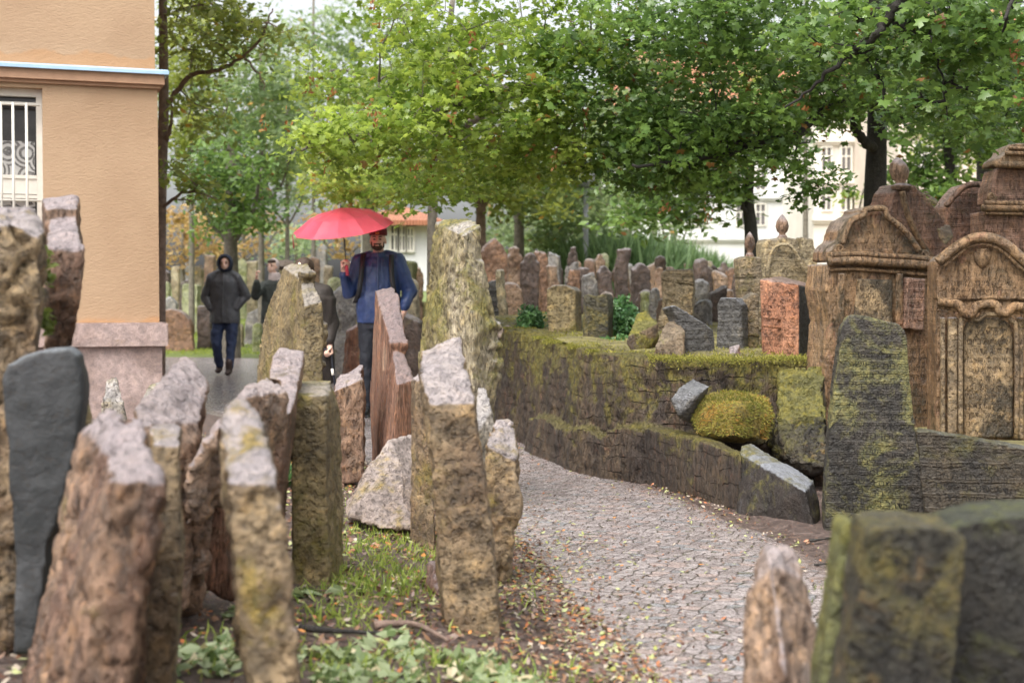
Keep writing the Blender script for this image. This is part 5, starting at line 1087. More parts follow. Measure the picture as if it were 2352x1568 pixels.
def hand_parts(w, dirv, palm, side=1, curl=1.0, s=1.0):
    """palm block, four curled fingers and a thumb; w wrist, dirv along the hand, palm the direction the palm faces"""
    w = Vector(w); d = Vector(dirv).normalized(); n = Vector(palm).normalized(); a = d.cross(n).normalized() * side
    out = [('c', w - d * .02, .026 * s, w + d * .03, .026 * s)]
    for i, (off, ln) in enumerate(((-.030, .075), (-.010, .085), (.010, .080), (.028, .064))):
        k = w + d * .085 * s + a * off * s; out.append(('c', w + d * .02 * s + a * off * .6 * s, .016 * s, k, .0115 * s))
        k2 = k + (d * (1 - curl * .6) + n * curl * .9).normalized() * ln * .42 * s; k3 = k2 + (d * (1 - curl * 1.7) + n * curl * .9).normalized() * ln * .34 * s; k4 = k3 + (-d * curl * .9 + d * (1 - curl) + n * .1).normalized() * ln * .28 * s
        out += [('c', k, .0105 * s, k2, .0095 * s), ('c', k2, .0095 * s, k3, .0088 * s), ('c', k3, .0088 * s, k4, .0075 * s)]
    t0 = w + d * .025 * s - a * .024 * s; t1 = t0 + (-a * .5 + d * .5 + n * .6).normalized() * .036 * s; t2 = t1 + (d * .5 + n * .8 + a * .3).normalized() * .03 * s
    out += [('c', t0, .014 * s, t1, .012 * s), ('c', t1, .012 * s, t2, .009 * s)]
    return out
def small_eyes(t, o, org):
    for sgn in (-1, 1):
        q = Vector(o(0.029 * sgn, -0.083, 0.006)) + org; bm = bmesh.new(); bm_ell(bm, q, (0.013, 0.008, 0.007)); link('eye', to_mesh(bm), plain('eye_dark', (0.04, 0.03, 0.025), 0.2), t)
        a = Vector(o(0.014 * sgn, -0.092, 0.030)) + org; c_ = Vector(o(0.048 * sgn, -0.078, 0.030)) + org
        bm = bmesh.new(); bm_tube(bm, [a, (a + c_) / 2 + Vector((0, -.004, .004)), c_], [.005, .006, .003], 6); link('eyebrow', to_mesh(bm), plain('hair_dark', (0.045, 0.025, 0.015), 0.7), t)
HAIR = plain('hair_dark', (0.045, 0.025, 0.015), 0.7, var=0.3, scale=60)

# ---- man with the pink umbrella; local metres, feet at the origin, facing the camera
org = Vector((PX(14, 868), 14, 0)); s_ = 14 / F
def ML(x, y, dy=0): return ((x - 868) * s_, dy, (957 - y) * s_)
man = thing('person', org, 'bearded person in blue rain jacket and maroon beanie holding up a pink umbrella', 'person')
hc = (0.004, 0.0, 1.735); hp, ho = head_parts(hc)
shL, elL, wrL = (-0.185, 0.03, 1.53), (-0.285, 0.00, 1.225), (-0.318, -0.14, 1.43)
shR, elR, wrR = (0.19, 0.03, 1.53), (0.315, 0.06, 1.235), (0.265, -0.07, 1.04)
HL = hand_parts(wrL, (0.02, -0.15, 0.95), (0.75, -0.55, 0.1), side=1, curl=1.0, s=1.05)
body = hp + HL + hand_parts(wrR, (-0.25, -0.1, -0.9), (-1, 0, 0), curl=0.4) + [('c', shL, .05, elL, .045), ('c', elL, .042, wrL, .028), ('c', shR, .05, elR, .045), ('c', elR, .042, wrR, .028), ('c', (-.1, .03, 1.5), .07, (.1, .03, 1.5), .07),
    ('c', (0, .03, 1.45), .11, (0, .02, 1.0), .12), ('c', (-.09, 0.02, .95), .085, (-.10, 0, .5), .055), ('c', (-.10, 0, .5), .052, (-.11, .02, .08), .035), ('c', (.09, 0.02, .95), .085, (.10, 0, .5), .055), ('c', (.10, 0, .5), .052, (.11, .02, .08), .035)]
blob('body', body, 0.006, SKIN, man, org, smooth=1)
small_eyes(man, ho, org)
blob('beard', [('e', ho(0, -0.052, -0.072), (0.050, 0.043, 0.033)), ('e', ho(-0.054, -0.025, -0.045), (0.011, 0.024, 0.036)), ('e', ho(0.054, -0.025, -0.045), (0.011, 0.024, 0.036)), ('c', ho(-0.028, -0.088, -0.042), .008, ho(0.028, -0.088, -0.042), .008)], 0.005, HAIR, man, org, amp=0.004, sc=60)
bm = bmesh.new(); bm_lathe(bm, (org.x + hc[0], org.y + 0.008, 0), [(0.084, 1.783), (0.091, 1.781), (0.093, 1.808), (0.088, 1.814), (0.092, 1.82), (0.088, 1.852), (0.072, 1.882), (0.042, 1.902), (0.004, 1.908)], 24, 0.97, 1.12)
hat = link('beanie', to_mesh(bm), plain('beanie_wool', (0.17, 0.03, 0.035), 0.9, var=0.25, scale=30, bump=0.6, bscale=90), man)
bm = bmesh.new(); bm_hull(bm, [Vector((org.x + x, org.y - 0.090 - q, z)) for x in (-.012, .024) for z in (1.79, 1.812) for q in (0, .008)]); link('beanie_patch', to_mesh(bm), plain('patch_orange', (0.62, 0.22, 0.06), 0.7), hat)
BLUE = cloth('jacket_blue', (0.028, 0.052, 0.15), 0.42); 
jk = [('c', shL, .082, elL, .074), ('c', elL, .072, (wrL[0], wrL[1] + .005, wrL[2] - .04), .048), ('c', shR, .085, elR, .076), ('c', elR, .074, (wrR[0], wrR[1], wrR[2] + .05), .055),
      ('h', ring((0, .03, 1.56), .14, .10) + ring((0, .03, 1.47), .225, .135) + ring((0, .03, 1.25), .22, .145)), ('h', ring((0, .03, 1.27), .22, .145) + ring((0, .02, 1.05), .205, .14) + ring((0, .02, .925), .215, .15)),
      ('c', (-.09, .03, 1.585), .055, (-.18, .03, 1.535), .075), ('c', (.09, .03, 1.585), .055, (.19, .03, 1.535), .075), ('h', ring((0, .03, 1.545), .11, .095) + ring((0, .025, 1.615), .085, .082)), ('e', (0, .12, 1.58), (.12, .06, .07))]
blob('jacket', jk, 0.009, BLUE, man, org, amp=0.014, sc=9, smooth=2, an=(1, 1, .6))
bm = bmesh.new(); bm_tube(bm, [org + Vector((.012, -.085, 1.62)), org + Vector((.014, -.118, 1.55)), org + Vector((.012, -.133, 1.30)), org + Vector((.01, -.135, .96))], .005, 6)
bm_tube(bm, [org + Vector((-.04, -.105, 1.55)), org + Vector((-.06, -.13, 1.42))], .004, 6); bm_tube(bm, [org + Vector((.05, -.105, 1.55)), org + Vector((.055, -.13, 1.42))], .004, 6)
link('zip', to_mesh(bm), plain('zip_blue', (0.08, 0.11, 0.22), 0.4), man)
PANT = cloth('trousers_dark', (0.012, 0.014, 0.022), 0.7)
blob('trousers', [('c', (-.09, .02, .93), .115, (-.105, 0, .5), .078), ('c', (-.105, 0, .5), .076, (-.115, .03, .10), .062), ('c', (.09, .02, .93), .115, (.10, -.02, .5), .078), ('c', (.10, -.02, .5), .076, (.115, .0, .10), .062), ('h', ring((0, .02, .99), .17, .13) + ring((0, .02, .86), .19, .135))], 0.012, PANT, man, org, amp=0.01)
for sx in (-.12, .12):
    blob('shoe', [('e', (sx, -.02, .055), (.048, .09, .055)), ('e', (sx * 1.08, -.12, .045), (.046, .075, .040)), ('h', [(sx + a, b_, c_) for a in (-.045, .045) for b_ in (-.18, .07) for c_ in (.004, .022)])], 0.007, plain('shoe_dark', (0.02, 0.02, 0.022), 0.5), man, org)
bp = thing('backpack', org + Vector((0, .22, 1.1)), 'black backpack worn by the umbrella man, straps over the blue jacket', 'backpack')
blob('pack', [('h', [(x, y, z) for x in (-.15, .15) for y in (.17, .30) for z in (1.12, 1.5)]), ('e', (0, .22, 1.52), (.14, .08, .05))], .012, plain('pack_black', (0.018, 0.018, 0.02), 0.6), bp, org, amp=.006)
for sx in (-1, 1):
    pts = [(.125 * sx, .16, 1.53), (.135 * sx, .04, 1.618), (.142 * sx, -.085, 1.53), (.150 * sx, -.125, 1.38), (.175 * sx, -.115, 1.22), (.225 * sx, .02, 1.12)]
    q = spline([Vector(p_) + org for p_ in pts], 6); bm = bmesh.new(); L_ = [bm.verts.new(p_ + Vector((dx, dy, 0))) for p_ in q for dx, dy in ((-.024, 0), (.024, 0), (.024, -.012), (-.024, -.012))]
    for i in range(len(q) - 1):
        for j in range(4): bm.faces.new((L_[4 * i + j], L_[4 * i + (j + 1) % 4], L_[4 * i + 4 + (j + 1) % 4], L_[4 * i + 4 + j]))
    bmesh.ops.recalc_face_normals(bm, faces=bm.faces[:]); link('strap', to_mesh(bm), plain('pack_black', (0.018, 0.018, 0.02), 0.6), bp)
# umbrella
def uprof(f): return (f / .62 * .60, f / .62 * .34) if f < .62 else (.60 + (f - .62) / .38 * .40, .34 + (f - .62) / .38 * .66)
def umbrella(name, label, grip, top_c, radius, depth_, tiltm, canopy_mat, npan=12, handle_mat=None, shaft_low=0.16, strap=True):
    """grip: hand position; top_c: crown of the canopy; tiltm: orientation"""
    t = thing(name, grip, label, 'umbrella'); ax = (tiltm @ Vector((0, 0, 1)))
    bm = bmesh.new(); rings = []; nr = 8
    for i in range(1, nr + 1):
        f = i / nr; row = []
        for j in range(npan * 4):
            a = 2 * math.pi * j / (npan * 4); ph = (j % 4) / 4; sag = math.sin(ph * math.pi)
            r = radius * uprof(f)[0] * (1 - .05 * sag * f); z = -depth_ * uprof(f)[1] - .012 * sag * f * (1 if i < nr else .2)
            row.append(bm.verts.new(Vector((r * math.cos(a), r * math.sin(a), z))))
        rings.append(row)
    c = bm.verts.new((0, 0, 0)); k = npan * 4
    for j in range(k): bm.faces.new((c, rings[0][j], rings[0][(j + 1) % k]))
    for i in range(nr - 1):
        for j in range(k): bm.faces.new((rings[i][j], rings[i + 1][j], rings[i + 1][(j + 1) % k], rings[i][(j + 1) % k]))
    M = Matrix.Translation(top_c) @ tiltm.to_4x4(); me = to_mesh(bm); me.transform(M)
    cn = link('canopy', me, canopy_mat, t, smooth=False); md = cn.modifiers.new('s', 'SOLIDIFY'); md.thickness = 0.0015
    for j in range(npan):
        a = 2 * math.pi * j / npan; pts = []
        for i in range(0, nr + 1):
            f = i / nr; r = radius * uprof(f)[0]; z = -depth_ * uprof(f)[1] - .006
            pts.append(M @ Vector((r * math.cos(a) * (1.012 if i == nr else 1), r * math.sin(a) * (1.012 if i == nr else 1), z)))
        bm = bmesh.new(); bm_tube(bm, pts, .0022, 5); link('rib', to_mesh(bm), plain('steel', (0.3, 0.3, 0.32), 0.35, 0.8), t)
    bm = bmesh.new(); bm_tube(bm, [M @ Vector((0, 0, .03)), M @ Vector((0, 0, -.02)), grip], [.006, .005, .005], 8); link('shaft', to_mesh(bm), plain('steel_dark', (0.08, 0.08, 0.09), 0.35, 0.6), t)
    bm = bmesh.new(); d_ = (grip - top_c).normalized(); bm_tube(bm, [grip - d_ * .03, grip + d_ * .02, grip + d_ * (shaft_low - .05)], [.012, .016, .015], 10); link('handle', to_mesh(bm), handle_mat or canopy_mat, t)
    if strap:
        e = M @ Vector((-radius * 1.0, -.05, -depth_)); bm = bmesh.new(); bm_tube(bm, [e, e + Vector((0.005, 0, -.06)), e + Vector((.012, 0, -.13)), e + Vector((.012, 0, -.14))], [.004, .005, .008, .003], 6); link('closing_strap', to_mesh(bm), plain('strap_red', (0.25, 0.02, 0.04), 0.6), t)
    return t
PINK = plain('umbrella_pink', (0.92, 0.16, 0.24), 0.35, var=0.08, scale=5, trans=0.5)
hand_c = org + Vector(wrL) + Vector((0.03, -0.045, 0.075))
top_c = P(783, 477, 13.8)
M3 = Matrix.Rotation(R(10), 3, 'X') @ Matrix.Rotation(R(4), 3, 'Y')
tl = Matrix.Rotation(R(14), 3, 'X') @ Matrix.Rotation(R(-6), 3, 'Y')
umbrella('umbrella', 'bright pink open umbrella with hanging strap held by the bearded man', hand_c, top_c, 0.495, 0.20, tl, PINK, 12, shaft_low=.17)

# ---- hooded walker
def walker(org, label, sc, jacket, trouser, hood, extra=()):
    t = thing('person', org, label, 'person'); hp, ho = head_parts((0.02, -0.02, 1.66))
    shL, elL, wrL = (-.20, .03, 1.44), (-.30, .07, 1.17), (-.19, -.02, 1.0); shR, elR, wrR = (.19, .03, 1.44), (.30, .07, 1.17), (.18, -.02, 1.0)
    body = hp + hand_parts(wrL, (.25, -.1, -.9), (1, 0, 0), curl=.4) + hand_parts(wrR, (-.25, -.1, -.9), (-1, 0, 0), side=-1, curl=.4) + [('c', shL, .05, elL, .045), ('c', elL, .042, wrL, .028), ('c', shR, .05, elR, .045), ('c', elR, .042, wrR, .028),
        ('c', (-.1, .03, 1.42), .07, (.1, .03, 1.42), .07), ('c', (0, .03, 1.4), .11, (0, .02, .95), .12), ('c', (-.09, .02, .9), .08, (-.11, -.06, .48), .052), ('c', (-.11, -.06, .48), .05, (-.10, .10, .09), .034), ('c', (.09, .02, .9), .08, (.10, -.04, .48), .052), ('c', (.10, -.04, .48), .05, (.08, -.10, .08), .034)]
    blob('body', body, .008, SKIN, t, org, smooth=1); small_eyes(t, ho, org)
    blob('jacket', [('c', shL, .085, elL, .078), ('c', elL, .075, wrL, .06), ('c', shR, .085, elR, .078), ('c', elR, .075, wrR, .06), ('h', ring((0, .03, 1.50), .12, .10) + ring((0, .03, 1.40), .225, .14) + ring((0, .03, 1.15), .215, .15)),
        ('h', ring((0, .03, 1.16), .215, .15) + ring((0, .02, .95), .22, .155) + ring((0, .02, .78), .235, .16)), ('c', (-.09, .03, 1.52), .06, (-.20, .03, 1.45), .075), ('c', (.09, .03, 1.52), .06, (.19, .03, 1.45), .075), ('h', ring((0.01, .02, 1.50), .10, .09) + ring((.015, .01, 1.57), .085, .085))], .011, jacket, t, org, amp=.016, sc=8, an=(1, 1, .6))
    bm = bmesh.new(); h0 = Vector((.02, .0, 1.66)) + org; seg = 22; rows = []
    for i in range(9):
        f = i / 8; y = -.105 + .235 * f; r = .118 * math.sqrt(max(0.0, 1 - max(0, (f - .35) / .65) ** 2)) if i > 0 else .088
        rows.append([bm.verts.new(h0 + Vector((r * math.cos(a), y, r * 1.12 * math.sin(a) + .015 - .05 * (math.sin(a) < -.5) * f))) for a in np.linspace(0, 2 * math.pi, seg, endpoint=False)])
    for i in range(8):
        for j in range(seg): bm.faces.new((rows[i][j], rows[i][(j + 1) % seg], rows[i + 1][(j + 1) % seg], rows[i + 1][j]))
    bmesh.ops.recalc_face_normals(bm, faces=bm.faces[:]); hd = link('hood', to_mesh(bm), hood, t); md = hd.modifiers.new('s', 'SOLIDIFY'); md.thickness = .012; 
    bm = bmesh.new(); bm_tube(bm, [org + Vector((.015, -.10, 1.52)), org + Vector((.01, -.135, 1.35)), org + Vector((0, -.15, 1.0)), org + Vector((0, -.155, .80))], .005, 6); link('zip', to_mesh(bm), plain('zip_dark', (0.09, 0.09, 0.10), 0.5), t)
    blob('trousers', [('c', (-.09, .02, .88), .115, (-.115, -.06, .48), .078), ('c', (-.115, -.06, .48), .076, (-.105, .09, .16), .062), ('c', (.10, .02, .88), .115, (.105, -.04, .48), .078), ('c', (.105, -.04, .48), .076, (.085, -.09, .14), .062), ('h', ring((0, .02, .95), .17, .13) + ring((0, .02, .82), .19, .135))], .012, trouser, t, org, amp=.014)
    for sx, sy, sz in ((-.105, .10, .02), (.085, -.12, 0)):
        blob('boot', [('c', (sx, sy, .20 + sz), .058, (sx, sy, .07 + sz), .05), ('e', (sx, sy - .09, .05 + sz), (.046, .095, .042))], .008, plain('boot_brown', (0.05, 0.03, 0.025), 0.5), t, org)
    return t
walker(Vector((PX(21.2, 516), 21.2, 0)), 'walking person in dark grey jacket with hood up and hands in pockets', 1, cloth('jacket_charcoal', (0.055, 0.055, 0.062), .5), cloth('trousers_navy', (0.022, 0.035, 0.085), .7), cloth('hood_navy', (0.012, 0.016, 0.035), .7))

# ---- woman with raised hand (half hidden), small brown umbrella behind her
org2 = Vector((PX(22.5, 630), 22.5, 0)); q_ = 22.5 / F
def wl(x, y, dy=0): return ((x - 630) * q_, dy, CAMH + (HOR - y) * q_)
t = thing('person', org2, 'woman with pale headscarf and dark coat raising one hand, half hidden by the grainy gravestone', 'person')
hd_ = wl(626, 612); hp, ho = head_parts((hd_[0], 0, hd_[2]), -.3)
sh, el, wr = wl(608, 655), wl(590, 678, -.1), wl(596, 638, -.22)
sh2, el2, wr2 = wl(652, 655), wl(662, 690, 0), wl(645, 715, -.15)
body = hp + hand_parts(wr, (0, -.2, 1), (1, -.2, 0), curl=.7) + hand_parts(wr2, (-.5, -.3, -.5), (0, -1, 0), curl=.4) + [('c', sh, .045, el, .04), ('c', el, .038, wr, .026), ('c', sh2, .045, el2, .04), ('c', el2, .038, wr2, .026), ('c', (0, .03, 1.32), .11, (0, .02, .9), .12), ('c', (-.07, 0, .85), .08, (-.09, 0, .45), .05), ('c', (-.09, 0, .45), .05, (-.09, 0, .08), .034), ('c', (.07, 0, .85), .08, (.09, 0, .45), .05), ('c', (.09, 0, .45), .05, (.09, 0, .08), .034)]
blob('body', body, .009, SKIN, t, org2); small_eyes(t, ho, org2)
DG = cloth('coat_green_grey', (0.035, 0.042, 0.036), .7)
blob('coat', [('c', sh, .075, el, .075), ('c', el, .072, (wr[0], wr[1], wr[2] - .06), .05), ('c', sh2, .075, el2, .07), ('c', el2, .07, wr2, .05), ('h', ring((0, .03, 1.46), .11, .09) + ring((0, .03, 1.37), .20, .13) + ring((0, .03, 1.0), .19, .14) + ring((0, .03, .75), .22, .15))], .012, DG, t, org2, amp=.014, sc=9)
blob('headscarf', [('e', (hd_[0] + .01, .05, hd_[2] + .02), (.098, .105, .115)), ('h', ring((hd_[0] + .03, .0, hd_[2] - .10), .085, .075) + ring((0.02, .02, 1.42), .12, .10))], .01, plain('scarf_pale', (0.48, 0.40, 0.38), .9, var=.2), t, org2, amp=.006)
blob('hair', [('e', (hd_[0] - .005, -.02, hd_[2] + .075), (.07, .075, .04))], .008, HAIR, t, org2)
blob('trousers', [('c', (-.08, .02, .85), .1, (-.09, 0, .45), .07), ('c', (-.09, 0, .45), .07, (-.09, 0, .10), .055), ('c', (.08, .02, .85), .1, (.09, 0, .45), .07), ('c', (.09, 0, .45), .07, (.09, 0, .10), .055), ('h', ring((0, .02, .95), .16, .12) + ring((0, .02, .8), .18, .13))], .014, PANT, t, org2)
for sx in (-.09, .09): blob('shoe', [('e', (sx, -.05, .045), (.042, .11, .045))], .008, plain('shoe_dark', (0.02, 0.02, 0.022), 0.5), t, org2)
umbrella('umbrella', 'small brown umbrella resting behind the woman with raised hand', P(652, 668, 22.9), P(662, 596, 23.0), 0.36, 0.16, Matrix.Rotation(R(-6), 3, 'X') @ Matrix.Rotation(R(10), 3, 'Y'), plain('umbrella_brown', (0.16, 0.12, 0.09), .6, trans=.2), 8, plain('shoe_dark', (0.02, 0.02, 0.022), 0.5), strap=False)
# ---- person in long dark coat behind the grainy stone, with walking stick
org3 = Vector((PX(12.6, 722), 12.6, 0)); r_ = 12.6 / F
def wl(x, y, dy=0): return ((x - 722) * r_, dy, CAMH + (HOR - y) * r_)
t = thing('person', org3, 'dark haired person in long dark brown coat leaning on a walking stick', 'person')
hd_ = wl(694, 622); hp, ho = head_parts((hd_[0], .05, hd_[2]), 1.2)
sh, el, wr = wl(742, 676, .03), wl(760, 742, .04), wl(758, 792, -.06); sh2, el2, wr2 = wl(694, 676, .03), wl(680, 745), wl(690, 800, -.1)
body = hp + hand_parts(wr, (.15, -.3, -.8), (-.6, -.6, 0), curl=1) + hand_parts(wr2, (0, -.3, -.8), (1, 0, 0), curl=.5) + [('c', sh, .05, el, .045), ('c', el, .04, wr, .028), ('c', sh2, .05, el2, .045), ('c', el2, .04, wr2, .028), ('c', (hd_[0] + .02, .06, 1.25), .05, (0, .03, 1.15), .1), ('c', (0, .03, 1.15), .11, (0, .02, .8), .12), ('c', (-.07, 0, .8), .08, (-.09, 0, .4), .05), ('c', (-.09, 0, .4), .05, (-.09, 0, .08), .034), ('c', (.07, 0, .8), .08, (.09, 0, .4), .05), ('c', (.09, 0, .4), .05, (.09, 0, .08), .034)]
blob('body', body, .008, SKIN, t, org3)
blob('hair', [('e', (hd_[0] + .01, .06, hd_[2] + .025), (.092, .10, .10)), ('e', (hd_[0] + .05, .09, hd_[2] - .04), (.05, .06, .08))], .008, HAIR, t, org3, amp=.006, sc=40)
blob('coat', [('c', sh, .085, el, .075), ('c', el, .075, (wr[0], wr[1], wr[2] + .05), .055), ('c', sh2, .085, el2, .075), ('c', el2, .072, wr2, .055), ('c', (hd_[0] + .03, .06, hd_[2] - .13), .07, (sh[0] - .02, .03, sh[2] + .01), .08), ('h', ring((-.06, .05, 1.26), .10, .09) + ring((-.01, .03, 1.17), .20, .13) + ring((0, .03, .8), .18, .15) + ring((0, .03, .42), .17, .17))], .011, cloth('coat_brown', (0.032, 0.024, 0.020), .75), t, org3, amp=.014, sc=8, an=(1, 1, .5))
for sx in (-.09, .09): blob('shoe', [('e', (sx, -.05, .045), (.042, .11, .045))], .008, plain('shoe_dark', (0.02, 0.02, 0.022), 0.5), t, org3)
t = thing('walking_stick', P(772, 880, 12.45).xy.to_3d(), 'black walking stick with pale collar held by the person in the long coat', 'walking stick')
g1 = org3 + Vector(wr) + Vector((.012, -.04, -.06)); g2 = Vector((PX(12.4, 780), 12.4, 0.03))
bm = bmesh.new(); bm_tube(bm, [g1 + Vector((-.05, 0, .02)), g1 + Vector((0, 0, .025)), g1 + Vector((.012, 0, -.03)), g2], [.012, .013, .011, .008], 8); link('shaft', to_mesh(bm), plain('stick_black', (0.02, 0.022, 0.03), .35), t)
bm = bmesh.new(); bm_tube(bm, [g1.lerp(g2, .22), g1.lerp(g2, .30)], .0135, 8); link('collar', to_mesh(bm), WHITE, t)
# ================================================================ TREES
def V3(*a): return P(*a)
BARKD = plain('bark_dark', (0.028, 0.024, 0.02), 0.8, var=0.35, scale=12, bump=1.0, bscale=30)
BARKB = plain('bark_brown', (0.19, 0.13, 0.10), 0.85, var=0.3, scale=12, bump=1.0, bscale=30)
BARKG = plain('bark_grey', (0.16, 0.14, 0.11), 0.85, var=0.3, scale=12, bump=0.8, bscale=30)
L_DARK = leaf_mat('leaf_dark', (0.07, 0.135, 0.04), (0.22, 0.34, 0.085), (0.26, 0.13, 0.05), 0.5, 0.26)
L_MID = leaf_mat('leaf_mid', (0.14, 0.23, 0.045), (0.40, 0.50, 0.11), (0.36, 0.2, 0.06), 0.62, 0.3)
L_LIGHT = leaf_mat('leaf_light', (0.14, 0.19, 0.05), (0.38, 0.42, 0.10), (0.50, 0.30, 0.06), 0.62, 0.35)
L_FAR = leaf_mat('leaf_far', (0.11, 0.18, 0.07), (0.28, 0.36, 0.15), (0.50, 0.30, 0.12), 0.55, 0.4)
L_PALE = leaf_mat('leaf_pale', (0.17, 0.26, 0.13), (0.38, 0.46, 0.26), (0.5, 0.35, 0.18), 0.5, 0.4)
L_OR = leaf_mat('leaf_orange', (0.34, 0.20, 0.08), (0.52, 0.38, 0.17), (0.28, 0.34, 0.12), 0.5, 0.5)
def BL(x, y, d, rx, ry, rd, n): 
    """blob of foliage: centre sighted at x, y, d; half sizes in picture units and metres of depth"""
    c = P(x, y, d); return (list(c), [rx * d / F, rd, ry * d / F], n)
def TB(x, d, z=None): return Vector((PX(d, x), d, float(gz(np.array([PX(d, x)]), np.array([d]))[0]) if z is None else z))
# big maple with the thick dark trunk at right, its branches sweep over the terrace
b0 = TB(2012, 13.5, 0.85)
tree('maple_tree', 'maple with thick dark trunk behind the ornate tombs, spreading branches over the terrace', b0,
     [b0 - Vector((0, 0, .3)), P(2010, 480, 13.5), P(2014, 300, 13.5), P(2012, 120, 13.4), P(2000, -150, 13.2)], 0.125,
     [([P(2008, 230, 13.4), P(1975, 238, 13.2), P(1907, 245, 12.8), P(1843, 298, 12.4), P(1819, 318, 12.2), P(1755, 322, 12), P(1692, 348, 11.8), P(1560, 372, 11.6), P(1450, 380, 11.4)], .055, .012),
      ([P(2005, 340, 13.4), P(1983, 322, 13.3), P(1962, 285, 13.2), P(1975, 245, 13.1), P(1990, 190, 13)], .05, .03),
      ([P(2010, 100, 13.4), P(1960, 20, 12.6), P(1850, -60, 12), P(1600, -80, 11.4)], .06, .02),
      ([P(1770, 318, 12.1), P(1772, 280, 12.1), P(1766, 262, 12.1)], .02, .008),
      ([P(2012, 150, 13.4), P(2120, 60, 13), P(2300, 10, 12.6)], .05, .02), ([P(1755, 322, 12), P(1700, 330, 11.8), P(1640, 318, 11.6)], .03, .008)],
     [BL(1500, 120, 12, 260, 160, 1.3, 72), BL(1700, 60, 12, 260, 150, 1.3, 72), BL(1900, 180, 12.6, 160, 130, 1.1, 55), BL(1640, 280, 11.9, 210, 90, .9, 70), BL(2150, 60, 12.8, 260, 160, 1.2, 80), BL(1560, 370, 12, 130, 60, .8, 30), BL(1450, 330, 12.4, 130, 100, .8, 35), BL(1850, 400, 12, 70, 55, .6, 8), BL(2250, 200, 13, 160, 120, 1.2, 50), BL(1700, -250, 12, 500, 180, 2.5, 90)],
     size=0.085, per=46, clump_r=.32, mat=L_DARK, bark=BARKD, seeds=26)
# near branches entering from above right (a tree rooted out of the frame)
b1 = Vector((4.6, 8.5, 0.4))
tree('maple_tree', 'maple rooted beyond the right edge whose thin dark boughs hang over the ornate tombs', b1,
     [b1 - Vector((0, 0, .3)), b1 + Vector((0, 0, 2.4)), b1 + Vector((-.2, 0, 4.6))], 0.16,
     [([b1 + Vector((-.1, 0, 3.6)), P(2300, -260, 8.6), P(2090, -30, 8.8), P(2035, 52, 8.9), P(2003, 88, 8.9), P(1963, 114, 9), P(1915, 156, 9), P(1871, 196, 9.1), P(1800, 250, 9.2)], .045, .006),
      ([P(2040, 44, 8.9), P(2091, 72, 8.9), P(2143, 120, 8.9), P(2163, 180, 8.9), P(2175, 280, 8.9)], .012, .004), ([P(1963, 114, 9), P(1990, 140, 9.1), P(2030, 200, 9.2)], .008, .003),
      ([b1 + Vector((-.1, 0, 3.4)), P(2420, -120, 8.4), P(2300, 60, 8.2)], .03, .008)],
     [BL(2050, 60, 9, 160, 90, .5, 26), BL(2220, 90, 8.8, 150, 120, .5, 34), BL(2320, 200, 8.6, 90, 90, .5, 12), BL(1900, 60, 9.1, 120, 90, .4, 14), BL(2120, 230, 9, 110, 60, .4, 9), BL(2200, -120, 8.8, 300, 90, .8, 30)],
     size=0.09, per=22, clump_r=.26, mat=L_DARK, bark=BARKD, seeds=8)
# central maple, lighter, long bough reaching left over the path
b2 = TB(994, 18.5)
tree('maple_tree', 'tall maple with straight grey green trunk behind the tallest pale gravestone, bough reaching left', b2,
     [b2 - Vector((0, 0, .3)), P(992, 560, 18.5), P(996, 430, 18.4), P(1010, 250, 18), P(1040, 0, 17.6)], 0.075,
     [([P(1008, 330, 18.1), P(1180, 215, 15), P(1270, 200, 12.8), P(1134, 206, 12.2), P(1072, 228, 12), P(1025, 246, 11.9), P(953, 270, 11.8), P(917, 279, 11.7), P(842, 307, 11.5), P(740, 335, 11.4), P(680, 345, 11.3)], .06, .008),
      ([P(1240, 205, 12.8), P(1260, 160, 12.6), P(1310, 100, 12.4), P(1400, 60, 12.3)], .035, .012), ([P(1134, 206, 12.2), P(1080, 150, 12.1), P(1060, 80, 12)], .016, .006), ([P(917, 279, 11.7), P(900, 240, 11.6), P(870, 190, 11.6)], .012, .005),
      ([P(1270, 230, 12.8), P(1310, 260, 12.6), P(1325, 330, 12.5), P(1335, 380, 12.5)], .016, .005), ([P(1012, 250, 18), P(900, 180, 17), P(760, 160, 16)], .05, .012), ([P(1020, 180, 17.8), P(1120, 100, 17), P(1250, 60, 16)], .05, .012)],
     [BL(900, 285, 11.7, 200, 75, .9, 44), BL(1080, 230, 12, 220, 130, 1, 56), BL(1260, 120, 12.4, 210, 150, 1, 56), BL(1000, 90, 12, 220, 120, 1.2, 46), BL(790, 170, 15, 120, 70, 1, 26), BL(760, 330, 11.6, 90, 80, .7, 20), BL(1250, 330, 12.6, 150, 90, .9, 40), BL(1080, 380, 13.5, 210, 60, 1, 40), BL(880, 420, 14, 160, 50, 1, 28), BL(1000, -150, 13, 420, 130, 2.5, 70)],
     size=0.085, per=42, clump_r=.31, mat=L_MID, bark=BARKG, seeds=40)
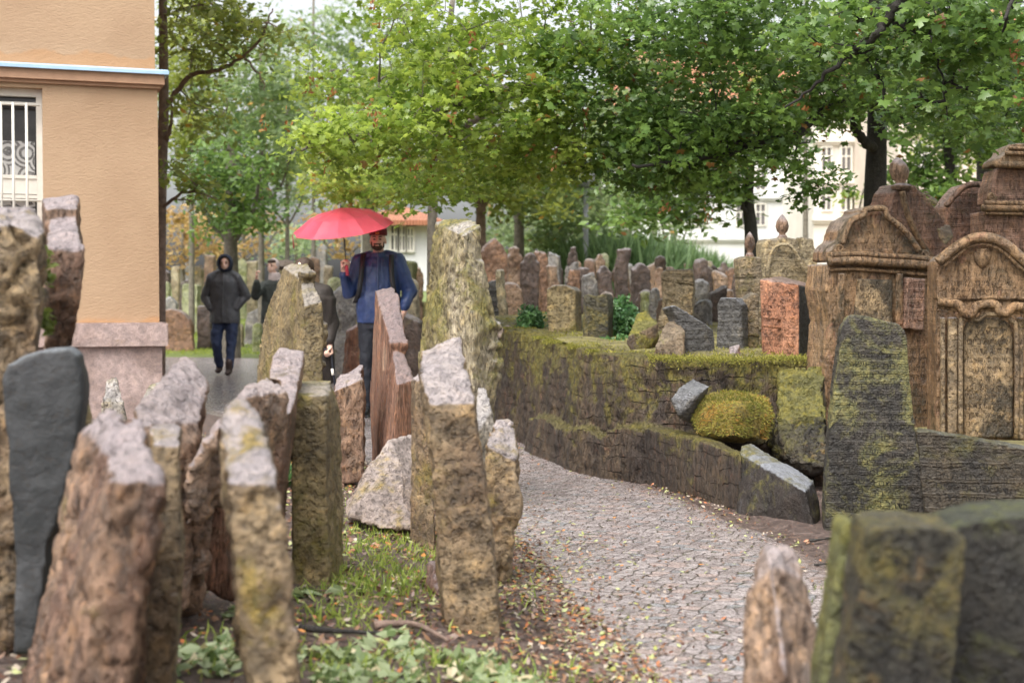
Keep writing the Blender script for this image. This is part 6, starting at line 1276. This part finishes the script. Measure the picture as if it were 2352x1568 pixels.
# leafy sprig tree, upper left middle, light
b3 = TB(1106, 24)
tree('small_tree', 'forked brown tree behind the top of the tallest pale gravestone', b3,
     [b3 - Vector((0, 0, .3)), P(1104, 560, 24), P(1104, 490, 24), P(1096, 440, 24), P(1080, 400, 23.8)], 0.11,
     [([P(1104, 490, 24), P(1118, 450, 24), P(1125, 400, 23.9), P(1130, 300, 23.5)], .06, .02), ([P(1096, 440, 24), P(1060, 405, 23.6), P(1010, 370, 23)], .04, .015)],
     [BL(1050, 380, 23, 200, 90, 2, 50), BL(880, 410, 24, 150, 50, 2, 35), BL(1200, 420, 25, 140, 90, 2, 40), BL(1000, 260, 24, 300, 120, 2.5, 60)], leaf='oval', size=0.15, per=40, clump_r=.5, mat=L_LIGHT, bark=BARKB)
b4 = TB(1192, 27)
tree('small_tree', 'pale straight trunk right of the tallest gravestone with loose green crown', b4,
     [b4 - Vector((0, 0, .3)), P(1192, 520, 27), P(1190, 430, 27), P(1185, 300, 27)], 0.12, [([P(1190, 430, 27), P(1240, 370, 27), P(1300, 330, 26)], .05, .015)],
     [BL(1260, 430, 27, 130, 90, 2, 50), BL(1340, 470, 28, 90, 80, 2, 35), BL(1250, 530, 28, 60, 50, 1.5, 16), BL(1280, 300, 27, 200, 100, 2, 50)], leaf='oval', size=0.15, per=36, clump_r=.5, mat=L_FAR, bark=BARKG)
b5 = TB(1722, 20.5, tz(20))
tree('linden_tree', 'dark slim trunk with pale scar rising behind the narrow olive headstone', b5,
     [b5 - Vector((0, 0, .3)), P(1726, 560, 20.5), P(1718, 460, 20.5), P(1722, 400, 20.4), P(1726, 250, 20)], 0.115,
     [([P(1718, 500, 20.5), P(1705, 470, 20.4), P(1702, 440, 20.3)], .04, .02), ([P(1722, 400, 20.4), P(1640, 370, 20), P(1550, 350, 19.5)], .05, .015), ([P(1724, 360, 20.3), P(1800, 330, 20), P(1860, 330, 19.6)], .04, .012)],
     [BL(1640, 360, 20, 170, 90, 1.8, 60), BL(1640, 430, 20, 50, 40, 1.0, 8), BL(1620, 440, 21, 110, 60, 1.5, 26), BL(1480, 440, 20, 90, 90, 1.5, 30), BL(1700, 250, 20, 260, 120, 2, 70)], leaf='oval', size=0.13, per=34, clump_r=.42, mat=L_DARK, bark=BARKD)
b6 = TB(2186, 21, tz(21))
tree('linden_tree', 'slim dark trunk between the egg finial and the tiered tomb at right', b6,
     [b6 - Vector((0, 0, .3)), P(2186, 460, 21), P(2180, 360, 21), P(2172, 250, 21), P(2180, 60, 21)], 0.10,
     [([P(2178, 340, 21), P(2250, 280, 20.5), P(2330, 250, 20)], .04, .012), ([P(2174, 280, 21), P(2090, 220, 20.6)], .04, .012)],
     [BL(2200, 250, 21, 200, 110, 1.8, 80), BL(2120, 400, 21.5, 70, 55, 1.2, 26), BL(2150, 445, 21, 60, 30, 1, 18), BL(2320, 330, 20.5, 90, 60, 1.3, 26), BL(2250, 100, 21, 260, 120, 2, 70), BL(2330, 120, 20, 110, 90, 1.3, 26)], leaf='oval', size=0.13, per=36, clump_r=.42, mat=L_DARK, bark=BARKD)
b7 = TB(2262, 24, tz(24))
tree('linden_tree', 'broad grey trunk between pale building and the tiered tomb', b7, [b7 - Vector((0, 0, .3)), P(2262, 420, 24), P(2258, 330, 24), P(2250, 100, 24)], 0.17, [([P(2258, 340, 24), P(2350, 280, 23)], .06, .02)],
     [BL(2300, 230, 24, 200, 130, 2, 60)], leaf='oval', size=0.15, per=34, clump_r=.5, mat=L_MID, bark=BARKD)
# tree against the building corner
b8 = Vector((PX(17.5, 362), 17.5, 0))
tree('plane_tree', 'tree with reddish trunk and long thin boughs at the corner of the orange building', b8,
     [b8 - Vector((0, 0, .3)), P(368, 480, 17.5), P(376, 250, 17.5), P(374, 0, 17.4), P(372, -200, 17.3)], 0.085,
     [([P(378, 250, 17.5), P(430, 180, 17.3), P(500, 160, 17), P(560, 130, 16.8), P(605, 75, 16.5), P(625, 20, 16.4)], .035, .008), ([P(560, 130, 16.8), P(600, 180, 16.7), P(608, 210, 16.7)], .015, .004), ([P(376, 330, 17.5), P(392, 290, 17.4), P(396, 240, 17.4)], .03, .012),
      ([P(372, 480, 17.5), P(430, 440, 17.2), P(500, 455, 17)], .025, .006), ([P(374, 40, 17.4), P(460, 10, 17.2), P(520, 25, 17)], .02, .006)],
     [BL(480, 60, 17, 110, 90, 1, 24), BL(450, 240, 17.3, 80, 90, 1, 8), BL(600, 60, 16.6, 90, 80, .8, 16), BL(450, 420, 17.2, 80, 60, .9, 8), BL(450, -120, 17, 160, 90, 1.5, 30)], leaf='oval', size=0.095, per=40, clump_r=.35, mat=L_LIGHT, bark=BARKB)
# far left trees
def far_tree(x, d, ytop, ycrown, half, mat, label, name='leafy_tree', n=70, bark=None, tr=.085, size=.17, per=46, cr=.7, z=None, dr=2.4, extra=()):
    b = TB(x, d, z); zt_ = P(x, ytop, d); mid = P(x, ycrown, d)
    tree(name, label, b, [b - Vector((0, 0, .4)), b.lerp(mid, .6), mid, b.lerp(zt_, .95)], tr, [([mid, mid + Vector((half * .5 * d / F, 0, .6)), mid + Vector((half * .8 * d / F, -.4, 1.4))], tr * .4, .02), ([mid, mid + Vector((-half * .5 * d / F, 0, .5)), mid + Vector((-half * .8 * d / F, -.4, 1.2))], tr * .4, .02)],
         [BL(x, (ytop + ycrown) / 2, d, half, abs(ycrown - ytop) / 2 + 10, dr, n)] + list(extra), leaf='oval', size=size, per=per, clump_r=cr, mat=mat, bark=bark or BARKG)
far_tree(530, 27, 300, 560, 100, L_DARK, 'bushy dark green tree with thick trunk behind the hooded walker', n=70, cr=.5, size=.14, dr=1.5, tr=.2)
far_tree(600, 31, 40, 480, 100, L_FAR, 'tall soft green tree above the raised hand woman', n=90, cr=.65)
far_tree(440, 36, -40, 420, 130, L_LIGHT, 'tall yellow green tree filling the gap beside the building', n=140, cr=.7)
far_tree(660, 38, 120, 520, 60, L_PALE, 'narrow silvery tree left of the umbrella', n=50, cr=.7, bark=BARKG)
far_tree(560, 52, 470, 600, 110, L_OR, 'wide orange brown autumn tree behind the hooded walker', 'autumn_tree', n=22, cr=.8, size=.2, tr=.1)
far_tree(680, 55, 500, 630, 90, L_PALE, 'low pale green tree left of the umbrella far behind', n=34, cr=.8, size=.2, tr=.1)
far_tree(420, 44, 470, 600, 90, L_OR, 'low orange autumn tree beside the building corner', 'autumn_tree', n=30, cr=.7, size=.2, tr=.1)
far_tree(790, 42, 380, 600, 80, L_OR, 'pale orange autumn tree behind the umbrella', 'autumn_tree', n=16, cr=.7, size=.2, tr=.1)
far_tree(850, 30, 330, 470, 120, L_LIGHT, 'yellow green tree with dark stem directly behind the umbrella man', n=46, cr=.6, tr=.22)
far_tree(720, 46, -60, 430, 170, L_PALE, 'tall pale tree far behind the central bough', n=95, cr=.9, size=.22)
far_tree(1000, 44, -60, 330, 200, L_FAR, 'soft green tree high behind the central maple', n=75, cr=.9, size=.22)
far_tree(1290, 40, 300, 560, 90, L_PALE, 'bluish green tree behind the lamp post', n=44, cr=.8, size=.2, z=1.0)
far_tree(1447, 36, 150, 520, 100, L_FAR, 'slender tree above the reeds with thin trunk', n=60, cr=.7, size=.18, z=1.0, tr=.1, bark=BARKB)
far_tree(1380, 44, 400, 590, 90, L_PALE, 'low bluish green tree left of the slender tree above the reeds', n=40, cr=.8, size=.2, z=1.0)
far_tree(1550, 42, 440, 580, 50, L_FAR, 'low soft green tree before the long white building', n=14, cr=.8, size=.2, z=1.0)
far_tree(1180, 46, 430, 620, 90, L_PALE, 'low pale tree behind the straight pale trunk', n=40, cr=.8, size=.2)
far_tree(1500, 50, -80, 380, 240, L_PALE, 'wide pale tree far behind the terrace', n=70, cr=1.0, size=.25, z=1.0)
far_tree(1850, 40, -80, 260, 220, L_MID, 'green tree high behind the cream apartment building front', n=60, cr=.9, size=.2, z=1.0)
far_tree(2250, 34, -60, 420, 160, L_MID, 'green tree behind the slim trunk at right', n=90, cr=.8, size=.18, z=1.0)
far_tree(1960, 30, 440, 560, 24, L_MID, 'small shrub like tree under the cream building', n=10, cr=.4, size=.14, z=1.0, dr=.6, tr=.05)

# ================================================================ HEDGES, IVY, GRASS, LITTER, MOSS
def leafy(name, label, cat, blobs, size, per, cr, mat, tpl=None, parent=None, kind=None, up=.6, group=None):
    cs = []
    for c, rad, num in blobs:
        d = RNG.normal(size=(num, 3)); d /= np.linalg.norm(d, axis=1, keepdims=True); cs.append(np.array(c) + d * (RNG.random(num) ** .4)[:, None] * np.array(rad))
    cs = np.concatenate(cs); pos, idx = clump_leaves(cs, per, cr, .8); n_ = len(pos)
    X, Yv, Z = basis(RNG.normal(size=(n_, 3)) + np.array([0, -.4, up]), RNG.random(n_) * 6.28); ct = RNG.random(len(cs))
    me = scatter_mesh(name, pos, tpl or oval_template(), size * (.6 + .8 * RNG.random(n_)), X, Yv, Z, np.clip(.5 * ct[idx] + .4 * RNG.random(n_), 0, .9))
    o = link(name, me, mat, parent, tuple(cs.mean(0) * np.array([1, 1, 0]) + np.array([0, 0, cs[:, 2].min()])) if parent is None else None, smooth=False)
    if parent is None: tag(o, label, cat, group, kind)
    return o
IVY = leaf_mat('ivy_green', (0.035, 0.10, 0.035), (0.12, 0.24, 0.08), None, .3, .4)
REED = leaf_mat('reed_green', (0.10, 0.17, 0.075), (0.24, 0.35, 0.17), None, .5, .4)
leafy('ivy_bush', 'rounded dark green ivy bush between the dark square and the moss capped gravestone', 'bush', [BL(1428, 735, 11.6, 30, 50, .25, 60), BL(1415, 790, 11.2, 25, 15, .2, 15)], .045, 40, .09, IVY)
leafy('ivy_bush', 'small green bush beside the pale rocks at the left end of the terrace', 'bush', [BL(1218, 735, 12.8, 26, 26, .3, 40)], .045, 40, .09, IVY)
leafy('ivy', 'strand of ivy hanging in the gap between the first two left gravestones', 'ivy', [BL(98, 600, 4.4, 5, 60, .05, 10), BL(102, 740, 4.45, 8, 40, .05, 9)], .028, 14, .025, leaf_mat('ivy_yellow', (0.12, 0.17, 0.04), (0.25, 0.30, 0.08), None, .4, .4))
# reeds: tall blades
def blades(pos, h, mat, name, lean=.35, tint=None, width=1.0):
    n_ = len(pos); d = RNG.normal(size=(n_, 3)) * np.array([lean, lean, 0]) + np.array([0, 0, 1]); d /= np.linalg.norm(d, axis=1, keepdims=True)
    s = RNG.normal(size=(n_, 3)) * np.array([1, 1, .05]); X = np.cross(d, s); X /= np.linalg.norm(X, axis=1, keepdims=True); Z = np.cross(X, d)
    return scatter_mesh(name, pos, blade_template(), h, X * width, d, Z, RNG.random(n_) * .9 if tint is None else tint)
n_ = 9000; d_ = 27 + RNG.random(n_) * 4; px_ = 1290 + RNG.random(n_) * 370; pos = np.stack([(px_ - CX) / F * d_, d_, np.full(n_, .85)], 1)
hh = (1.0 + .75 * RNG.random(n_)) * (1 - .35 * np.abs((px_ - 1430) / 230) ** 2)
me = blades(pos, hh, REED, 'reeds', .22, width=.55); o = link('reed_hedge', me, REED, None, (3, 28, .85), smooth=False); tag(o, 'tall bright green reeds behind the terrace gravestones', 'reeds', None, 'stuff')
# grass on the near verge
GR = leaf_mat('grass_green', (0.16, 0.25, 0.045), (0.45, 0.54, 0.13), (0.5, 0.42, 0.2), .5, .4)
def tufts(cl, hmean, name):
    P_ = []; H = []
    for x, y, rx, ry, n in cl:
        X = x + RNG.normal(size=n) * rx; Y = y + RNG.normal(size=n) * ry; P_.append(np.stack([X, Y, gz(X, Y) - .012], 1)); H.append(np.full(n, hmean) * (.5 + RNG.random(n)))
    return np.concatenate(P_), np.concatenate(H)
def at(x, y, z=.12):  # ground point sighted at x, y
    r = ray(x, y); s = (z - CAMH) / r.z; return r.x * s, r.y * s
cl = []
for x, y, sx, sy, n in ((880, 1240, .16, .45, 2600), (850, 1330, .14, .22, 2200), (930, 1290, .13, .2, 1300), (820, 1400, .12, .12, 800), (860, 1180, .15, .3, 500), (655, 1090, .06, .15, 240), (460, 1170, .12, .4, 700), (470, 1240, .1, .2, 260), (560, 1500, .12, .12, 420), (760, 1530, .15, .08, 500), (1000, 1500, .2, .08, 500), (1080, 1500, .15, .08, 500), (950, 1560, .2, .06, 400),
                         (20, 1480, .1, .1, 200), (830, 1130, .1, .25, 150), (1185, 1300, .1, .3, 160), (1250, 1500, .15, .15, 240), (1845, 1080, .05, .06, 260), (1880, 1290, .06, .08, 60)):
    a, b_ = at(x, y); cl.append((a, b_, sx, sy, n))
cl = [(a, b, c, d, int(n * .34)) for a, b, c, d, n in cl]; pos, H = tufts(cl, .048, 'g'); 
w_ = pos[:, 0] < interp(PATH_R, pos[:, 1]) + .9; pos, H = pos[w_], H[w_]
o = link('grass', blades(pos, H, GR, 'grass', .55), GR, None, (-.5, 6, .1), smooth=False); tag(o, 'bright green grass tufts growing between the foreground gravestones', 'grass', None, 'stuff')
# far lawn
n_ = 26000; Y = 24 + RNG.random(n_) * 22; px_ = 340 + RNG.random(n_) * 640; X = (px_ - CX) / F * Y; k = Y > 27; 
k &= (X < interp(PATH_L, Y)) | (Y > 28.6)
pos = np.stack([X, Y, gz(X, Y) - .02], 1)[Y > 28.6]; LG = leaf_mat('lawn_green', (0.16, 0.24, 0.03), (0.42, 0.47, 0.08), (0.5, 0.36, 0.1), .5, .5)
o = link('grass', blades(pos, .05 + .05 * RNG.random(len(pos)), LG, 'lawn', .6, width=1.2), LG, None, (-8, 32, .1), smooth=False); tag(o, 'yellowish green lawn around the far gravestones', 'grass', None, 'stuff')
# ferny tuft, weeds with broad leaves
a, b_ = at(640, 1110); n_ = 90
o = link('fern', blades(np.stack([a + RNG.normal(size=n_) * .02, b_ + RNG.normal(size=n_) * .02, np.full(n_, .1)], 1), .16 + .1 * RNG.random(n_), IVY, 'fern', .7, width=.8), IVY, None, (a, b_, .1), smooth=False); tag(o, 'small dark green fern tuft left of the square cut gravestone', 'fern')
WEED = leaf_mat('weed', (0.12, 0.18, 0.06), (0.34, 0.40, 0.22), (0.55, 0.48, 0.3), .4, .4)
cs = []
for x, y, r, n in ((520, 1505, .10, 14), (740, 1500, .10, 12), (790, 1540, .08, 10), (900, 1450, .08, 8), (1040, 1480, .10, 14), (1130, 1500, .08, 10), (460, 1530, .08, 8), (30, 1290, .06, 8), (20, 1240, .05, 6), (700, 1350, .06, 6), (560, 1400, .05, 5), (1200, 1520, .12, 10), (960, 1545, .1, 10)):
    a, b_ = at(x, y, .14)
    for _ in range(n): cs.append((a + random.gauss(0, r), b_ + random.gauss(0, r), 0))
cs = np.array(cs); cs[:, 2] = gz(cs[:, 0], cs[:, 1]) + .02; pos, idx = clump_leaves(cs, 7, .045, .5); n_ = len(pos)
X, Yv, Z = basis(RNG.normal(size=(n_, 3)) * .6 + np.array([0, -.2, 1]), RNG.random(n_) * 6.28); tn = np.clip(RNG.random(n_), 0, .9); tn[RNG.random(n_) > .9] = 1
o = link('weeds', scatter_mesh('weeds', pos, oval_template(), .04 + .035 * RNG.random(n_), X, Yv, Z, tn), WEED, None, (-.5, 5, .1), smooth=False); tag(o, 'broad leaved weeds on the ground at the bottom', 'plants', None, 'stuff')
# leaf litter
def litter_mat():
    m, nt, b, out = new_mat('litter'); n = N(nt); at_ = n.node('ShaderNodeAttribute', attribute_name='tint'); cr = n.node('ShaderNodeValToRGB'); n.L(at_.outputs['Fac'], cr.inputs[0])
    cr.color_ramp.interpolation = 'CONSTANT'; el = cr.color_ramp.elements; el[0].position = 0; el[0].color = (0.10, 0.045, 0.028, 1); el[1].position = .22; el[1].color = (0.20, 0.11, 0.06, 1)
    for p_, c_ in ((.4, (0.34, 0.12, 0.045, 1)), (.47, (0.16, 0.10, 0.07, 1)), (.62, (0.25, 0.26, 0.07, 1)), (.74, (0.32, 0.34, 0.15, 1)), (.84, (0.34, 0.28, 0.22, 1)), (.96, (0.45, 0.19, 0.05, 1))):
        e = el.new(p_); e.color = c_
    n.L(cr.outputs[0], b.inputs['Base Color']); b.inputs['Roughness'].default_value = .4; return m
LIT = litter_mat()
def litter(n, fx, size, name, label, lift=.006, flat=.35):
    X, Y = fx(n); p_ = np.stack([X, Y, gz(X, Y) + lift + RNG.random(len(X)) * .008], 1); k = len(X); A, B, C_ = basis(RNG.normal(size=(k, 3)) * flat + np.array([0, 0, 1]), RNG.random(k) * 6.28)
    tn = RNG.random(k); o = link(name, scatter_mesh(name, p_, oval_template(), size * (.4 + RNG.random(k)), A, B, C_, tn), LIT, None, (float(X.mean()), float(Y.mean()), .05), smooth=False); tag(o, label, 'leaf litter', None, 'stuff')
def verge(n):
    Y = 3.6 + RNG.random(n) ** 1.1 * 8; s = RNG.exponential(.45, n) - .06; return interp(PATH_L, Y) - s, Y
litter(13000, verge, .026, 'leaf_litter', 'brown and yellow green leaf litter along the left path edge')
def yard(n):
    Y = 2.8 + RNG.random(n) * 6.5; X = -2.6 + RNG.random(n) * 2.6; k = X < interp(PATH_L, Y); return X[k], Y[k]
litter(6500, yard, .034, 'leaf_litter', 'brown leaf litter on the soil among the left foreground gravestones')
def pathL(n):
    Y = 3.8 + RNG.random(n) * 6; s = RNG.exponential(.22, n); return interp(PATH_L, Y) + s, Y
litter(2600, pathL, .022, 'leaf_litter', 'small fallen leaves scattered over the left edge of the cobbles', .010)
def wallfoot(n):
    Y = 5.0 + RNG.random(n) * 7; s = np.abs(RNG.normal(0, .22, n)); return interp(PATH_R, Y) + .28 - s, Y
litter(1500, wallfoot, .022, 'leaf_litter', 'scattered leaves on the dark soil at the foot of the retaining wall', .010)
# twigs and fallen branches
for (pts, r, lb) in (([(872, 1192), (905, 1186), (945, 1188)], .012, 'dark short branch lying on the grass behind the fallen pale rock'),
                     ([(860, 1425), (950, 1420), (1030, 1442)], .016, 'long pale brown branch lying left of the leaning pale topped stone base'),
                     ([(690, 1438), (780, 1448), (880, 1440)], .014, 'dark root like branch on the soil right of the ochre gravestone'),
                     ([(920, 1568), (930, 1530), (960, 1515), (975, 1500)], .010, 'curved dark twig at the bottom edge'),
                     ([(1850, 1236), (1880, 1238), (1912, 1228)], .008, 'dark twig at the foot of the tall inscribed slab'),
                     ([(1870, 1290), (1900, 1292), (1925, 1286)], .007, 'thin twig on the soil below the tall inscribed slab')):
    q = [Vector((*at(x, y, .13 if x < 1200 else .02), 0)) for x, y in pts]; q = [Vector((v.x, v.y, float(gz(np.array([v.x]), np.array([v.y]))[0]) + r + .01 * (i % 2))) for i, v in enumerate(q)]
    bm = bmesh.new(); sp_ = spline(q, 6); bm_tube(bm, sp_, [r * (1 - .6 * i / (len(sp_) - 1)) for i in range(len(sp_))], 7); me = to_mesh(bm); roughen(me, .003, 30, .001)
    tag(link('fallen_branch', me, BARKB if 'pale' in lb else BARKD, None, tuple(q[0])), lb, 'branch')
# moss fuzz over the wall top, boulder and terrace edge
MOSS = leaf_mat('moss', (0.12, 0.13, 0.02), (0.34, 0.31, 0.06), (0.45, 0.24, 0.06), .3, .8)
pp = []
for i in range(len(wall_line) - 1):
    p, q = wall_line[i], wall_line[i + 1]; k = int((q - p).length * 6500) if p.y < 13.5 else 0
    t_ = (q - p).normalized(); nr = Vector((t_.y, -t_.x, 0)); nr = -nr if nr.dot(Vector((.6, 1, 0))) < 0 else nr
    if k:
        u = RNG.random(k); w = RNG.normal(.05, .03, k); w = np.where(RNG.random(k) < .6, w, RNG.random(k) * .32); z = tz(p.y) + .014 + RNG.normal(0, .006, k) - np.clip(-w + .02, 0, 1) * 1.0
        pp.append(np.array(p) + np.outer(u, np.array(q - p)) + np.outer(w, np.array(nr)) + np.stack([0 * z, 0 * z, z], 1))
pos = np.concatenate(pp); pos = pos[fbm(pos, 4, 3, 3) + (pos[:, 0] - .8) * .35 > -.02]
o = link('moss', blades(pos, .006 + .010 * RNG.random(len(pos)), MOSS, 'moss', .9, width=3), MOSS, wall_o, smooth=False); o['kind'] = 'stuff'
bo = [o_ for o_ in bpy.data.objects if o_.name.startswith('mossy_boulder')][0]; me0 = bo.data; co = get_co(me0); no = get_no(me0)
j = RNG.integers(0, len(co), 10000); j = j[fbm(co[j], 9, 3, 2) > -.28]; wp = co[j] + np.array(list(bo.location)); k = no[j][:, 2] > -.5; wp = wp[k]; n_ = len(wp)
d = no[j][k] + RNG.normal(size=(n_, 3)) * .4 + np.array([0, 0, -.3]); d /= np.linalg.norm(d, axis=1, keepdims=True); X = np.cross(d, RNG.normal(size=(n_, 3))); X /= np.linalg.norm(X, axis=1, keepdims=True)
o = link('moss', scatter_mesh('moss', wp, blade_template(), .010 + .014 * RNG.random(n_), X * 1.6, d, np.cross(X, d), np.clip(.5 + 1.1 * fbm(wp, 7, 3, 8) + .2 * RNG.normal(size=n_), 0, 1)), MOSS, bo, smooth=False); o['kind'] = 'stuff'
# low growth over the terrace between the stones
n_ = 14000; Y = 9.3 + RNG.random(n_) ** 1.5 * 9; X = xw(Y) + .15 + RNG.random(n_) ** 1.3 * 5; X = np.where(Y < 9.6, np.maximum(X, .9), X); pos = np.stack([X, Y, np.array([tz(y) for y in Y]) + .0], 1)
o = link('ground_cover', blades(pos, .015 + .025 * RNG.random(n_), MOSS, 'cover', .9, width=2), MOSS, None, (2, 12, .8), smooth=False); tag(o, 'short mossy grass covering the terrace ground between gravestones', 'ground cover', None, 'stuff')
print('objects', len(bpy.data.objects), 'polys', sum(len(o.data.polygons) for o in bpy.data.objects if o.type == 'MESH'))
